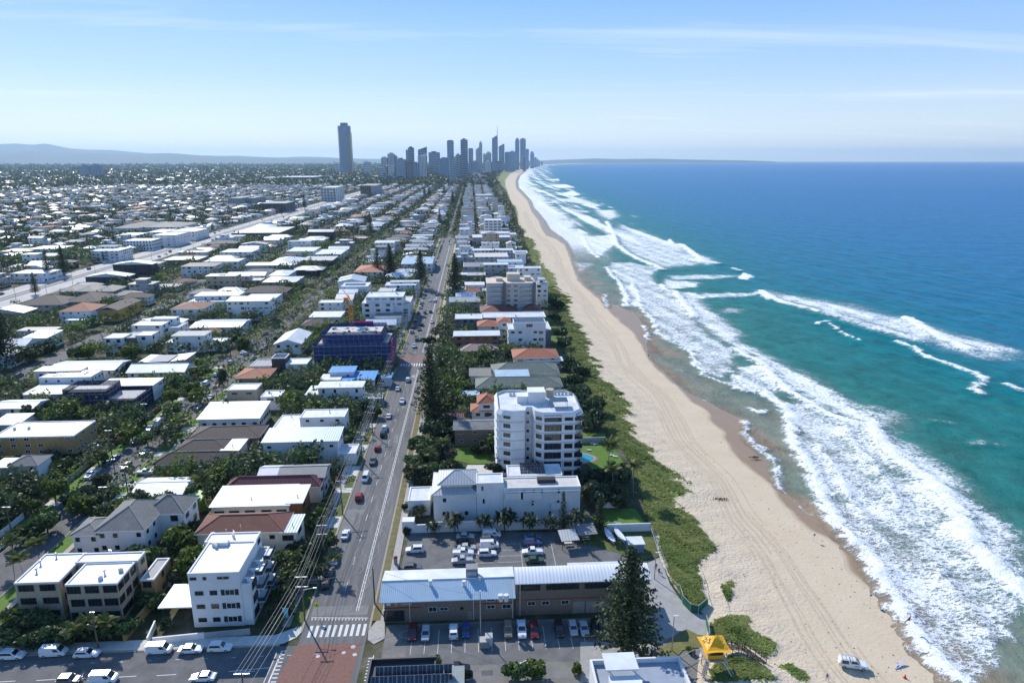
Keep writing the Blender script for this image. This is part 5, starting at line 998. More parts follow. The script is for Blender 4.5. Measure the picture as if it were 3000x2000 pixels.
def TY(y): return 274.4 + y*.2335
lone = tower('very tall lone bronze and blue glass tower standing left of the skyline', TZ(160), TZ(272), TY(62), TY(545), 'blue', 'fin', 'oct', 'step')
b = MB(); hw_ = (W(TZ(272),TY(545))[0]-W(TZ(160),TY(545))[0])/2
b.box(hw_*.55, hw_*1.12, -hw_*.95, hw_*.6, 0, 270); ob('gold_lit_face', b.mesh('gold_lit_face', [tmats['gold']]), lone)  # gold colour paints the lit right side of the shaft
for lb, x0_, x1_, t_, b_, c_, st, shp, crn in [
 ('pale banded podium tower at the left foot of the lone tall tower',104,150,430,535,'white','band','box',None), ('second pale podium tower tucked against the lone tall tower',166,214,412,527,'white','band','box',None),
 ('white banded hotel block standing alone between the lone tower and the skyline',385,462,418,555,'white','band','round',None),
 ('white stepped apartment tower at the left end of the skyline',568,625,376,560,'white','mix','box','step'), ('taller grey-white tower directly behind the left end tower',632,697,340,556,'pale','fin','box','step'), ('slim grey tower on the right flank of the left end cluster',700,724,360,552,'grey','fin','box',None), ('low white curved block in front of the left end cluster',595,652,462,572,'white','band','round',None), ('dark low block at the foot of the left end cluster',582,704,572,632,'dark','fin','box',None),
 ('grey gridded tower right of the white left end cluster',710,806,392,612,'grey','mix','box',None), ('brown and grey twin-slab tower with vertical stripes',812,866,412,612,'brown','fin','box',None), ('grey-blue slab joined to the brown striped tower',868,938,430,604,'grey','fin','box',None),
 ('slim grey tower beside the dark cut-corner tower',812,832,305,592,'grey','band','box',None), ('dark tower with pale diagonal flank above the brown towers',833,890,278,590,'dark','band','box',None),
 ('tower with a curved shoulder roof',930,1014,300,556,'dark','band','box','slope'), ('white pointed-front tower below the curved shoulder tower',928,1012,360,588,'white','fin','oct','slope'),
 ('dark green-grey square tower with flat top',1034,1138,324,566,'dark','mix','box',None), ('pale yellowish slim tower at the flat tower right edge',1110,1136,366,560,'sand','fin','box',None), ('slate blue tower with a notched top',1140,1226,384,572,'blue','fin','oct','step'),
 ('round-topped dark banded tower rising above its neighbours',1213,1279,220,560,'blue','band','round','dome'), ('green-blue banded cylinder tower low in front',1232,1295,366,632,'green','band','round',None), ('pale blue tower right of the banded cylinder',1298,1344,346,602,'pale','mix','box',None),
 ('dark jagged-edged slab tower, darkest of the skyline',1347,1416,200,600,'dark','band','box',None), ('pale green rounded tower behind the dark slab',1421,1468,296,560,'green','band','round','dome'), ('low grey tower right of the dark slab',1456,1514,416,560,'grey','mix','box',None),
 ('pale tower stepped against the pencil tower',1494,1528,296,525,'pale','fin','box','slope'), ('pencil-thin pale tower with notched top',1528,1555,232,525,'pale','fin','box','step'), ('pale slab left of the pyramid-topped tower',1564,1590,340,530,'pale','band','box',None), ('pale tower with a small pyramid top',1594,1643,330,535,'pale','fin','box','step'),
 ('low pale tower at the foot of the pyramid top tower',1578,1640,412,548,'white','fin','box',None), ('tall blue tower with a slanted top and long spire',1654,1707,186,520,'blue','fin','oct','spire'), ('dark low square block before the spire tower',1680,1750,418,520,'dark','band','box',None),
 ('dark blue tower with a sloping roof right of the spire',1719,1772,266,505,'blue','fin','box','slope'), ('rounded blue-grey tower of the pair right of the sloping roof',1779,1828,328,515,'blue','fin','round','dome'), ('square blue tower of the same pair',1824,1878,316,512,'blue','band','box',None),
 ('slim blue twin tower, left twin',1880,1918,202,498,'blue','fin','box','step'), ('broader dark blue twin tower, right twin',1929,1980,190,492,'blue','fin','box',None), ('blue tower leaning against the right twin',1982,2012,296,488,'blue','band','box',None),
 ('blue block with two roof boxes past the twins',2026,2064,340,482,'blue','band','box','step'), ('first of the small descending blocks at the skyline end',2066,2089,376,472,'blue','band','box',None), ('second small descending block at the skyline end',2091,2108,392,466,'blue','band','box',None), ('tiny third block at the skyline end',2110,2124,406,461,'blue','band','box',None), ('last tiny block at the shore end of the skyline',2132,2148,418,454,'grey','band','box',None)]:
    tower(lb, TZ(x0_), TZ(x1_), TY(t_), TY(b_), c_, st, shp, crn)
TL = [('pale broad tower of the far suburban pair',185,207,381,408,'grey'), ('slim bluish tower of the far suburban pair',212,232,379,409,'blue')]
for l, a_, c_, t_, b_, k_ in TL: tower(l, a_, c_, t_, b_, k_, 'fin')
for i in range(58):                                                   # low fill blocks among the towers
    x = rnd.uniform(540, 2030); y_ = 604 - (x-560)*.077 + rnd.uniform(-34, 14); hgt = rnd.uniform(45, 150); wd = rnd.uniform(18, 44); c_ = rnd.choice(['pale','white','white','grey','blue','green','sand','brown']); s_ = rnd.choice(['band','fin'])
    tower(f"{'tall' if hgt > 110 else 'low'} {c_} {'banded' if s_ == 'band' else 'ribbed'} block among the feet of the skyline towers, {'left part' if x < 1000 else 'middle' if x < 1500 else 'right part'}", TZ(x), TZ(x+wd), TY(y_-hgt), TY(y_), c_, s_, 'box', None, 'apartment_block')['group'] = 'mid-height blocks between the towers'

# ------------------------------------------------------------ streets
def asphalt(name, c, st=None): return mat(name, c, .88, .24, .35 if not st else .9, spec=.25, bump=.12, bscale=6, stretch=st)
road_m = asphalt('avenue_asphalt', (.15,.148,.147), (1,.045,1)); road2_m = asphalt('street_asphalt', (.135,.133,.132)); lot_m = asphalt('car_park_asphalt', (.15,.148,.144)); lot2 = asphalt('worn_service_asphalt', (.20,.19,.175))
hwy_m = mat('highway_concrete', (.46,.44,.41), .9, .15, .05); brick_pave = mat('red_paved_crossing', (.21,.105,.082), .85, .22, 1.6); kerb_m = mat('kerb_concrete', (.34,.30,.23), .9, .2, 1.5); path_m = mat('footpath_concrete', (.40,.375,.34), .9, .15, 1.2)
verge_m = mat('verge_grass', (.095,.12,.03), .9, .4, .5); lawn_m = mat('lawn_grass', (.09,.17,.018), .9, .2, .5); paint = mat('road_paint', (.62,.62,.60), .7, .25, 3); paint_y = mat('yellow_tactile', (.55,.42,.12), .8, .2)
def sheet(name, pts, z, m, parent=None, top=True):
    me = bpy.data.meshes.new(name); me.from_pydata([(x, y, z) for x, y in pts], [], [tuple(range(len(pts)))]); me.materials.append(m); o = ob(name, me, parent)
    if parent is None: tag(o, kind='structure')
    return o
def rect(name, x0, x1, y0, y1, z, m, parent=None): return sheet(name, [(x0,y0),(x1,y0),(x1,y1),(x0,y1)], z, m, parent)
AX0, AX1 = -36.6, -23.0
def road_y(name, x0, x1, y0, y1, m): r = rect(name, x0, x1, y0, y1, .02, m); RECTS.append((x0-1.2, x1+1.2, y0, y1)); return r
avenue = road_y('avenue', AX0, AX1, 112, 869, road_m); road_y('avenue', -32.6, -27.2, 869, 3400, road_m)
street2 = road_y('side_street', -118.6, -107.4, 122.6, 338, road2_m); road_y('side_street', -116.4, -110.2, 338, 2800, road2_m)
street3 = road_y('back_street', -213, -201, 150, 2600, road2_m)
hwy = road_y('highway', -352, -312, 300, 3400, hwy_m)
cs = rect('cross_street', -330, AX0, 104, 120.2, .02, road2_m); RECTS.append((-330, AX0, 100, 124))
rect('road_surface', AX0, AX1, 96, 112, .02, road_m)
for nm, ya, yb_, xa, xb_ in (('cross_street',322,334,-106.9,AX0),('cross_street',322,334,-200,-119),('cross_street',560,570,-311,AX0),('cross_street',858,869,-311,AX0),('cross_street',1180,1192,-311,AX0),('cross_street',1560,1574,-311,AX0),('cross_street',2050,2064,-311,AX0)): rect(nm, xa, xb_, ya, yb_, .02, road2_m); RECTS.append((xa, xb_, ya, yb_))
# raised red crossings, zebra bars, teeth, lane lines
sheet('red_paving', [(AX0+.4,120.6),(AX1-.8,120.2),(AX1-1.6,104.5),(-34.6,98),(-38.5,98),(-38.2,110),(-37.2,118)], .026, brick_pave, avenue); rect('red_paving', AX0+.2, AX1-.2, 319.5, 334, .026, mat('faded_red_paving', (.20,.13,.115), .85, .2, 1.2), avenue)
for i in range(10): rect('zebra_stripe', -35.3+i*1.24, -34.68+i*1.24, 122.5, 126.2, .027, paint, avenue); rect('zebra_stripe', -35.3+i*1.24, -34.68+i*1.24, 314.2, 318.6, .027, paint, avenue)
def lineseg(x0, y0, x1, y1, wd, m=paint, par=avenue, z=.028, name='road_line'):
    d = Vector((x1-x0, y1-y0)).normalized(); n_ = Vector((-d.y, d.x))*wd/2; sheet(name, [(x0+n_.x,y0+n_.y),(x0-n_.x,y0-n_.y),(x1-n_.x,y1-n_.y),(x1+n_.x,y1+n_.y)], z, m, par)
lineseg(-35.8,128.9,-23.6,128.1,.22)
for i in range(17): lineseg(-35.5+i*.72,128.6-i*.045,-35.5+i*.72,128.05-i*.045,.22)
for k_ in (-.24,.24): lineseg(-26.3+k_,130.6,-26.3+k_,309,.15); lineseg(-26.2+k_,338,-26.2+k_,850,.18)
for i in range(60):
    y = 132+i*3; 
    if y < 308: lineseg(-26.53,y,-26.07,y,.34)
for i in range(66):
    y = 138 + i*10.5
    if abs(y-320) > 14: lineseg(-30.2,y,-30.2,y+3.4,.13)
for i in range(16): lineseg(-38.9-.02*i*2.1,103.0+i*1.05,-37.9-.02*i*2.1,103.0+i*1.05,.3)
lineseg(-39.3,118.6,-39.9,100,.3); lineseg(-40.2,118.4,-40.8,100,.16)
for i in range(11): lineseg(-21.7,107.2+i*.85,-20.9,107.2+i*.85,.3)
lineseg(-20.9,106.6,-20.8,116.5,.2); lineseg(-48,113.6,-40.5,114.2,.18,par=cs)
for i in range(7): lineseg(-91+i*7.4,113.3,-87.4+i*7.4,113.4,.16,par=cs)
for i in range(12): lineseg(-92+i*5.4,117.5,-91.2+i*5.4,117.5,.12,par=cs)
b = MB(); 
for x, y, r_ in ((-31.8,116.8,.42),(-26.9,117.6,.42),(-25.3,119.2,.5),(-24.6,116.9,.45)): b = MB(); b.lathe([(r_,.03),(r_*.98,.045)], 14); ob('manhole_cover', b.mesh('manhole_cover', [concl]), avenue, (x,y,0))
pm1 = asphalt('patch_dark', (.115,.114,.114)); pm2 = asphalt('patch_pale', (.20,.198,.192))
rect('asphalt_patch', AX0+.6, AX1-1, 129.3, 132.6, .0225, pm2, avenue); rect('asphalt_patch', AX0+.3, AX0+3.2, 159, 176, .0225, pm2, avenue)
for i in range(26): x = rnd.uniform(-35, -25); y = rnd.uniform(133, 430); rect('asphalt_patch', x, x+rnd.uniform(.8, 2.4), y, y+rnd.uniform(1.5, 9), .0235, rnd.choice([pm1, pm1, pm2]), avenue)
b = MB()
for i in range(150):                                            # sealed cracks wander along the lanes
    x = rnd.uniform(-34.5, -24.5); y = rnd.uniform(130, 300)
    for k_ in range(rnd.randint(3, 8)):
        x1, y1 = x + rnd.uniform(-.6, .6), y + rnd.uniform(.3, 1.6); n_ = Vector((-(y1-y), x1-x)).normalized()*.045; m_ = len(b.v); b.v += [(x+n_.x,y+n_.y,.0265),(x-n_.x,y-n_.y,.0265),(x1-n_.x,y1-n_.y,.0265),(x1+n_.x,y1+n_.y,.0265)]; b.f.append((m_,m_+1,m_+2,m_+3)); b.m.append(0); x, y = x1, y1
cs_ = ob('crack_sealing', b.mesh('crack_sealing', [mat('crack_sealant', (.29,.285,.28), .8, .2)]), avenue); cs_['kind'] = 'stuff'
def glyph(segs, x, y, s):                               # 40 painted on the road
    for a, c, d_, e_ in segs: lineseg(x+a*s, y+c*s*2.2, x+d_*s, y+e_*s*2.2, .22)
glyph([(.6,0,.6,1.4),(0,.5,.8,.5),(0,.5,.5,1.4)], -28.6, 296, 1.3); glyph([(0,0,.6,0),(.6,0,.6,1.3),(.6,1.3,0,1.3),(0,1.3,0,0)], -27.2, 296, 1.3)
def kerb(x0, x1, y0, y1, parent, nm='kerb'): b = MB(); b.box(x0,x1,y0,y1,.0,.14); return ob(nm, b.mesh(nm, [kerb_m]), parent)
for y0, y1 in ((124.5,312),(336,856)): kerb(AX0-.45, AX0+.0, y0, y1, avenue); kerb(AX1, AX1+.45, y0, y1, avenue)
left = tag(ob('pavement', None), kind='structure'); right = tag(ob('pavement', None), kind='structure')
for y0, y1 in ((126,319),(337,856)): rect('grass_verge', AX0-3.0, AX0-.46, y0, y1, .13, verge_m, left); rect('footpath_slab', AX0-4.7, AX0-3.0, y0, y1, .134, path_m, left)
for y0, y1 in ((127,319),(319,856)): rect('grass_verge', AX1+.46, AX1+2.2, y0, y1, .13, mat('dry_verge', (.16,.14,.06), .9, .35, .6), right); rect('footpath_slab', AX1+2.2, AX1+4.0, y0, y1, .134, path_m, right)
for y0, y1 in ((141,147),(154,158.5),(166,172),(186,189),(197,204),(216,221),(236,241),(262,268)): rect('driveway', AX0-5.2, AX0-.44, y0, y1, .138, concl if y0 > 150 else path_m, left)
sheet('footpath_slab', [(-42,123.6),(-36.9,126.6),(-36.6,124.6),(-37.4,122.6),(-39.5,120.9),(-42,120.3)], .12, concl, left); rect('footpath_slab', -330, -42, 120.65, 123.6, .12, concl, left); kerb(-330, -40.2, 120.2, 120.6, cs)
sheet('footpath_slab', [(-21.6,127),(-19.9,127),(-19.2,121.3),(-21.2,119.6),(-22.6,121),(-22.95,124)], .12, path_m, right)
for y0, y1 in ((122.7,321),):
    rect('grass_verge', -123, -118.65, y0, y1, .03, lawn_m if y0 < 300 else verge_m, street2); rect('grass_verge', -107.3, -103.6, y0, y1, .03, lawn_m if y0 < 300 else verge_m, street2); rect('footpath_slab', -103.6, -102.2, y0, y1, .034, path_m, street2); kerb(-118.9,-118.6,y0,y1,street2); kerb(-107.4,-107.1,y0,y1,street2)
for i in range(18): y = 128+i*11; rect('driveway', *((-123,-118.6) if i % 2 else (-107.4,-103.4)), y, y+3.5, .038, concl, street2)
RECTS += [(-124,-102,122,338), (-122,-105,338,900), (-19,4,180,234)]
# tram tracks and lines on the highway
for x in (-335,-330): rect('tram_bed', x-1.6, x+1.6, 300, 3000, .03, mat('tram_ballast', (.16,.15,.14), .9, .2), hwy)
for x in (-348,-340,-324,-318): rect('road_line', x-.15, x+.15, 300, 1800, .03, paint, hwy)
for y0 in range(236, 420, 23):                                     # back lawns behind the seaside houses
    yy = np.linspace(y0, y0+16, 6); a_ = xp(yy) - 11; c_ = xp(yy) - .8; sheet('lawn', [(x, y) for x, y in zip(c_, yy)] + [(x, y) for x, y in zip(a_[::-1], yy[::-1])], .115, lawn_m if y0 % 2 else verge_m)
# surf club car parks and service lane
front = rect('car_park', -19.2, 45, 100, 125.4, .05, lot2); rect('car_park_bays', -14.5, 31, 112.6, 124.9, .058, lot_m, front); rect('service_lane', -21.5, 43, 98, 106.5, .058, lot2, front)
for i in range(16): x = rnd.uniform(-14, 26); y = rnd.uniform(99.5, 110); rect('asphalt_patch', x, x+rnd.uniform(1, 4), y, y+rnd.uniform(.8, 2.5), .064, rnd.choice([pm1, pm2]), front)
back = sheet('car_park', [(-18.6,W(900,1316)[1]),(-17.6,vw-.2),(39,vw-2.4),(41,138),(-18.6,135)], .05, lot_m)
for i in range(15): lineseg(-13.6+i*2.72,116.2,-13.6+i*2.72,123.4,.1,par=front,z=.065)
lineseg(-15,107.6,-1.5,108.8,.18,par=front,z=.066)
for x_ in (-2.,11.,19.): lineseg(x_,141,x_,156,.1,par=back,z=.06)
for i in range(6): lineseg(-2,142+i*2.7,4,142+i*2.7,.1,par=back,z=.06); lineseg(5,142+i*2.7,11,142+i*2.7,.1,par=back,z=.06)
RECTS.append((-20, 44, 98, vw+.5))
# foreshore: lawn, plaza and path to the sand
plaza = sheet('plaza', [W3(*p) for p in [(1895,1650),(1935,1632),(1962,1710),(1990,1752),(2030,1795),(2062,1800),(2085,1826),(2076,1865),(1995,1850),(1900,1905),(1780,1990),(1700,2000),(1700,1880),(1880,1880)]], .10, mat('plaza_concrete', (.34,.335,.32), .85, .18, .5))
sheet('lawn', [W3(*p) for p in [(1915,1920),(2010,1842),(2065,1870),(2062,1895),(2000,1905),(1975,1935),(1950,1930)]], .16, mat('dry_lawn', (.17,.16,.055), .9, .3, .6)); sheet('lawn', [W3(*p) for p in [(1700,1590),(1700,1555),(1902,1545),(1935,1628),(1890,1640)]], .11, mat('lawn_patchy', (.10,.12,.03), .9, .35, .5)); sheet('lawn', [W3(*p) for p in [(1720,1540),(1770,1490),(1860,1490),(1895,1537)]], .10, lawn_m)
sheet('lawn', [W3(*p) for p in [(1300,1340),(1345,1310),(1420,1312),(1440,1357),(1380,1360)]], .12, lawn_m); sheet('lawn', [W3(*p) for p in [(1690,1330),(1700,1270),(1770,1270),(1830,1360),(1745,1385)]], .12, lawn_m)
sheet('courtyard', [W3(*p) for p in [(1370,1362),(1440,1362),(1445,1400),(1350,1400)]], .1, concl)

# ------------------------------------------------------------ ordinary houses filling the blocks
ZONES = [(-73,-43,16.5,126,2900,1), (-105.5,-76,16.5,126,2900,1), (-152,-121,17,126,2900,1), (-197,-162,17,140,2900,1), (-250,-216,17,160,2900,1), (-299,-262,19,300,2900,1), (-19,4,15,432,2500,1), (7,30,15,432,2500,1), (34,56,15,440,2500,1)]
cand = []
for xa, xb_, dy_, y0, y1, _ in ZONES:
    y = y0 + rnd.uniform(0, 6)
    while y < y1:
        d_ = rnd.uniform(.56, .76)*dy_; w_ = rnd.uniform(.36, .9)*(xb_-xa); xo = xa + rnd.uniform(0, (xb_-xa)-w_)
        if xa > -20:
            lim = xp(np.array([y]))[0] - 5
            if xo + w_ > lim: xo = lim - w_
            if xo < xa - 4: y += dy_; continue
        if rnd.random() < .95 and free(xo, xo+w_, y, y+d_, 1.2): cand.append((xo, xo+w_, y, y+d_))
        y += dy_*(1 + y/9000)*rnd.uniform(.86, 1.2)
for k_ in range(60):                                              # west of the highway, row after row
    xa = -362 - k_*33 - (k_//2)*13
    y = 330 + rnd.uniform(0,14) + max(0, (-xa-420))*.55
    while y < 3000 + k_*30:
        d_ = rnd.uniform(8.5,12); w_ = rnd.uniform(10,19)
        if in_view(xa, y, 5, 150) and rnd.random() > .2 and free(xa-w_, xa, y, y+d_, 1): cand.append((xa-w_, xa, y, y+d_))
        y += 17.5*(1 + y/7000)
cand = [c for c in cand if in_view((c[0]+c[1])/2, c[2], 4, 150)]
cand.sort(key=lambda c: math.hypot((c[0]+c[1])/2, c[2]))
WALLS = [white]*8 + [cream, cream, beige, brickb, greyw, greyw, darkw]; 
RF = [('hip', whiter), ('hip', tgrey), ('hip', tbrown), ('hip', rgrey), ('hip', tterra), ('hip', tbeige), ('gx', whiter), ('gx', rgrey), ('gy', whiter), ('gy', rlb), ('gx', rlb), ('flat', whiter), ('flat', rmid), ('flat', concl), ('hip', rmid), ('hip', tgrey), ('gy', rgrey), ('slab', whiter), ('slab', rgrey), ('slab', rmid), ('hip', tred), ('hip', rlb), ('sky', whiter)]
RN = {'hip': 'hip', 'gx': 'gable', 'gy': 'gable', 'flat': 'flat', 'slab': 'flat overhanging', 'sky': 'sloping'}
def cname(m):
    n = m.name
    for k_, v_ in (('white_r','white'),('cream','cream'),('beige_b','beige'),('brown_b','brown brick'),('grey_r','grey'),('charcoal','charcoal'),('white_roof','white'),('grey_tiles','grey tiled'),('dark_brown','dark brown'),('pale_grey','pale grey'),('terracotta','terracotta'),('beige_t','beige'),('pale_blue','pale blue'),('concrete','concrete'),('pale_concrete','concrete'),('mid_grey','dark grey'),('red_brown','red-brown')):
        if n.startswith(k_): return v_
    return 'pale'
NIND = 215; far_h = cand[NIND:]
USED = {}
SHORT = []
for nx_, ny_, l_ in NAMED:
    for cut in (' with ', ' beside ', ' behind ', ' of ', ' in ', ' left ', ' right ', ' below ', ' above ', ' near ', ' under ', ' between ', ' tucked ', ' directly ', ' just '):
        k_ = l_.find(cut)
        if k_ > 14: l_ = l_[:k_]
    SHORT.append((nx_, ny_, ' '.join(l_.split()[:6])))
def where(x, y, desc):
    '''a label that finds the thing from the nearest building that has a look of its own'''
    best = sorted(SHORT, key=lambda q: math.hypot(q[0]-x, (q[1]-y)))[:6]
    for j, q in enumerate(best):
        ddx, ddy = x-q[0], y-q[1]; d_ = math.hypot(ddx, ddy); far_ = '' if d_ < 16 else ('a little way ' if d_ < 34 else 'some way ')
        s_ = (('right of' if ddx > 0 else 'left of') if abs(ddx) > abs(ddy)*.8 else ('beyond' if ddy > 0 else 'in front of'))
        l_ = f'{desc}, {far_}{s_} the {q[2]}'; l_ = ' '.join(l_.split()[:16])
        if l_ not in USED: break
    USED[l_] = 1; return l_
for (x0, x1, y0, y1) in cand[:NIND]:
    rf, rm = rnd.choice(RF); wl = rnd.choice(WALLS); h = rnd.choice((3.6, 5.8, 6.2, 6.6, 7.0, 8.6)) if rf != 'hip' else rnd.choice((3.5, 4.2, 5.6, 6.2)); ap = rf != 'hip' and rnd.random() < (.6 if x0 > -22 else .14)
    if ap: h = rnd.choice((9.5, 12, 12.5)) if x0 < -22 else rnd.choice((9.5, 12.5, 15.5, 19))
    lb = where((x0+x1)/2, y0, f'{cname(wl)} house, {cname(rm)} {RN[rf]} roof')
    vols = [M_(x0, x1, y0, y1, h, rf, wl, rm, win='d', skip=.3)]
    if rnd.random() < .4 and rf in ('flat','slab'): vols.append(M_(x0 + (x1-x0)*.25, x1 - (x1-x0)*rnd.uniform(.1,.35), y0 + 2.2, y1-.8, h + 2.9, rf, rnd.choice([white, wl, greyw]), rm, 1, z0=h-.3))
    if rf == 'hip' and rnd.random() < .6: q0 = x0 + (x1-x0)*rnd.choice((.02, .45, .55)); vols.append(M_(q0, q0 + (x1-x0)*rnd.uniform(.34, .44), y0 - rnd.uniform(1.5, 2.6), y0 + (y1-y0)*.6, h - .15, 'hip', wl, rm, win='d', skip=.3))
    if rnd.random() < .35: q0 = x0 + (x1-x0)*rnd.uniform(0, .6); vols.append(M_(q0, q0 + rnd.uniform(3.5, 6), y0 - 3.4, y0 - .1, 2.7, 'slab', white, rnd.choice([whiter, rgrey, concl]), 1, open=True))
    if rnd.random() < .22: vols[0]['pv'] = (5, 2)
    bld(lb, vols, 'house', 'house', 'ordinary houses filling the blocks', detail=2 if y0 < 350 else 1)
# beyond: thousands of roofs, joined
v = []; q4 = []; mi = []; FARM = [white, cream, greyw, whiter, tgrey, tbrown, tterra, tbeige, rlb, tred, conc]
extra = []
for _ in range(5200):
    d_ = 1500*math.exp(rnd.random()*1.9); a_ = rnd.uniform(-.72, .02); x = d_*math.sin(a_)*1.05; y = d_*math.cos(a_)
    if in_view(x, y, 0, 10) and x < xp(np.array([y]))[0] - 30 and (y > 2950 or x < -1500): s_ = 1 + d_/6000; extra.append((x, x + rnd.uniform(12,30)*s_, y, y + rnd.uniform(10,18)*s_))
for (x0, x1, y0, y1) in far_h + extra:
    h = rnd.choice((3.4, 4.4, 6, 6.5, 7, 7, 9.5)) if x0 < -22 else rnd.choice((6.5, 8, 9.5, 12, 15, 21)); wl = rnd.choice((0,0,0,0,0,1,1,2)); rm = rnd.choice((3,3,3,3,4,4,4,12,12,13,13,5,5,6,7,7,8,9,10)); n0 = len(v); hipr = rnd.random() < .66 and h < 8
    cx, cy, s_ = (x0+x1)/2, (y0+y1)/2, min(x1-x0, y1-y0)/2; t_ = h + (s_*.46 if hipr else .3)
    v += [(x0,y0,0),(x1,y0,0),(x1,y1,0),(x0,y1,0),(x0,y0,h),(x1,y0,h),(x1,y1,h),(x0,y1,h)]; q4 += [(n0,n0+1,n0+5,n0+4),(n0+1,n0+2,n0+6,n0+5),(n0+2,n0+3,n0+7,n0+6),(n0+3,n0,n0+4,n0+7)]; mi += [wl]*4
    e_ = .6; n1 = len(v); v += [(x0-e_,y0-e_,h),(x1+e_,y0-e_,h),(x1+e_,y1+e_,h),(x0-e_,y1+e_,h)]
    if hipr: v += [(x0+s_,cy-.01,t_),(x1-s_,cy-.01,t_),(x1-s_,cy+.01,t_),(x0+s_,cy+.01,t_)]
    else: v += [(x0-e_,y0-e_,t_),(x1+e_,y0-e_,t_),(x1+e_,y1+e_,t_),(x0-e_,y1+e_,t_)]
    q4 += [(n1,n1+1,n1+5,n1+4),(n1+1,n1+2,n1+6,n1+5),(n1+2,n1+3,n1+7,n1+6),(n1+3,n1,n1+4,n1+7),(n1+4,n1+5,n1+6,n1+7)]; mi += [rm]*5
    if rnd.random() < .38:                                        # an upper box or a wing, so no two roofs are quite alike
        u0 = x0 + (x1-x0)*rnd.uniform(.05, .5); u1 = u0 + (x1-x0)*rnd.uniform(.3, .45); v0 = y0 + rnd.choice((-2, 1.5)); v1 = v0 + (y1-y0)*.6; z1 = t_ + rnd.uniform(-.6, 2.2); n3 = len(v); v += [(u0,v0,0),(u1,v0,0),(u1,v1,0),(u0,v1,0),(u0,v0,z1),(u1,v0,z1),(u1,v1,z1),(u0,v1,z1)]; q4 += [(n3,n3+1,n3+5,n3+4),(n3+1,n3+2,n3+6,n3+5),(n3+2,n3+3,n3+7,n3+6),(n3+3,n3,n3+4,n3+7),(n3+4,n3+5,n3+6,n3+7)]; mi += [wl]*4 + [rnd.choice((3,3,10,12,2))]
    if y0 < 1500:                                                # dark window strips on the near face
        for wv_ in range(2 if h > 5 else 1):
            for i in range(3):
                u = x0 + (i+.5)*(x1-x0)/3; z = 1.0 + wv_*2.9; n2 = len(v); v += [(u-.9,y0-.05,z),(u+.9,y0-.05,z),(u+.9,y0-.05,z+1.2),(u-.9,y0-.05,z+1.2)]; q4.append((n2,n2+1,n2+2,n2+3)); mi.append(11)
tag(ob('distant_houses', npmesh('distant_houses', v, q4, FARM + [glass, rgrey, rmid], mi)), 'thousands of distant low houses with white, grey and brown roofs', None, kind='stuff')
# ------------------------------------------------------------ trees: named ones first
g_p = 'Norfolk pines along the avenue'
X, Y = W(1440, 1507); pine(X, Y, 25, 0, 'large Norfolk pine standing in front of the surf club, crown covering its right end', w=1.25)
X, Y = W(1293, 1224); pine(X, Y, 12.5, 2, 'slender young Norfolk pine against the white villa wall')
X, Y = W(1378, 1222); pine(X, Y, 12, 1, 'dark Norfolk pine at the seaward end of the white villa', w=.9)
X, Y = W(990, 962); pine(X, Y, 29, 1, 'tall ragged Norfolk pine on the avenue beside the second crossing', w=1.15)
X, Y = W(1046, 692); pine(X, Y, 34, 0, 'tallest conical Norfolk pine on the seaward side of the avenue', w=1.0)
for px, py, h, v, lb in ((897,645,30,0,'left one of two dark pines behind the cream terracotta-roofed apartments'),(868,640,27,1,'thin-topped pine left of the dark pine pair'),(967,662,30,0,'dark pine close to the avenue left of the tallest pine'),(851,540,30,1,'lone pine rising from the far houses in mid picture'),(700,480,28,1,'pine in the far rows near the dark glass office'),(12,845,34,0,'dark pine at the left picture edge'),(112,640,24,1,'tall pine left of the highway, left of two'),(148,632,26,0,'tall pine left of the highway, right of two'),(82,676,17,1,'small pine at the highway median'),(1062,500,28,0,'pine beside the avenue far out, seaward'),(1040,470,30,0,'pine cluster tree far along the avenue'),(1010,520,26,1,'far pine left of the avenue'),(1120,430,26,0,'pine near the dune far away'),(1085,425,30,0,'far pine at the foot of the towers'),(986,450,28,0,'far pine below the dark jagged tower'),(975,452,26,0,'far pine beside the one below the dark jagged tower'),(1020,446,27,1,'far pine below the banded cylinder tower')):
    X, Y = W(px, py); pine(X, Y, h, v, lb, g_p)
def gl(g): return dict(group=g)
for px, py, h, L_, lb in ((465,1168,9.5,4.2,'big dark palm beside the red-brown roof'),(1455,1142,11,3.6,'tall coconut palm at the dune edge'),(1410,1142,9.5,3.2,'palm between the villa and the coconut palm'),(1394,1090,11,3.8,'palm beside the kidney-shaped pool'),(520,962,6,2.2,'small palm in front of the long pale blue bungalow'),(1075,950,7,2.4,'palm beside the terracotta-roofed house'),(60,1330,6,3.2,'palm left of the beige brick flats'),(95,1300,7,3,'palm behind the beige brick flats'),(30,1300,7,3.2,'palm at the left edge by the beige flats'),(1155,1085,5,2.4,'palm in front of the octagonal tower, left'),(1235,1092,4.5,2.8,'broad palm in front of the octagonal tower'),(170,1490,4.5,2.6,'palm in the hedge before the beige flats'),(215,1480,5.5,2.8,'palm in the middle of the street hedge'),(260,1474,5,2.8,'palm at the right end of the street hedge'),(690,950,7,2.6,'palm by the white split-level house'),(640,960,7,2.6,'palm left of the white split-level house'),(505,1120,6,2.6,'palm behind the green awning'),(1020,1050,6,2.8,'palm by the avenue wall left of the lawn'),(985,1080,6,3,'palm at the verge left of the lawn'),(960,1105,5,2.6,'palm behind the villa garage'),(575,1090,6,2.6,'palm right of the orange bungalow'),(700,830,7,2.6,'palm near the street corner'),(735,905,6,2.6,'palm left of the three-level white house'),(768,1325,5,2.4,'small palm on the verge by the dark car')):
    X, Y = W(px, py); palm(X, Y, h, L_, lb)
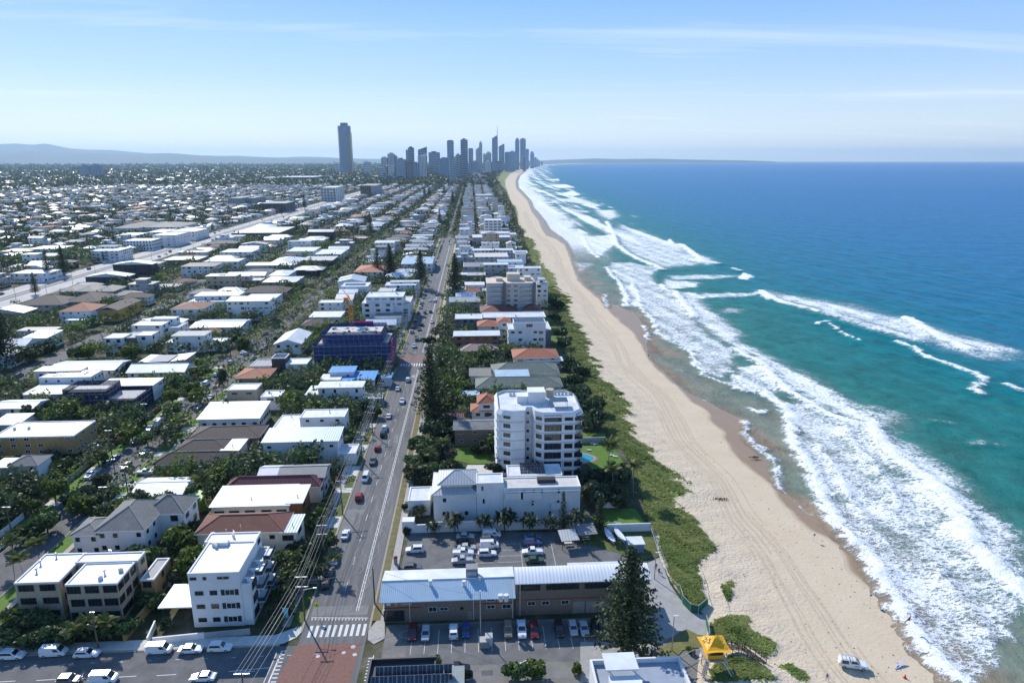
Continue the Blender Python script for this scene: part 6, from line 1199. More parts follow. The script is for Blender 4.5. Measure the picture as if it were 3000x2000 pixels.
for px, py, h, lb in ((997,1229,3.6,'low pandanus by the boundary wall, leftmost of the row'),(1045,1225,5.2,'tall dense pandanus by the boundary wall'),(1112,1223,4.2,'slim pandanus in the middle of the wall'),(1159,1222,5.5,'two-headed pandanus with bare stem by the wall'),(1216,1222,4.4,'dark pandanus right of the two-headed one'),(1264,1222,4.2,'pandanus left of the slender young pine'),(1322,1222,5.4,'broad dark pandanus right of the slender young pine')):
    X, Y = W(px, py); pandanus(X, Y, h, lb, 'pandanus trees along the boundary wall')
for px, py in ((958,1190),(970,1188)): X, Y = W(px, py); pandanus(X, Y, 3., 'small pandanus in the villa forecourt', 'small pandanus in the villa forecourt')
# street trees of the side street and other crowns picked from the photograph
ST = [(128,1150,4.2,7.5,'bright'),(74,1180,2.6,5,'bright'),(190,1160,4.6,6,'dark'),(186,1180,4.4,6,'bright'),(215,1170,3.5,5,'green'),(110,1225,5,7,'green'),(85,1235,4.5,6.5,'dark'),(60,1250,4,6,'green'),(228,1070,3.4,6,'bright'),(285,1030,2.6,5,'bright'),(305,1010,3.4,6,'bright'),(340,1025,4.,6.5,'green'),(335,975,3.6,6,'green'),(398,960,3.8,6,'green'),(397,925,3.6,6.2,'bright'),(462,925,4.8,6.5,'bright'),(392,998,4,6,'olive'),(380,1015,5,7,'green'),(410,975,4.2,6,'green'),(420,895,4.4,7,'green'),(440,905,4.2,6,'bright'),(425,870,5,7,'green'),(455,868,4.4,7,'green'),(460,850,4.6,7,'bright'),(300,860,5,6,'olive'),(330,862,5,6.5,'olive'),(280,868,4.4,6,'green'),(75,966,5.2,7,'olive'),(110,950,4.4,6,'green'),(115,1075,4.2,7,'olive'),(145,1085,4,6,'green'),(240,1120,3.2,5.5,'olive'),(8,900,3.4,6,'bright'),(70,830,6,7,'green'),(40,835,5,7,'dark'),(110,810,5,6,'dark'),(205,822,5.4,6.5,'bright'),(180,826,5,6,'green'),(300,822,5,6,'bright'),(360,810,4.6,6.5,'green'),(545,792,5,6,'green'),(560,800,4.6,6,'bright'),(590,905,4,5,'olive'),(250,1160,4,6,'green'),(655,1375,2.8,4.5,'green'),(672,1362,3.8,5.5,'olive'),(690,1335,4,6,'green'),(640,1420,3.2,5,'dark'),(735,1330,2.6,4.5,'olive'),(720,1280,4.5,7,'dark'),(700,1290,4,6.5,'dark'),(745,1262,3.2,5,'green'),(758,1255,2.8,4.5,'olive'),(150,1480,3.6,5.5,'green'),(120,1470,3.2,5,'green'),(195,1465,3.4,5.2,'olive'),(240,1466,3.6,5.5,'green'),(285,1462,3.4,5,'green'),(90,1485,3,4.5,'dark'),(20,1480,3.5,6,'dark'),(60,1490,2.6,4.5,'green'),(350,1400,3,4.5,'green'),(330,1380,3,4.6,'green'),(365,1330,3.2,5,'bright'),(420,1310,3.4,5.4,'green'),(410,1340,3,4.6,'olive'),(385,1290,3.6,5.6,'dark'),(400,1270,3.6,5.6,'green'),(430,1270,3,5,'green'),(450,1260,2.6,5,'bright'),(455,1250,3.6,6,'green'),(440,1235,3.6,6,'dark'),(600,1060,4,6,'green'),(570,1070,4.2,6,'green'),(590,1000,3.6,5,'green'),(615,1050,3.6,5,'dark'),(830,950,4.2,6.5,'dark'),(805,960,4.2,6,'olive'),(860,960,3.2,5,'dark'),(815,1000,3.2,5,'dark'),(800,1005,3,4.6,'green'),(885,880,4.4,7,'green'),(860,890,4,6,'dark'),(840,880,3.6,6,'green'),(700,895,4,6,'bright'),(740,870,4.6,6.5,'green'),(672,905,4.6,7,'green'),(650,915,4.2,6,'green'),(690,925,3.6,6,'olive'),(1000,940,5.4,7,'dark'),(1015,925,5,7,'green'),(1040,910,4.6,6,'bright'),(990,1010,5.2,8,'dark'),(1020,1000,6,9,'dark'),(1050,1010,4.4,6,'dark'),(960,1040,4.4,7,'green'),(985,1050,5,7.5,'green'),(1015,1060,5,7,'olive'),(950,1080,4,6,'green'),(1000,1095,4.6,7,'green'),(1030,1090,4.2,6,'dark'),(945,1100,3.6,5.6,'olive'),(975,1110,3.8,5.6,'dark'),(1140,1030,3.4,6,'bright'),(1105,1040,3.4,4.5,'dark'),(1135,1090,3,5,'dark'),(1215,1095,3.2,5,'dark'),(1260,1085,3,4.5,'dark'),(1290,1082,3.2,5,'dark'),(1390,1120,4.6,7,'dark'),(1420,1100,4.2,6,'dark'),(1350,1120,4.6,7,'dark'),(1360,1160,5.2,8,'olive'),(1385,1150,4.6,7,'dark'),(1410,1165,3.6,5.4,'dark'),(1330,920,6,9,'dark'),(1345,950,6.6,10,'dark'),(1360,985,6,9,'dark'),(1320,890,5,7,'dark'),(1330,865,4.6,6,'dark'),(1310,850,5,7,'dark'),(1295,800,4.6,7,'dark'),(1290,775,4.4,7,'dark'),(1275,740,4.4,7,'dark'),(1115,908,3.6,4.6,'dark'),(1075,905,3.8,4.6,'dark'),(1090,906,3.8,4.8,'green'),(1060,905,3.6,4.6,'dark'),(1130,830,5,7,'dark'),(1100,830,5.4,7.4,'dark'),(1160,830,5,7,'olive'),(1050,840,4.6,7,'dark'),(1025,850,5,8,'dark'),(1070,860,5,6,'green'),(1000,870,4.4,7,'dark'),(1280,710,5,6,'dark'),(1265,700,5.4,6,'dark'),(1010,775,5.4,9,'olive'),(985,795,4.4,7,'dark'),(490,1150,3.2,6,'green'),(440,1150,3,6,'green'),(455,1190,3.4,6,'bright')]
DESC = {'green': 'mid-green leafy tree', 'bright': 'bright green dome-shaped tree', 'dark': 'dark green bushy tree', 'olive': 'olive-toned loose tree'}
for px, py, r_, h, k_ in ST:
    X, Y = W(px, py); tree(X, Y, r_, h, k_, where(X, Y, DESC[k_]), 'garden and street trees')
for px, py in ((511,905),(519,899)): X, Y = W(px, py); r_ = thing('cypress_tree', 'pencil-thin dark cypress of the pair beside the beige block house', 'cypress', (X,Y,0), 0, 'pair of pencil cypresses'); ob('crown', crown_mesh('cypress_crown', 1, 1, 500, .16, leafd, 9), r_, (0,0,5), sc=(1.5,1.5,5.6)); ob('trunk', TREES['dark'][0][1], r_, sc=(3,3,3))
for px, py, r_, h, k_, lb in ((1223,1545+8,2.6,4.2,'bright','bright round tree beside the white sedan at the service lane'),(1190,1562,3.2,4.6,'green','green tree at the bottom edge beside the service lane'),(998,1530,1.7,2.6,'green','small round tree behind the charcoal solar roof'),(1585,1498,1.,1.4,'green','low shrub under the big pine')):
    X, Y = W(px, py); tree(X, Y, r_, h, k_, lb)
for px, py, lb in ((1325,1545,'small bright shrub by the driveway'),(936,1225,'clipped dark hedge at the end of the boundary wall'),(930,1170,'clipped hedge at the villa gate'),(1070,1560,'low shrub behind the dark ute')): X, Y = W(px, py); bush(X, Y, 1.2, 2., 'dark' if 'dark' in lb or 'hedge' in lb else 'bright', lb)

# raster of what is taken, so that no tree grows through a roof
GX0, GY0, CS = -1700., 90., 2.5; occ = np.zeros((720, 1180), bool)
def mark(x0, x1, y0, y1, m=0):
    i0, i1 = int((x0-m-GX0)/CS), int((x1+m-GX0)/CS)+1; j0, j1 = int((y0-m-GY0)/CS), int((y1+m-GY0)/CS)+1
    if i1 > 0 and j1 > 0: occ[max(0,i0):max(0,i1), max(0,j0):max(0,j1)] = True
for q in RECTS: mark(*q, .6)
for q in far_h: mark(*q, .2)
for px, py in ((1060,1050),(1420,1200),(1340,1060)): X, Y = W(px, py); mark(X-6, X+6, Y-7, Y+7)
def isfree(x, y, r):
    i0, i1 = int((x-r-GX0)/CS), int((x+r-GX0)/CS)+1; j0, j1 = int((y-r-GY0)/CS), int((y+r-GY0)/CS)+1
    if i0 < 0 or j0 < 0 or i1 > 719 or j1 > 1179: return True
    return not occ[i0:i1, j0:j1].any()
pts = []
for _ in range(85000):
    y = 125*math.exp(rnd.random()*3.15); x = rnd.uniform(-1., .12)*y*1.05 - 8
    if x > xp(np.array([y]))[0] - 1.5 or not in_view(x, y, 5, 170): continue
    r_ = rnd.choice((1.8, 2.3, 2.8, 3.4, 4., 4.8)) * (1 if y < 500 else 1.18)
    if y > 400 and x > xp(np.array([y]))[0] - 26 and rnd.random() < .6: continue
    if -312 < x < -286 and (r_ > 2.4 or rnd.random() < .7): continue
    if x < xp(np.array([y]))[0] - r_*1.15 and isfree(x, y, r_*.56): pts.append((math.hypot(x, y), x, y, r_, r_*rnd.uniform(1.3, 1.9) + .8))
for sx_, wd_ in ((-121, 2), (-118.4, 1.2), (-108, 1.2), (-105, 2), (-198.5, 2.5), (-215.5, 2.5), (-38.6, .6), (-357, 2), (-35.5, 1.2), (-24.4, 1.2)):
    y = (180 if sx_ in (-121, -105, -38.6) else 342) if sx_ > -200 else 300
    if sx_ in (-35.5, -24.4): y = 872
    while y < 2900:
        y += rnd.uniform(5, 13)*(1 + y/2500)
        if (sx_ == -38.6 and rnd.random() < .6) or (sx_ < -300 and rnd.random() < .6): continue
        r_ = rnd.uniform(2.4, 4.6) if sx_ != -38.6 else rnd.uniform(1.6, 2.6); x = sx_ + rnd.uniform(-wd_, wd_)
        if in_view(x, y, 5, 40): pts.append((math.hypot(x, y), x, y, r_, r_*1.5 + 1.2))
pts.sort()
# keep the density of real gardens: thin out points too close together
keep = []; cell = {}
for d_, x, y, r_, h in pts:
    k_ = (int(x//3.2), int(y//3.2)); 
    if any((k_[0]+a, k_[1]+c) in cell for a in (-1,0,1) for c in (-1,0,1)) and y < 1500 and rnd.random() < .68: continue
    cell[k_] = 1; keep.append((d_, x, y, r_, h))
NT = max(0, 285 - len(ST)); KN = ['green','green','dark','dark','olive','olive','bright']
for d_, x, y, r_, h in keep[:NT]:
    k_ = rnd.choice(KN); tree(x, y, r_, h, k_, where(x, y, ('tall ' if h > 6.4 else 'small ' if h < 4 else '') + DESC[k_]), 'garden and street trees')
# the rest of the garden trees as leaf masses
def leafmass(name, lst, ncards, kinds):
    P = []; S_ = []; MI = []; TN = []
    for d_, x, y, r_, h in lst:
        n = ncards(d_); k_ = rnd.randrange(len(kinds)); u = nrg.normal(size=(n,3)); u[:,2] = np.abs(u[:,2])*.9 - .25; u /= np.linalg.norm(u, axis=1)[:,None]; u *= nrg.uniform(.55, 1.05, n)[:,None]*(1+.25*np.sin(u[:,:1]*7+x)); P.append(np.array([x, y, h - r_*.75]) + u*np.array([r_, r_, r_*.85])); S_.append(np.full(n, r_*(1.7/math.sqrt(n))*1.15)); MI.append(np.full(n, k_)); TN.append(np.clip(nrg.normal(rnd.uniform(.2,.6), .25, n), 0, 1))
    P = np.concatenate(P); n = len(P); v_, f_ = quads_cloud(P, n, 1.0, .5, 1.3); s_ = np.repeat(np.concatenate(S_), 4)[:,None]; c_ = np.repeat(P, 4, 0); v_ = c_ + (v_ - c_)*s_
    return tag(ob(name, npmesh(name, v_, f_, kinds, np.concatenate(MI), np.concatenate(TN))), 'dense mass of garden trees between the roofs', None, kind='stuff')
mid = keep[NT:]
leafmass('garden_trees', [q for q in mid if q[0] < 900], lambda d_: int(max(30, 120 - d_*.1)), [leafg, leafd, leafo, leafd, leafb])
leafmass('garden_trees', [q for q in mid if q[0] >= 900], lambda d_: 16, [leafg, leafd, leafo, leafd])
fr_ = []
for _ in range(14000):
    d_ = 1500*math.exp(rnd.random()*2.25); a_ = rnd.uniform(-.74, .1); x, y = d_*math.sin(a_), d_*math.cos(a_)
    if x < xp(np.array([y]))[0] - 12 and in_view(x, y, 0, 10) and (y > 2600 or x < -1400): r_ = rnd.uniform(5, 9)*(1 + d_/3600); fr_.append((d_, x, y, r_, r_*.9 + 3))
leafmass('far_woods', fr_, lambda d_: 9, [leafg, leafd, leafd, leafo])
pr = []                                            # pine belt at the feet of the towers
for _ in range(330): 
    px = rnd.uniform(880, 1180); py = rnd.uniform(404, 440); X, Y = W(px, py)
    if X < xp(np.array([Y]))[0] - 10: pr.append((Y, X, Y, rnd.uniform(6, 10), rnd.uniform(16, 30)))
leafmass('pine_belt', pr, lambda d_: 26, [pineg])
# scrub between the gardens and the dune, and the creeping dune plants
sc_l = []
for y in rows(165, 2400, 3.2, .012):
    for k_ in range(2):
        x = xp(np.array([y]))[0] + rnd.uniform(-6, -2); r_ = rnd.uniform(1., 2.)*(1 + y/2600)
        if rnd.random() < (.14 if y < 320 else .34): sc_l.append((y, x, y, r_, r_*1.5))
leafmass('dune_scrub', sc_l, lambda d_: int(max(20, 90 - d_*.1)), [leafd, leafo, leafg])
dg = leafmat('dune_grass', (.13,.205,.038), (.31,.315,.10), 0, .42)
P = []
for lo_, hi_, n in ((95, 260, 60000), (260, 520, 42000), (520, 1500, 9000)):
    Y = nrg.uniform(lo_, hi_, n*2); a = xp(Y) - .3; c = xv(Y) + 3; X = a + (c - a)*nrg.random(n*2)
    if lo_ < 200: m = nrg.random(n*2) < .42; X = np.where(m, nrg.uniform(40, 80, n*2), X); Y = np.where(m, nrg.uniform(95, 166, n*2), Y)
    m = vegmask(X, Y) > nrg.uniform(.25, 1.1, n*2); X, Y = X[m][:n], Y[m][:n]; P.append(np.stack([X, Y, beach_z(X, Y) + vegmask(X, Y)*(.32+.22*wob(X, Y, 9))*np.clip((X-xp(Y))/3, 0, 1), .2 + .001*Y], 1))
P = np.concatenate(P); n = len(P); s_ = P[:,3:4]*nrg.uniform(.7, 1.6, (n,1)); a_ = nrg.uniform(0, 6.28, n); ux = np.stack([np.cos(a_), np.sin(a_), a_*0], 1)*s_; ln = np.stack([nrg.normal(0,.6,n), nrg.normal(0,.6,n), nrg.uniform(.04,.26,n)], 1)*s_*1.6
c = P[:,:3]; v_ = np.stack([c-ux*.7, c+ux*.7, c+ln], 1).reshape(-1,3); tn = np.clip(.45 + .45*wob(c[:,0], c[:,1], 26) + .2*wob(c[:,0], c[:,1], 8) + nrg.normal(0,.16,n), 0, 1)
tag(ob('dune_grass', npmesh('dune_grass', v_, np.arange(3*n).reshape(n,3), [dg], tint=tn)), 'green and yellowish creeping plants over the dune', None, kind='stuff')
# ------------------------------------------------------------ vehicles
def paintm(n, c, r_=.25): return mat('car_paint_'+n, c, r_, 0, spec=.6)
PT = {'white': paintm('white', (.74,.75,.76)), 'silver': paintm('silver', (.42,.44,.46)), 'black': paintm('black', (.015,.015,.018)), 'red': paintm('red', (.33,.012,.016)), 'blue': paintm('blue', (.02,.06,.20)), 'grey': paintm('grey', (.12,.13,.14)), 'teal': paintm('teal', (.02,.10,.12)), 'maroon': paintm('maroon', (.12,.012,.016)), 'green': paintm('green', (.05,.09,.05)), 'tan': paintm('tan', (.22,.18,.13))}
lampm = mat('headlamp', (.7,.72,.74), .15, 0, spec=.8); tailm = mat('tail_lamp', (.30,.01,.01), .3, 0)
wh = MB(); wh.tube((-.11,0,0),(.11,0,0),.33,n=12); wh = wh.mesh('wheel', [black])
rimx = MB(); rimx.tube((-.118,0,0),(.118,0,0),.2,n=8); rimx = rimx.mesh('rim', [alum])
def loft(b, secs, mi=0):
    """secs: (y, half width, z low, z high, tuck) lofted along the car"""
    v_ = []; n = 8
    for y, w_, z0, z1, tk in secs: m_ = (z0+z1)/2; v_ += [(-w_*.9,y,z0),(-w_,y,z0+.12),(-w_,y,m_+.1),(-w_*tk,y,z1),(w_*tk,y,z1),(w_,y,m_+.1),(w_,y,z0+.12),(w_*.9,y,z0)]
    f_ = [(k_*n+i, k_*n+(i+1)%n, (k_+1)*n+(i+1)%n, (k_+1)*n+i) for k_ in range(len(secs)-1) for i in range(n)]
    f_ += [tuple(range(n)), tuple(reversed(range((len(secs)-1)*n, len(secs)*n)))]; b.add(v_, f_, mi)
CAR = {'sedan': (4.7,.91,.93,1.44,[(-1.75,.55),(-1.05,1.),(.25,1.),(1.05,.0)]), 'hatch': (4.2,.88,.98,1.5,[(-1.95,.35),(-1.6,1.),(.25,1.),(1.05,0)]), 'suv': (4.65,.94,1.05,1.72,[(-2.15,.3),(-1.85,1.),(.3,1.),(1.05,0)]), 'wagon': (4.75,.91,.98,1.52,[(-2.15,.3),(-1.8,1.),(.2,1.),(1.05,0)]), 'van': (4.9,.95,1.15,2.0,[(-2.4,.5),(-2.3,1.),(1.05,1.),(1.85,0)]), 'ute': (5.3,.93,1.08,1.78,[(-.75,.1),(-.55,1.),(.45,1.),(1.25,0)]), 'jeep': (4.3,.92,1.1,1.85,[(-1.95,.3),(-1.85,1.),(.45,1.),(.85,0)])}
CM = {}
def car_parts(ty):
    L_, w_, bz, tz, cab = CAR[ty]; h = L_/2; parts = []; ys = [c[0] for c in cab]; nose = .80 if ty == 'van' else .74
    b = MB(); loft(b, [(-h,w_*.86,.42,bz*.78,.92),(-h+.12,w_*.97,.28,bz*.93,.93),(-h+.9,w_,.24,bz,.95),(h-1.5,w_,.24,bz,.94),(h-.35,w_*.95,.26,bz*(.97 if ty=='van' else .86),.9),(h-.05,w_*.86,.32,bz*nose,.88),(h,w_*.8,.4,bz*.62,.9)])
    cw = w_*.80
    b.add([(-w_*.93,ys[0],bz-.03),(w_*.93,ys[0],bz-.03),(w_*.93,ys[3],bz-.05),(-w_*.93,ys[3],bz-.05),(-cw,ys[1],tz),(cw,ys[1],tz),(cw,ys[2],tz),(-cw,ys[2],tz)], [(4,5,6,7),(0,1,5,4),(1,2,6,5),(2,3,7,6),(3,0,4,7)])
    if ty == 'ute': b.box(-w_*.8,w_*.8,-h+.15,ys[0]-.12,bz-.25,bz-.2); b.box(-w_*.95,-w_*.82,-h+.1,ys[0],bz-.05,bz+.12); b.box(w_*.82,w_*.95,-h+.1,ys[0],bz-.05,bz+.12)
    if ty in ('suv','wagon','van'): b.box(-cw*.9,-cw*.84,ys[1]+.2,ys[2]-.2,tz,tz+.06); b.box(cw*.84,cw*.9,ys[1]+.2,ys[2]-.2,tz,tz+.06)
    b.box(-w_*1.1,-w_*.92,ys[3]-.5,ys[3]-.35,bz,bz+.14); b.box(w_*.92,w_*1.1,ys[3]-.5,ys[3]-.35,bz,bz+.14); parts.append(('body', b.mesh('body', [PT['white']])))
    def lerp(a, c, t_): return tuple(a[i]*(1-t_)+c[i]*t_ for i in range(3))
    def pane(nm, q, d_, s0=.07, s1=.93, t0=.12, t1=.9):
        A_, B2, C2, D2 = q; g_ = [lerp(lerp(A_,B2,s),lerp(D2,C2,s),t_) for s, t_ in ((s0,t0),(s1,t0),(s1,t1),(s0,t1))]; b = MB(); b.add([tuple(p[i]+d_[i] for i in range(3)) for p in g_], [(0,1,2,3)]); parts.append((nm, b.mesh(nm, [glass])))
    c0 = [(-w_*.93,ys[0],bz-.03),(w_*.93,ys[0],bz-.03),(w_*.93,ys[3],bz-.05),(-w_*.93,ys[3],bz-.05)]; c1 = [(-cw,ys[1],tz),(cw,ys[1],tz),(cw,ys[2],tz),(-cw,ys[2],tz)]
    pane('windscreen', (c0[2],c0[3],c1[3],c1[2]), (0,.012,.012)); pane('rear_window', (c0[0],c0[1],c1[1],c1[0]), (0,-.012,.012), .1,.9,.35,.88)
    if ty == 'van': pane('side_window', (c0[1],c0[2],c1[2],c1[1]), (.012,0,.008),.68,.92,.12,.7); pane('side_window', (c0[3],c0[0],c1[0],c1[3]), (-.012,0,.008),.08,.32,.12,.7)
    else: pane('side_window', (c0[1],c0[2],c1[2],c1[1]), (.012,0,.008),.08,.88,.2,.86); pane('side_window', (c0[3],c0[0],c1[0],c1[3]), (-.012,0,.008),.12,.92,.2,.86)
    hl = MB(); hl.box(-.19,.19,-.05,.03,-.08,.08); hlm = hl.mesh('headlight', [lampm]); tl_ = MB(); tl_.box(-.15,.15,-.03,.04,-.12,.12); tlm = tl_.mesh('tail_light', [tailm])
    CM[ty] = (parts, hlm, tlm)
def vehicle(x, y, rz, ty, col, label, group, parts=True, z=.03):
    if ty not in CM: car_parts(ty)
    pr_, hlm, tlm = CM[ty]; L_, w_, bz, tz, _ = CAR[ty]; h = L_/2
    nm = {'ute': 'pickup_ute', 'van': 'delivery_van', 'suv': 'suv', 'hatch': 'hatchback', 'jeep': 'off_road_car', 'wagon': 'station_wagon'}.get(ty, 'sedan_car'); cat = 'van' if ty == 'van' else ('ute' if ty == 'ute' else 'car')
    r = thing(nm, label, cat, (x, y, z), rz, group)
    for pn, me in pr_:
        if not parts and pn not in ('body','windscreen','rear_window'): continue
        o = ob(pn, me, r)
        if pn == 'body': o.material_slots[0].link = 'OBJECT'; o.material_slots[0].material = PT[col]
    if parts:
        for sx in (-1, 1):
            for yy in (h-.95, -h+.95): w2 = ob('wheel', wh, r, (sx*(w_-.1), yy, .33)); ob('rim', rimx, w2)
            ob('headlight', hlm, r, (sx*w_*.62, h-.06, bz*.66)); ob('tail_light', tlm, r, (sx*w_*.72, -h+.0, bz*.72))
    else: b = None; [ob('wheel', wh, r, (sx*(w_-.1), yy, .33)) for sx in (-1,1) for yy in (h-.95, -h+.95)]
    return r
E_ = -math.pi/2; Wd = math.pi/2; Nn = 0.; Ss = math.pi
CARS = [(30,1510,E_,'suv','white','white SUV parked at the far left of the front kerb row'),(125,1503,E_,'van','white','boxy white van second in the front kerb row'),(201,1506,E_,'wagon','white','white wagon with roof glint in the palm shadow'),(367,1497,E_,'van','white','white panel van with roof racks by the driveway mouth'),(439,1496,E_,'sedan','white','white sedan with sunroof behind the last kerbside SUV'),(506,1492,E_,'suv','white','white SUV at the right end of the front kerb row'),(240,1564,E_,'van','white','white van with ladder racks at the bottom edge'),(467,1560,Wd,'sedan','white','white sedan driving left at the bottom edge'),
 (160,1566,E_,'hatch','grey','dark car cut by the bottom edge at left'),
 (794,1231,Nn,'sedan','white','white sedan on the avenue kerb beside the palm verge'),(770,1290,Nn,'sedan','silver','silver-white sedan parked behind the white one'),(750,1343,Nn,'suv','black','black SUV nearest the zebra crossing'),(757,1318,Nn,'hatch','grey','grey hatchback half hidden behind the black SUV'),
 (825,1144,Nn,'suv','red','red SUV parked on the avenue, nearer of two red cars'),(840,1101,Ss,'van','white','white van parked beyond the nearer red car'),(857,1062,Nn,'ute','grey','dark grey ute parked on the avenue'),(867,1032,Nn,'hatch','red','red hatchback, farther of two red cars'),(880,1000,Nn,'suv','black','black SUV parked beyond the farther red car'),(884,986,Nn,'suv','white','white SUV just behind the black one'),(893,958,Nn,'sedan','white','lone white sedan parked before the tower shade'),(924,924,Nn,'ute','white','white ute driving up the avenue lane'),(937,875,Nn,'suv','white','white SUV driving in the shade of the scaffolding'),(914,895,Nn,'sedan','white','white sedan parked in the scaffolding shade'),
 (951,797,Nn,'ute','white','white ute parked beside the second crossing'),(958,782,Nn,'suv','grey','grey SUV parked past the second crossing'),(963,758,Nn,'ute','tan','tan ute parked on the avenue'),(969,748,Nn,'suv','black','black car in the shade past the tan ute'),(992,741,Nn,'ute','white','white ute in the far driving lane'),(973,728,Nn,'suv','silver','silver car parked farther up the avenue'),(976,720,Nn,'suv','grey','grey car parked farther up the avenue'),(988,692,Nn,'sedan','white','white car by the kerb, left of a side by side pair'),(999,692,Ss,'sedan','silver','pale car in the lane, right of a side by side pair'),(1003,679,Nn,'sedan','grey','grey car alone in the far lane'),
 (953,1267,Wd,'suv','white','big white four-wheel drive alone in the rear car park'),(948,1308,E_,'wagon','grey','dark grey wagon behind the club roof ridge'),(1069,1236,E_,'sedan','silver','pale blue sedan in the villa wall shade'),(1069,1249,E_,'sedan','black','black sedan in the left column of the rear car park'),(1129,1232,E_,'van','white','white panel van at the top of the second column'),(1124,1244,E_,'suv','grey','grey SUV below the topmost van'),(1124,1257,E_,'van','white','white van with racks in the second column'),(1119,1276,E_,'suv','white','white SUV with dark roof, lowest in the second column'),(1072,1261,E_,'sedan','silver','silver sedan above the white utes'),(1064,1274,E_,'ute','white','white ute, upper of two in the left column'),(1062,1292,Wd,'ute','silver','silver ute half behind the roof plant box'),(1223,1238,E_,'sedan','grey','grey car at the top of the right column'),(1223,1251,E_,'suv','blue','dark blue car in deep shade of the right column'),(1223,1272,Wd,'ute','white','white ute with racks in the right column'),(1228,1291,E_,'sedan','green','green car lowest of the right column'),
 (948,1458,Ss,'suv','maroon','dark red SUV in the front club bays, leftmost'),(978,1460,Ss,'hatch','silver','small silver hatchback in the front club bays'),(1042,1455,Nn,'suv','white','white SUV left of the lamp post in the front bays'),(1070,1453,Ss,'hatch','blue','blue hatchback beside the lamp post'),(1167,1453,Ss,'jeep','tan','tan boxy off-road car right of the bins'),(1198,1450,Ss,'ute','white','white ute in the middle of the front bays'),(1227,1453,Ss,'suv','maroon','dark maroon car with bright glint'),(1284,1450,Ss,'suv','black','black SUV in the front bays'),(1316,1448,Ss,'hatch','silver','silver hatchback, left of the last silver pair'),(1341,1448,Ss,'sedan','silver','silver sedan, right of the last silver pair'),(1368,1448,Ss,'suv','black','black car under the big pine'),(1221,1535,E_,'sedan','white','white sedan on the service lane by the round tree'),(1049,1542,E_,'ute','black','black ute behind the charcoal building'),
 (209,1094,Nn,'ute','white','white ute with ladder on the side street'),(246,1067,Nn,'sedan','teal','teal sedan on the side street verge'),(265,1054,Nn,'sedan','blue','blue sedan with bright glint on the side street'),(292,1074,Ss,'wagon','grey','dark wagon parked on the right of the side street'),(331,1042,Ss,'sedan','white','white sedan right side of the side street'),(335,1088,E_,'ute','white','white ute with canopy in the driveway'),(347,987,Nn,'ute','white','white ute first of three up the side street'),(365,974,Nn,'van','white','white van second of three up the side street'),(380,959,Nn,'van','white','white van third of three up the side street'),(474,884,Nn,'van','white','long white van near the cypress pair'),(460,897,Nn,'suv','grey','dark SUV behind the long white van'),(454,938,Ss,'suv','silver','silver SUV under the bright street tree'),(232,1120,Nn,'sedan','black','black sedan with dazzling roof glint'),(217,1028,E_,'sedan','white','white sedan in the brick flats driveway'),(22,1240,Nn,'sedan','silver','silver sedan in the left edge driveway, upper'),(5,1256,Nn,'sedan','white','white sedan in the left edge driveway, lower'),(505,862,Nn,'suv','blue','blue SUV by the ochre corner house'),(565,815,Nn,'suv','silver','silver SUV at the street corner'),(45,865,Nn,'suv','blue','blue car at the left edge back street'),(280,1012,E_,'suv','red','red-roofed car in the driveway beside the dark house')]
for px, py, rz, ty, col, lb in CARS:
    X, Y = W(px, py); vehicle(X, Y, rz + rnd.uniform(-.03,.03), ty, col, lb, None, Y < 330, .06 if px > 880 and py > 1200 else .03)
gg = 'cars along the far avenue'
y = 372.
while y < 1500:
    y += rnd.choice((7, 7.5, 9, 14, 20)) * (1 + y/2500)
    if abs(y-565) < 10 or abs(y-864) < 12: continue
    ty = rnd.choice(('sedan','suv','hatch','ute','suv')); c_ = rnd.choice(('white','white','silver','black','grey','blue','red')); vehicle(AX0+1.4, y, Nn, ty, c_, f'small {c_} {ty} parked along the left kerb of the far avenue', gg, False)
    if rnd.random() < .14: vehicle(AX0+9+rnd.random()*2, y+3, Nn, 'suv', c_, f'small {c_} car driving in a lane of the far avenue', 'moving cars on the far avenue', False)
for i in range(26): y = 140+i*9.5+rnd.uniform(0,4); (rnd.random() < .5 and y > 215 or y > 300) and vehicle(-117.4 if i % 2 else -108.8, y, Nn, rnd.choice(('suv','sedan','ute','hatch')), rnd.choice(('white','silver','grey','black')), 'parked car along the side street kerb under the trees', 'cars along the side street', False)
for i in range(26): y = 470 + i*38 + rnd.uniform(0,18); ty = rnd.choice(('suv','sedan','van')); c_ = rnd.choice(('white','silver','black','blue')); lane = rnd.choice((-348,-344,-322,-317)); vehicle(lane, y, Nn, ty, c_, f"small {c_} {ty} in the {'far' if lane < -330 else 'near'} lanes of the pale highway", 'cars on the highway', False)
# lifeguard ute on the sand
X, Y = W(1957, 1537); ute = vehicle(X, Y, E_ - .28, 'ute', 'white', 'white lifeguard ute with canopy and red lettering patch parked on the sand', None, True, .75)
b = MB(); b.add([(-.92,-2.6,.88),(.92,-2.6,.88),(.92,-.7,.88),(-.92,-.7,.88),(-.78,-2.35,1.78),(.78,-2.35,1.78),(.78,-.78,1.78),(-.78,-.78,1.78)], [(4,5,6,7),(0,1,5,4),(1,2,6,5),(2,3,7,6),(3,0,4,7)]); ob('canopy', b.mesh('canopy', [PT['white']]), ute)
for s in (-1,1): b = MB(); b.add([(s*.915,-2.2,1.0),(s*.915,-.95,1.0),(s*.80,-.98,1.68),(s*.80,-2.15,1.68)], [(0,1,2,3) if s > 0 else (3,2,1,0)]); ob('canopy_window', b.mesh('canopy_window', [glass]), ute); b = MB(); b.box(s*.94-.006,s*.94+.006,.1,.9,.72,.86); ob('side_marking', b.mesh('side_marking', [redm]), ute)
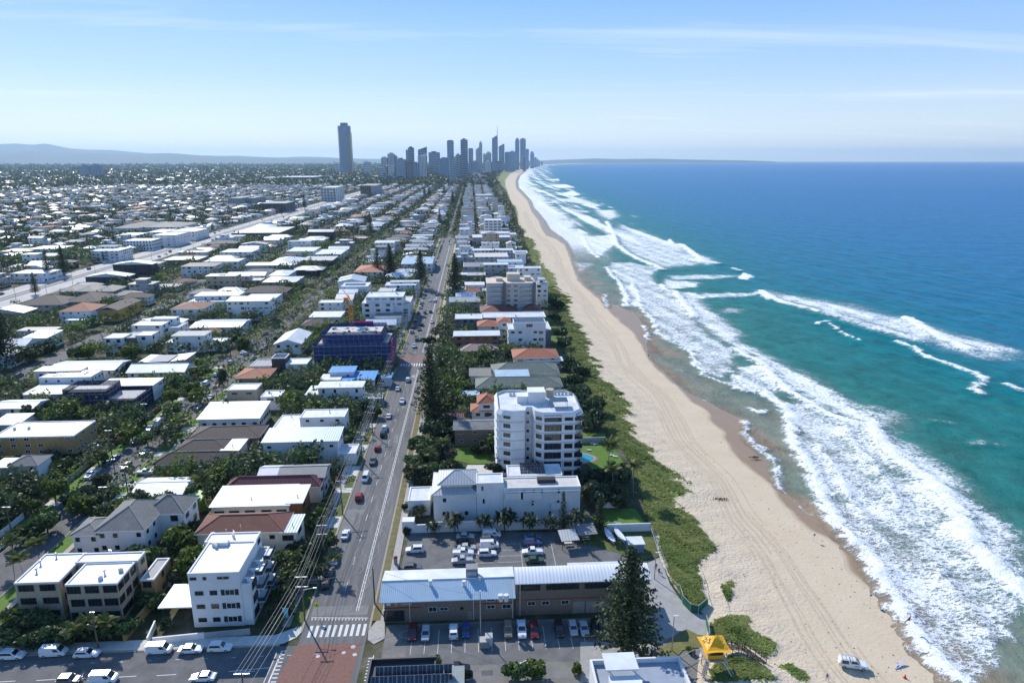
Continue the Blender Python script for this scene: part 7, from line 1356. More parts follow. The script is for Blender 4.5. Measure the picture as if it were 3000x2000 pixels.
b = MB(); [b.tube((-.7,q,1.86),(.7,q,1.86),.04,n=5) for q in (-2.1,-1.4,-.3,.3)]; [b.tube((s*.6,-2.2,1.84),(s*.6,.35,1.84),.03,n=5) for s in (-1,1)]; ob('roof_rack', b.mesh('roof_rack', [alum]), ute)

# ------------------------------------------------------------ poles and wires
def pole(x, y, h, label, group, arm=2.4, lamp=None, rz=0, arms=(0.25, 2.6)):
    r = thing('power_pole', label, 'power pole', (x, y, 0), rz, group); b = MB(); b.tube((0,0,0),(0,0,h),.19,.13,8); ob('pole', b.mesh('pole', [wood]), r)
    for a in arms:
        b = MB(); b.box(-arm/2,arm/2,-.07,.07,h-a-.08,h-a+.08); ca = ob('crossarm', b.mesh('crossarm', [wood if not arms[0] else alum]), r)
        for i in range(4): b = MB(); b.lathe([(.06,0),(.06,.12),(.03,.2)], 6); ob('insulator', b.mesh('insulator', [white]), ca, (-arm/2+.15+i*(arm-.3)/3, 0, h-a+.08))
    if lamp: b = MB(); b.tube((0,0,h-3.4),(lamp,0,h-2.9),.05,n=5); b.box(lamp-.1,lamp+.6,-.14,.14,h-3.0,h-2.86); ob('street_light', b.mesh('street_light', [alum]), r)
    return r
py_ = [(-40.2,100,11), (-36.9,127.9,10.9), (-37.4,150.4,10), (-37.0,173,10.5), (-36.9,207.5,10.5), (-36.9,231.4,10.5), (-36.9,258,10.5), (-37,288,10.5), (-37.2,312,10.5), (-37.2,345,10.5), (-37.2,380,10.5), (-37.2,415,10.5), (-37.2,450,10.5), (-37.2,490,10.5), (-37.2,530,10.5), (-37.2,575,10.5), (-37.2,620,10.5), (-37.2,670,10.5)]
wire_m = mat('power_cable', (.22,.22,.23), .5, 0)
for i, (x, y, h) in enumerate(py_): pole(x, y, h, ['timber power pole at the front corner casting a long shadow on the red paving','timber power pole beside the zebra crossing with yellow sign'][i] if i < 2 else where(x, y, 'avenue power pole with two crossarms'), None if i < 2 else 'avenue power poles', 2.6, 2.4 if i in (1,3,6) else None)
def wire(p, q, sag, label, group, r=.028):
    b = MB(); n = 9; P_ = [Vector(p).lerp(Vector(q), i/n) - Vector((0,0,sag*4*(i/n)*(1-i/n))) for i in range(n+1)]
    for a, c in zip(P_[:-1], P_[1:]): b.tube(a, c, r, n=4, cap=False)
    tag(ob('power_line', b.mesh('power_line', [wire_m])), label, 'power line', group)
for (a, c) in zip(py_[:-1], py_[1:]):
    if a[1] > 540: break
    for dz, offs in ((.1, (-1.15,-.4,.4,1.15)), (2.45, (-1.1,1.1))):
        for o_ in offs: wire((a[0]+o_, a[1], a[2]-dz), (c[0]+o_, c[1], c[2]-dz), .35, 'thin power line strung between the avenue power poles', 'avenue power lines')
X, Y = W(861, 1387); pole(X, Y, 9.4, 'bare timber pole at the corner of the surf club', None, .5, None, 0, (.4,))
wire((-36.9,127.9,9.9),(X,Y,9.0),.7,'service line across the avenue to the club corner pole',None); X2, Y2 = W(1104, 1455); wire((X,Y,9.0),(X2,Y2,9.2),.8,'service line from the corner pole to the car park lamp',None)
for px, py, h, lb in ((1104,1456,9.6,'car park lamp post with white lamp in front of the surf club'),(1543,1494,8.0,'slim lamp post beside the big pine'),(1503,1330,7,'lamp post by the fence behind the club')):
    X, Y = W(px, py); r_ = thing('lamp_post', lb, 'lamp post', (X, Y, .05)); b = MB(); b.tube((0,0,0),(0,0,h),.13,.08,8); ob('pole', b.mesh('pole', [conc]), r_); b = MB(); b.box(-.15,.15,-.15,.15,h,h+.7) if 'car park' in lb else b.box(-.1,.9,-.15,.15,h,h+.12); ob('lamp', b.mesh('lamp', [whiter]), r_)
sp_ = [(-76.5,121.8,8.5), (-101.8,188,9.5), (-101.8,176,9), (-120,165,9.5), (-119.6,215,10), (-119.5,240,10), (-102,262,9.5), (-119.5,286,10), (-119.5,330,11), (-105,345,11), (-119.5,380,10), (-119.5,430,10)]
for i, (x, y, h) in enumerate(sp_): pole(x, y, h, 'slim grey street pole with lamp arm at the front footpath' if i == 0 else where(x, y, 'side street power pole'), None if i == 0 else 'side street power poles', 2.2 if i else .9, -1.6 if i == 0 else None, 0, (.2,))
for i in range(34):
    for x in (-354,-310): y = 440 + i*34; b = None; r_ = thing('street_lamp', 'thin street lamp beside the pale highway', 'street lamp', (x, y, 0), 0 if x < -330 else math.pi, 'street lamps along the highway'); q = MB(); q.tube((0,0,0),(0,0,11),.16,.1,5); ob('pole', q.mesh('pole', [steel]), r_) if i == 0 and x == -354 else ob('pole', bpy.data.meshes['pole_hw'], r_) if 'pole_hw' in bpy.data.meshes else ob('pole', q.mesh('pole_hw', [steel]), r_); q = MB(); q.box(0,3,-.1,.1,10.9,11.1); ob('lamp_arm', q.mesh('lamp_arm', [steel]), r_)

# ------------------------------------------------------------ signs, bins, boats, tower, people
sy = mat('sign_yellow_green', (.55,.75,.02), .5, 0)
for px, py, lb in ((730,1417,'yellow-green pedestrian crossing sign on the left of the zebra'),(920,1398,'yellow-green pedestrian crossing sign on the right of the zebra'),(1002,945,'yellow-green pedestrian sign farther up the avenue')):
    X, Y = W(px, py); r_ = thing('crossing_sign', lb, 'road sign', (X if px != 1002 else -36.8, Y, 0)); b = MB(); b.tube((0,0,0),(0,0,3.0),.05,n=6); ob('post', b.mesh('post', [steel]), r_); b = MB(); b.lathe([(.55,0),(.55,.04)], 16, (0,0,0)); ob('sign_plate', b.mesh('sign_plate', [sy]), r_, (0,-.06,3.1), (R(90),0,0))
    b = MB(); b.box(-.08,.08,-.13,-.105,3.1,3.38); b.lathe([(.09,0),(.09,.02)], 8, (0,0,0)); b.add([(-.32,-.13,2.8),(-.2,-.13,2.8),(.05,-.13,3.2),(-.07,-.13,3.2)], [(0,1,2,3)]); b.add([(.32,-.13,2.8),(.2,-.13,2.8),(-.05,-.131,3.2),(.07,-.131,3.2)], [(3,2,1,0)]); ob('walking_figure', b.mesh('walking_figure', [framed]), r_)
X, Y = W(652, 1432); r_ = thing('banner_flag', 'pale blue banner flag on a pole at the street corner', 'flag', (X, Y, 0)); b = MB(); b.tube((0,0,0),(0,0,4),.04,n=5); ob('pole', b.mesh('pole', [alum]), r_); b = MB(); b.box(.05,1.1,-.015,.015,1.5,3.9); ob('banner', b.mesh('banner', [mat('banner_blue', (.16,.48,.58), .7, .1)]), r_)
for px, py, m_, lb in ((1113,1482,'dark','grey slatted bin store at the service lane'),(1123,1478,'pale','pale bin box beside the slatted bin store')):
    X, Y = W(px, py); r_ = thing('bin_store', lb, 'bins', (X, Y, .06)); b = MB(); b.box(-1,1,-.9,.9,0,1.5) if m_ == 'dark' else b.box(-.7,.7,-.8,.8,0,1.9); ob('box', b.mesh('box', [conc if m_ == 'dark' else whiter]), r_); b = MB(); [b.box(-1.02,1.02,-.93,-.901,.1+i*.25,.25+i*.25) for i in range(5)] if m_ == 'dark' else b.box(-.75,.75,-.85,.85,1.9,1.98); ob('slats' if m_ == 'dark' else 'lid', b.mesh('slats', [steel]), r_)
X, Y = W(909, 1295); r_ = thing('rubbish_bin', 'red-topped cage bin on the verge by the car park entrance', 'bin', (X, Y, .1)); b = MB(); b.tube((0,0,0),(0,0,1.7),.45,n=10); ob('cage', b.mesh('cage', [steel]), r_); b = MB(); b.lathe([(.55,0),(.5,.25),(.1,.45)], 12); ob('lid', b.mesh('lid', [PT['red']]), r_, (0,0,1.7))
X, Y = W(937, 1462); r_ = thing('bike_rack', 'low grey guard rail island at the service lane mouth', 'guard rail', (W(935,1465)[0], W(935,1465)[1], .05)); b = MB(); [b.tube((math.cos(a)*1.5,math.sin(a)*1.1,0),(math.cos(a)*1.5,math.sin(a)*1.1,.9),.05,n=5) for a in np.linspace(0,5.5,8)]; P_ = [(math.cos(a)*1.5,math.sin(a)*1.1,.9) for a in np.linspace(0,5.5,14)]; [b.tube(p,q,.05,n=5) for p, q in zip(P_[:-1],P_[1:])]; ob('rail', b.mesh('rail', [steel]), r_)
def boat_mesh():
    b = MB(); n = 9; V_ = []
    for i in range(n):
        s = i/(n-1); y = (s-.5)*7.0; w_ = .85*math.sin(math.pi*min(1, max(.03, s*.97+.015)))**.6; sh_ = .35*(2*s-1)**2; V_ += [(-w_,y,.75+sh_),(-w_*.7,y,.2+sh_*.7),(0,y,sh_*.6),(w_*.7,y,.2+sh_*.7),(w_,y,.75+sh_)]
    F_ = [(i*5+k_,i*5+k_+1,(i+1)*5+k_+1,(i+1)*5+k_) for i in range(n-1) for k_ in range(4)]; b.add(V_, F_, 0)
    b.add([V_[i*5] for i in range(n)] + [V_[i*5+4] for i in range(n)], [(i,i+1,n+i+1,n+i) for i in range(n-1)], 1); return b.mesh('hull', [whiter, mat('boat_cover', (.66,.70,.76), .6, .06)])
hull = boat_mesh()
for px, py, rz, lb in ((1400,1240,.16,'white surfboat under cover, left of two behind the club'),(1423,1238,.2,'white surfboat under cover, right of two behind the club')):
    X, Y = W(px, py); r_ = thing('surfboat', lb, 'boat', (X, Y, .1), rz); ob('hull', hull, r_, (0,0,.55)); b = MB(); b.box(-.06,.06,-4.6,2.4,.4,.52); b.box(-.9,.9,-.3,-.1,.38,.5); ob('trailer_frame', b.mesh('trailer_frame', [steel]), r_)
    for s in (-1,1): ob('trailer_wheel', wh, r_, (s*.9,-.2,.33))
X, Y = W(1458, 1262); r_ = thing('storage_hut', 'small white-roofed blue hut on the lawn behind the club', 'hut', (X, Y, .1)); b = MB(); b.box(-1.9,1.9,-1.6,1.6,0,2.4); ob('wall', b.mesh('wall', [mat('hut_blue', (.16,.24,.38), .6, .1)]), r_); b = MB(); b.box(-2.1,2.1,-1.9,1.9,2.401,2.6); ob('roof', b.mesh('roof', [whiter]), r_)
for (pa, pb, h, m_, lb) in (((1393,1222),(1493,1219),2.3,white,'white wall beside the surfboats'),((1496,1216),(1534,1310),1.,alum,'wire fence along the dune path'),((1368,1167),(1418,1165),1.8,white,'white garden wall below the palms'),((1330,1018),(1390,1016),2.0,greyw,'grey garden wall beside the pool lawn'),((352,1478),(470,1466),1.4,white,'low white front wall of the four-storey block'),((285,1474),(372,1372),2.2,tanb,'tan side wall along the driveway'),((340,1480),(358,1440),1.6,white,'white wall end at the driveway'),((470,1466),(575,1456),1.3,greyw,'grey front fence of the four-storey block'),((930,1228),(925,1300),.0,white,'')):
    if not h: continue
    A2, B2 = Vector((*W(*pa),0)), Vector((*W(*pb),0)); d_ = (B2-A2).length; r_ = thing('fence' if 'fence' in lb else 'garden_wall', lb, 'fence' if 'fence' in lb else 'wall', A2, math.atan2(B2.y-A2.y, B2.x-A2.x)); b = MB()
    if 'wire' in lb: [b.tube((i,0,0),(i,0,h+.3),.06,n=5) for i in np.arange(0,d_,2.)]; ob('fence_post', b.mesh('fence_post', [alum]), r_); b = MB(); [b.tube((0,0,z),(d_,0,z),.025,n=4) for z in (.4,.8,1.25)]; ob('fence_wire', b.mesh('fence_wire', [alum]), r_)
    else: b.box(0,d_,-.12,.12,0,h); ob('wall', b.mesh('wall', [m_]), r_); b = MB(); b.box(-.03,d_+.03,-.16,.16,h+.001,h+.08); ob('coping', b.mesh('coping', [m_]), r_)
FW = [white, greyw, timber, darkw, cream]
for i, (x0_, y0_, x1_, y1_) in enumerate([(-42,148,-42,156),(-42,160,-42,171),(-42,174,-42,184),(-42,191,-42,198),(-42,206,-42,222),(-42,226,-42,238),(-42,243,-42,256),(-42,270,-42,286),(-42,290,-42,308),(-72,142,-44,142),(-72,178,-48,178),(-72,203,-44,203),(-72,232,-46,232),(-72,262,-44,262),(-73,142,-73,208),(-73,214,-73,300),(-102,152,-76,152),(-102,190,-78,190),(-102,226,-76,226),(-102,262,-76,262),(-124,150,-124,176),(-124,190,-124,214),(-124,226,-124,262),(-18.5,166,-18.5,184),(-18.5,196,-18.5,226),(-18.5,236,-18.5,262),(-18.5,270,-18.5,300)]):
    A2, B2 = Vector((x0_,y0_,0)), Vector((x1_,y1_,0)); d_ = (B2-A2).length; m_ = FW[i % 5]; r_ = thing('garden_fence', where((x0_+x1_)/2, (y0_+y1_)/2, {'white_render':'white garden wall','grey_render':'grey garden wall','brown_timber':'brown timber paling fence','charcoal_cladding':'charcoal panel fence','cream_render':'cream garden wall'}[m_.name]), 'fence', A2, math.atan2(B2.y-A2.y, B2.x-A2.x), 'garden fences and walls'); n_ = int(d_/2.4)
    for k_ in range(n_): b = MB(); b.box(k_*d_/n_+.02,(k_+1)*d_/n_-.02,-.05,.05,.0,1.7+.12*(k_ % 2 if i % 3 == 0 else 0)); ob('fence_panel', b.mesh('fence_panel', [m_]), r_)
    for k_ in range(n_+1): b = MB(); b.box(k_*d_/n_-.08,k_*d_/n_+.08,-.08,.08,0,1.9); ob('fence_post', b.mesh('fence_post', [m_]), r_)
# green shade-cloth fence round the dune tongue
gm = mat('green_shade_cloth', (.02,.13,.08), .8, .15, 2)
def polyfence(label, pts3, h, clothm=None, rail=True):
    P_ = [Vector((*W3(*p), .0)) for p in pts3]; r_ = thing('fence', label, 'fence', P_[0]); o_ = P_[0]
    for i, (p, q) in enumerate(zip(P_[:-1], P_[1:])):
        n = max(1, int((q-p).length/2.2)); 
        for k_ in range(n): b = MB(); t_ = p.lerp(q, k_/n)-o_; z_ = float(beach_z(np.array([t_.x+o_.x]), np.array([t_.y+o_.y]))[0]); b.tube((t_.x,t_.y,-.1),(t_.x,t_.y,h+.7),.05,n=5); ob('fence_post', b.mesh('fence_post', [concl]), r_)
        if clothm: b = MB(); a, c = p-o_, q-o_; d_ = (c-a).normalized(); nn_ = Vector((-d_.y,d_.x,0))*.02; b.add([a+nn_, c+nn_, c-nn_, a-nn_] + [v_+Vector((0,0,h+.5)) for v_ in (a+nn_,c+nn_,c-nn_,a-nn_)], [(0,1,5,4),(1,2,6,5),(2,3,7,6),(3,0,4,7),(4,5,6,7)]); ob('shade_cloth', b.mesh('shade_cloth', [clothm]), r_)
        b = MB(); b.tube(p-o_+Vector((0,0,h+.6)), q-o_+Vector((0,0,h+.6)), .05, n=5); ob('top_rail', b.mesh('top_rail', [concl]), r_)
polyfence('green shade-cloth fence curving round the tip of the dune tongue', [(1990,1735),(2000,1768),(2022,1792),(2045,1797),(2072,1775)], 1.5, gm)
polyfence('pale rail fence along the left edge of the dune tongue', [(1905,1555),(1932,1645),(1960,1705),(1988,1733)], 1.); polyfence('pale rail fence on the beach side of the dune tongue', [(2073,1775),(2062,1735),(2055,1700),(2045,1670)], 1.)
polyfence('green shade-cloth fence beside the lifeguard tower', [(2068,1825),(2075,1855),(2078,1880)], 1.4, gm); polyfence('thin rail fence beside the small grass patch', [(2110,1732),(2125,1770),(2130,1790)], .6); polyfence('dark rail fence at the tower lawn', [(1995,1940),(2030,1920),(2070,1920)], .8)
# lifeguard tower
ym = mat('tower_yellow', (.80,.40,.01), .5, .06)
X, Y = W3(2085, 1962); lt = thing('lifeguard_tower', 'yellow lifeguard tower with pointed canopy numbered 23 on tall steel legs', 'lifeguard tower', (X, Y, .3), .0)
for sx in (-1.5,1.5):
    for sy2 in (-1.4,1.4): b = MB(); b.tube((sx*1.05,sy2*1.05,0),(sx,sy2,3.2),.09,n=6); ob('leg', b.mesh('leg', [steel]), lt)
b = MB(); b.box(-2.1,2.1,-2,2,3.2,3.35); ob('deck', b.mesh('deck', [steel]), lt)
b = MB(); b.box(-1.5,1.5,-1.4,1.4,3.351,5.5); ob('cabin', b.mesh('cabin', [ym]), lt); b = MB(); b.box(-1.3,1.3,-1.45,-1.401,4.2,5.2); b.box(1.501,1.55,-1.2,1.2,4.2,5.2); ob('cabin_window', b.mesh('cabin_window', [glass]), lt)
b = MB(); n = 8; V_ = []
for iy in range(n+1):
    for ix in range(n+1):
        x, y = (ix/n-.5)*2, (iy/n-.5)*2; V_.append((x*2.6*(1-.06*(1-y*y)), y*2.4*(1-.06*(1-x*x)), 5.6 + 1.9*max(0, 1-max(abs(x-.15), abs(y-.2)))**1.7 - .12*abs(x*y)))
b.add(V_, [(r_*(n+1)+c_, r_*(n+1)+c_+1, (r_+1)*(n+1)+c_+1, (r_+1)*(n+1)+c_) for r_ in range(n) for c_ in range(n)]); cn_ = ob('canopy', b.mesh('canopy', [ym]), lt)
def digit(segs, x, y, s, rz):
    b = MB()
    for a, c, d_, e_ in segs: b.tube((a*s,c*s,0),(d_*s,e_*s,0),.06,n=4)
    return b.mesh('number', [mat('number_black', (.02,.02,.02), .6, 0)])
two = [(0,1.6,.3,1.9),(.3,1.9,.8,1.9),(.8,1.9,1,1.5),(1,1.5,.0,0),(0,0,1,0)]; three = [(0,1.9,.9,1.9),(.9,1.9,.45,1.1),(.45,1.1,1,.75),(1,.75,.9,.15),(.9,.15,.0,0)]
for sg, ox_, oy_, oz_ in ((two, -2.0, .75, 5.82), (three, -1.45, .1, 6.04)): o_ = ob('number', digit(sg, 0, 0, .5, 0), cn_, (ox_, oy_, oz_)); o_.rotation_mode = 'ZYX'; o_.rotation_euler = (0, -.42, R(-48))
b = MB(); b.tube((1.2,-2,3.3),(3.0,-3.2,.3),.1,n=5); b.tube((1.2,-2,4.3),(3.0,-3.2,1.3),.04,n=5); ob('ramp_rail', b.mesh('ramp_rail', [concl]), lt); b = MB(); [b.box(-2.6+i*.1,-2.2+i*.1,-2.6+i*.0,-1.6,.4+i*.4,.46+i*.4) for i in range(8)]; b.tube((-2.6,-2.5,0),(-1.9,-2.0,3.6),.06,n=5); b.tube((-2.6,-1.7,0),(-1.9,-1.5,3.6),.06,n=5); ob('stairs', b.mesh('stairs', [steel]), lt)
# timber boardwalk and stairs down to the sand
bt = mat('boardwalk_timber', (.10,.075,.055), .85, .2, 2)
P_ = [Vector((*W3(*p), z)) for p, z in (((2110,1918),2.2),((2175,1925),2.2),((2240,1955),.9))]; bw2 = thing('boardwalk', 'dark timber boardwalk with stairs from the lifeguard tower to the sand', 'boardwalk', (P_[0].x, P_[0].y, 0)); o_ = Vector((P_[0].x, P_[0].y, 0))
for p, q in zip(P_[:-1], P_[1:]):
    d_ = (q-p); n = int(d_.length/.3); dn_ = d_.normalized(); pn = Vector((-dn_.y, dn_.x, 0)).normalized()
    for i in range(n): c = p + d_*(i+.5)/n - o_; b = MB(); b.add([c - pn*.7 - dn_*.12, c + pn*.7 - dn_*.12, c + pn*.7 + dn_*.12, c - pn*.7 + dn_*.12] + [c - pn*.7 - dn_*.12 - Vector((0,0,.1)), c + pn*.7 - dn_*.12 - Vector((0,0,.1)), c + pn*.7 + dn_*.12 - Vector((0,0,.1)), c - pn*.7 + dn_*.12 - Vector((0,0,.1))], [(0,1,2,3),(0,4,5,1),(1,5,6,2),(2,6,7,3),(3,7,4,0)]); ob('plank', b.mesh('plank', [bt]), bw2)
    for s in (-.72,.72):
        b = MB(); a, c = p - o_ + pn*s, q - o_ + pn*s; [b.tube(a+Vector((0,0,z)), c+Vector((0,0,z)), .06, n=5) for z in (.5,1.05)]; [b.tube(Vector((*(a.lerp(c, i/4))[:2], 0)), a.lerp(c, i/4)+Vector((0,0,1.1)), .07, n=5) for i in range(5)]; ob('handrail', b.mesh('handrail', [bt]), bw2)
# beach things
for px, py, h, lb, m_ in ((2658,1856,4.2,'red beach flag leaning on a thin pole near the water', mat('flag_red', (.45,.03,.01), .7, .1)),(2547,1772,2.6,'white beach sign post on the dry sand', white),(2383,1588,2.2,'small white warning sign on the dry sand edge', white)):
    X, Y = W3(px, py); z_ = float(beach_z(np.array([X]), np.array([Y]))[0]); r_ = thing('beach_flag' if 'flag' in lb else 'beach_sign', lb, 'flag' if 'flag' in lb else 'sign', (X, Y, z_)); b = MB(); b.tube((0,0,0),(.15,0,h),.035,n=5); ob('pole', b.mesh('pole', [alum]), r_); b = MB()
    if 'flag' in lb: b.add([(.15,0,h),(-.7,.03,h-1.2),(.1,.0,h-1.4),(.15,.03,h),(-.7,.06,h-1.2),(.1,.03,h-1.4)], [(0,1,2),(5,4,3),(0,3,4,1),(1,4,5,2)]); ob('flag', b.mesh('flag', [m_]), r_)
    else: b.box(-.35,.4,-.04,.0,h-.7,h); ob('sign_plate', b.mesh('sign_plate', [m_]), r_); b = MB(); b.box(-.15,.2,-.06,-.041,h-.5,h-.2); ob('pictogram', b.mesh('pictogram', [framed]), r_)
X, Y = W3(2635, 1955); z_ = float(beach_z(np.array([X]), np.array([Y]))[0]); r_ = thing('rescue_board', 'long pale rescue board with blue edge resting tilted on the sand', 'board', (X, Y, z_+.06), R(-62)); b = MB(); V_ = []; n = 11
for i in range(n): s = i/(n-1); w_ = .33*math.sin(math.pi*min(.985, max(.015, s)))**.5; V_ += [(-w_,(s-.5)*3.2,.12*(2*s-1)**2+.25*s*2),(w_,(s-.5)*3.2,.12*(2*s-1)**2+.25*s*2),(w_*.9,(s-.5)*3.2,.12*(2*s-1)**2+.25*s*2-.1),(-w_*.9,(s-.5)*3.2,.12*(2*s-1)**2+.25*s*2-.1)]
b.add(V_, [(i*4+k_,i*4+(k_+1)%4,(i+1)*4+(k_+1)%4,(i+1)*4+k_) for i in range(n-1) for k_ in range(4)]); ob('board', b.mesh('board', [mat('board_lilac', (.52,.50,.62), .4, .1)]), r_)
b = MB(); b.box(-.06,.06,-1.1,1.2,.19,.23); ob('stripe', b.mesh('stripe', [PT['blue']]), r_)
X, Y = W3(2650, 1990); r_ = thing('traffic_cone', 'small red cone on the sand beside the rescue board', 'cone', (X, Y, float(beach_z(np.array([X]), np.array([Y]))[0]))); b = MB(); b.box(-.3,.3,-.3,.3,0,.06); b.lathe([(.24,.06),(.05,.8)], 10); ob('cone', b.mesh('cone', [mat('cone_red', (.55,.05,.02), .6, 0)]), r_)
for px, py, s_ in ((2112,1468,1.1),(2212,1345,.7)): 
    X, Y = W3(px, py); P2 = nrg.normal(size=(160,3))*np.array([s_*1.2,s_*.6,.1]); v_, f_ = quads_cloud(P2, 160, .22); tag(ob('seaweed', npmesh('seaweed', v_, f_, [mat('seaweed', (.05,.04,.025), .8, .2)], tint=nrg.random(160)), None, (X, Y, .8)), 'dark clump of washed-up seaweed on the sand', None, None, 'stuff')
P = np.stack([nrg.uniform(60, 110, 900), nrg.uniform(98, 330, 900)], 1); t_ = (P[:,0]-xv(P[:,1]))/(xd(P[:,1])-xv(P[:,1])); P = P[(t_ > .05) & (t_ < .97)]; n = len(P); v_, f_ = quads_cloud(np.column_stack([P, beach_z(P[:,0], P[:,1])+.05]), n, .24, 2.5); tag(ob('beach_debris', npmesh('beach_debris', v_, f_, [mat('dry_weed', (.16,.115,.07), .9, .2)])), 'scattered bits of dry weed and twigs on the sand', None, None, 'stuff')
# people: one skinned body, clothing colours by height
def person_mesh():
    me = bpy.data.meshes.new('body'); V_ = [(0,0,.95),(0,0,1.2),(0,0,1.42),(0,0,1.5),(0,.02,1.66),(.11,0,.9),(.13,.16,.5),(.13,.08,.05),(.13,.2,.03),(-.11,0,.9),(-.13,-.1,.5),(-.13,-.28,.08),(-.13,-.17,.03),(.2,0,1.38),(.26,-.06,1.1),(.25,.06,.86),(-.2,0,1.38),(-.26,.06,1.1),(-.25,.16,.88)]
    E2 = [(0,1),(1,2),(2,3),(3,4),(0,5),(5,6),(6,7),(7,8),(0,9),(9,10),(10,11),(11,12),(2,13),(13,14),(14,15),(2,16),(16,17),(17,18)]; me.from_pydata(V_, E2, []); o = bpy.data.objects.new('tmp', me); COL.objects.link(o)
    m_ = o.modifiers.new('s', 'SKIN'); rr = [.14,.13,.15,.055,.10,.085,.065,.045,.04,.085,.065,.045,.04,.06,.045,.035,.06,.045,.035]
    for d_, r2 in zip(me.skin_vertices[0].data, rr): d_.radius = (r2, r2)
    me.skin_vertices[0].data[0].use_root = True; o.modifiers.new('u', 'SUBSURF').levels = 1
    dg_ = bpy.context.evaluated_depsgraph_get(); out = bpy.data.meshes.new_from_object(o.evaluated_get(dg_)); bpy.data.objects.remove(o); out.name = 'body'; return out
body0 = person_mesh()
def person(px, py, label, top, bottom, rz=0, z=None):
    X, Y = W3(px, py); z_ = float(beach_z(np.array([X]), np.array([Y]))[0]) if z is None else z; r_ = thing('person', label, 'person', (X, Y, z_), rz); me = body0.copy(); cl = [mat('skin', (.42,.24,.16), .6, 0), mat('cloth_'+top[0], top[1], .8, .1), mat('cloth_'+bottom[0], bottom[1], .8, .1), mat('hair', (.04,.025,.015), .7, 0)]
    for m_ in cl: me.materials.append(m_)
    mi_ = []
    for p in me.polygons:
        c = p.center; mi_.append(3 if c.z > 1.68 or (c.z > 1.56 and c.y < .0) else (0 if c.z > 1.46 else (1 if c.z > .98 and abs(c.x) < .24 else (2 if c.z > .5 and abs(c.x) < .2 else 0))))
    me.polygons.foreach_set('material_index', mi_); ob('body', me, r_); return r_
dk = ('navy', (.015,.02,.05)); bl = ('black', (.015,.015,.015)); wt = ('white', (.7,.7,.7)); bu = ('blue', (.10,.2,.45)); rd_ = ('red', (.4,.03,.03))
person(1899, 1048, 'person in dark clothes walking along the wet sand edge', bl, dk, .3); person(2421, 2000, 'person in blue at the bottom edge of the sand', bu, dk, 2); person(1922, 1668, 'person in red walking on the path beside the club', rd_, bl, 0, .12); person(1930, 1682, 'person in dark clothes on the path behind the one in red', bl, dk, 0, .12); person(191, 1890, 'person in white walking on the front footpath', wt, bl, -1.5, .12); person(1672, 764, 'tiny person far along the water edge', bl, bl, 0); person(1568, 650, 'farthest tiny person on the beach', bl, bl, 1)
X, Y = W3(1930, 1895); r_ = thing('bicycle', 'parked bicycle in the shade beside the big pine', 'bicycle', (X, Y, .12), .6); 
for s in (-.5,.5): b = MB(); P_ = [(0,s+.32*math.cos(a),.34+.32*math.sin(a)) for a in np.linspace(0,6.283,13)]; [b.tube(p,q,.025,n=4) for p, q in zip(P_[:-1],P_[1:])]; ob('wheel', b.mesh('wheel', [black]), r_)
b = MB(); [b.tube(p,q,.025,n=4) for p, q in (((0,-.5,.34),(0,-.15,.8)),((0,-.15,.8),(0,.4,.85)),((0,.4,.85),(0,.5,.34)),((0,-.05,.34),(0,.4,.8)),((0,-.05,.34),(0,-.15,.9)),((0,-.5,.34),(0,-.05,.34)),((-.25,.4,.98),(.25,.4,.98)))]; ob('frame', b.mesh('frame', [alum]), r_)
# pools, loungers
wpool = mat('pool_water', (.03,.30,.36), .08, .15, .8, spec=.6, bump=.2, bscale=2); tile = mat('terracotta_paving', (.30,.15,.10), .85, .2, 2)
def pool(label, cx, cy, rx, ry, kidney=True, deck=None):
    r_ = thing('swimming_pool', label, 'pool', (cx, cy, 0)); A3 = np.linspace(0, 2*math.pi, 29)[:-1]; f3 = lambda k_: [(rx*k_*math.cos(a)*(1+(.16*math.cos(2*a+.9) if kidney else 0)), ry*k_*math.sin(a)*(1-(.18*math.cos(a) if kidney else 0))) for a in A3]
    if deck: b = MB(); b.prism(f3(1.32), 0.02, .16); ob('paving', b.mesh('paving', [deck]), r_)
    b = MB(); b.prism(f3(1.06), .0, .22); ob('coping', b.mesh('coping', [concl]), r_); b = MB(); b.prism(f3(1.0), .05, .235); ob('water', b.mesh('water', [wpool]), r_)
pool('turquoise kidney-shaped pool with terracotta paving beside the octagonal tower', *W(1340, 1052), 3.3, 3.6, True, tile); pool('round dark blue pool behind the avenue hedge', *W(652, 1330), 3.2, 4.2, False)
X, Y = W(1124, 745); r_ = thing('swimming_pool', 'rectangular pale blue pool on a raised deck beside the avenue pine', 'pool', (*W(1126,707), 0)); b = MB(); b.box(-9,9,-5,5,0,1.2); ob('deck', b.mesh('deck', [white]), r_); b = MB(); b.box(-5,5,-3,3,1.201,1.25); ob('water', b.mesh('water', [wpool]), r_)
for px, py in ((1404,1047),(1412,1050),(1362,1022),(1368,1021),(1352,1035),(1419,1204),(1424,1206)): X, Y = W(px, py); r_ = thing('sun_lounger', 'white sun lounger on the seaside lawn', 'sun lounger', (X, Y, .12), R(70), 'white sun loungers on the lawns'); b = MB(); b.box(-.32,.32,-.9,.5,.28,.36); b.add([(-.32,.5,.36),(.32,.5,.36),(.32,1.0,.75),(-.32,1.0,.75),(-.32,.5,.30),(.32,.5,.30),(.32,1.0,.69),(-.32,1.0,.69)], [(0,1,2,3),(7,6,5,4),(1,5,6,2),(0,3,7,4)]); ob('seat', b.mesh('seat', [whiter]), r_); b = MB(); [b.box(x,x+.06,y,y+.06,0,.28) for x in (-.3,.24) for y in (-.85,.4)]; ob('legs', b.mesh('legs', [whiter]), r_)
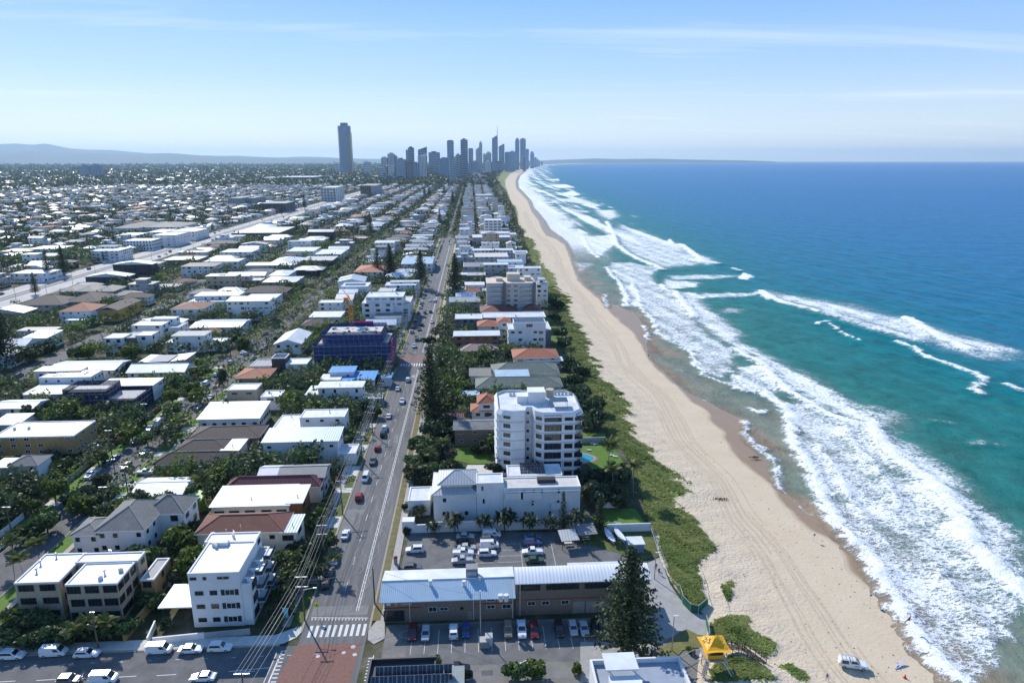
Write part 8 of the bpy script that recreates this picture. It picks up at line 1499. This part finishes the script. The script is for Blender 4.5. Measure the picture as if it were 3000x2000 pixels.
# picnic shelters behind the club
for px, py, w_, m_, lb in ((1305,1252,4.6,rgrey,'grey sheet-roofed picnic shelter behind the club'),(1345,1238,5,rmid,'dark-roofed shelter beside the picnic shelter')):
    X, Y = W(px, py); r_ = thing('picnic_shelter', lb, 'shelter', (X, Y, .05), .12); b = MB(); [b.box(x,x+.15,y,y+.15,0,2.7) for x in (-w_/2+.2,w_/2-.35) for y in (-1.8,1.6)]; ob('post', b.mesh('post', [timber]), r_); b = MB(); b.add([(-w_/2,-2.3,2.7),(w_/2,-2.3,2.7),(w_/2,2.2,3.3),(-w_/2,2.2,3.3),(-w_/2,-2.3,2.6),(w_/2,-2.3,2.6),(w_/2,2.2,3.2),(-w_/2,2.2,3.2)], [(0,1,2,3),(7,6,5,4),(0,4,5,1),(1,5,6,2),(2,6,7,3),(3,7,4,0)]); ob('roof', b.mesh('roof', [m_]), r_); b = MB(); b.box(-1,1,-.4,.4,.7,.78); b.box(-1,1,-.9,-.6,.4,.46); b.box(-1,1,.6,.9,.4,.46); b.box(-.1,.1,-.1,.1,0,.7); ob('table', b.mesh('table', [concl]), r_)
# sails far out
for px, py, lb in ((2690,480,'tiny white sail near the horizon, left'),(2898,492,'tiny white sail near the horizon, right')):
    X, Y = W3(px, py); r_ = thing('sailing_boat', lb, 'boat', (X, Y, 0)); b = MB(); b.box(-5,5,-1.5,1.5,0,1.5); ob('hull', b.mesh('hull', [white]), r_); b = MB(); b.add([(-.5,0,2),(5,0,2),(.2,0,17),(-.5,.2,2),(5,.2,2),(.2,.2,17)], [(0,1,2),(5,4,3),(0,3,4,1),(1,4,5,2),(2,5,3,0)]); ob('sail', b.mesh('sail', [white]), r_)
X, Y = W(674, 474); r_ = thing('billboard', 'turquoise sign block on a roof beside the dark glass office', 'sign', (X, Y, 0)); b = MB(); b.box(-8,8,0,4,0,9); ob('base', b.mesh('base', [white]), r_); b = MB(); b.box(-8,8,-.2,-.01,9.0,14); ob('sign_face', b.mesh('sign_face', [mat('sign_turquoise', (.02,.42,.50), .5, .05)]), r_)
print('objects', len(bpy.data.objects), 'tris', sum(len(m.polygons) for m in bpy.data.meshes))
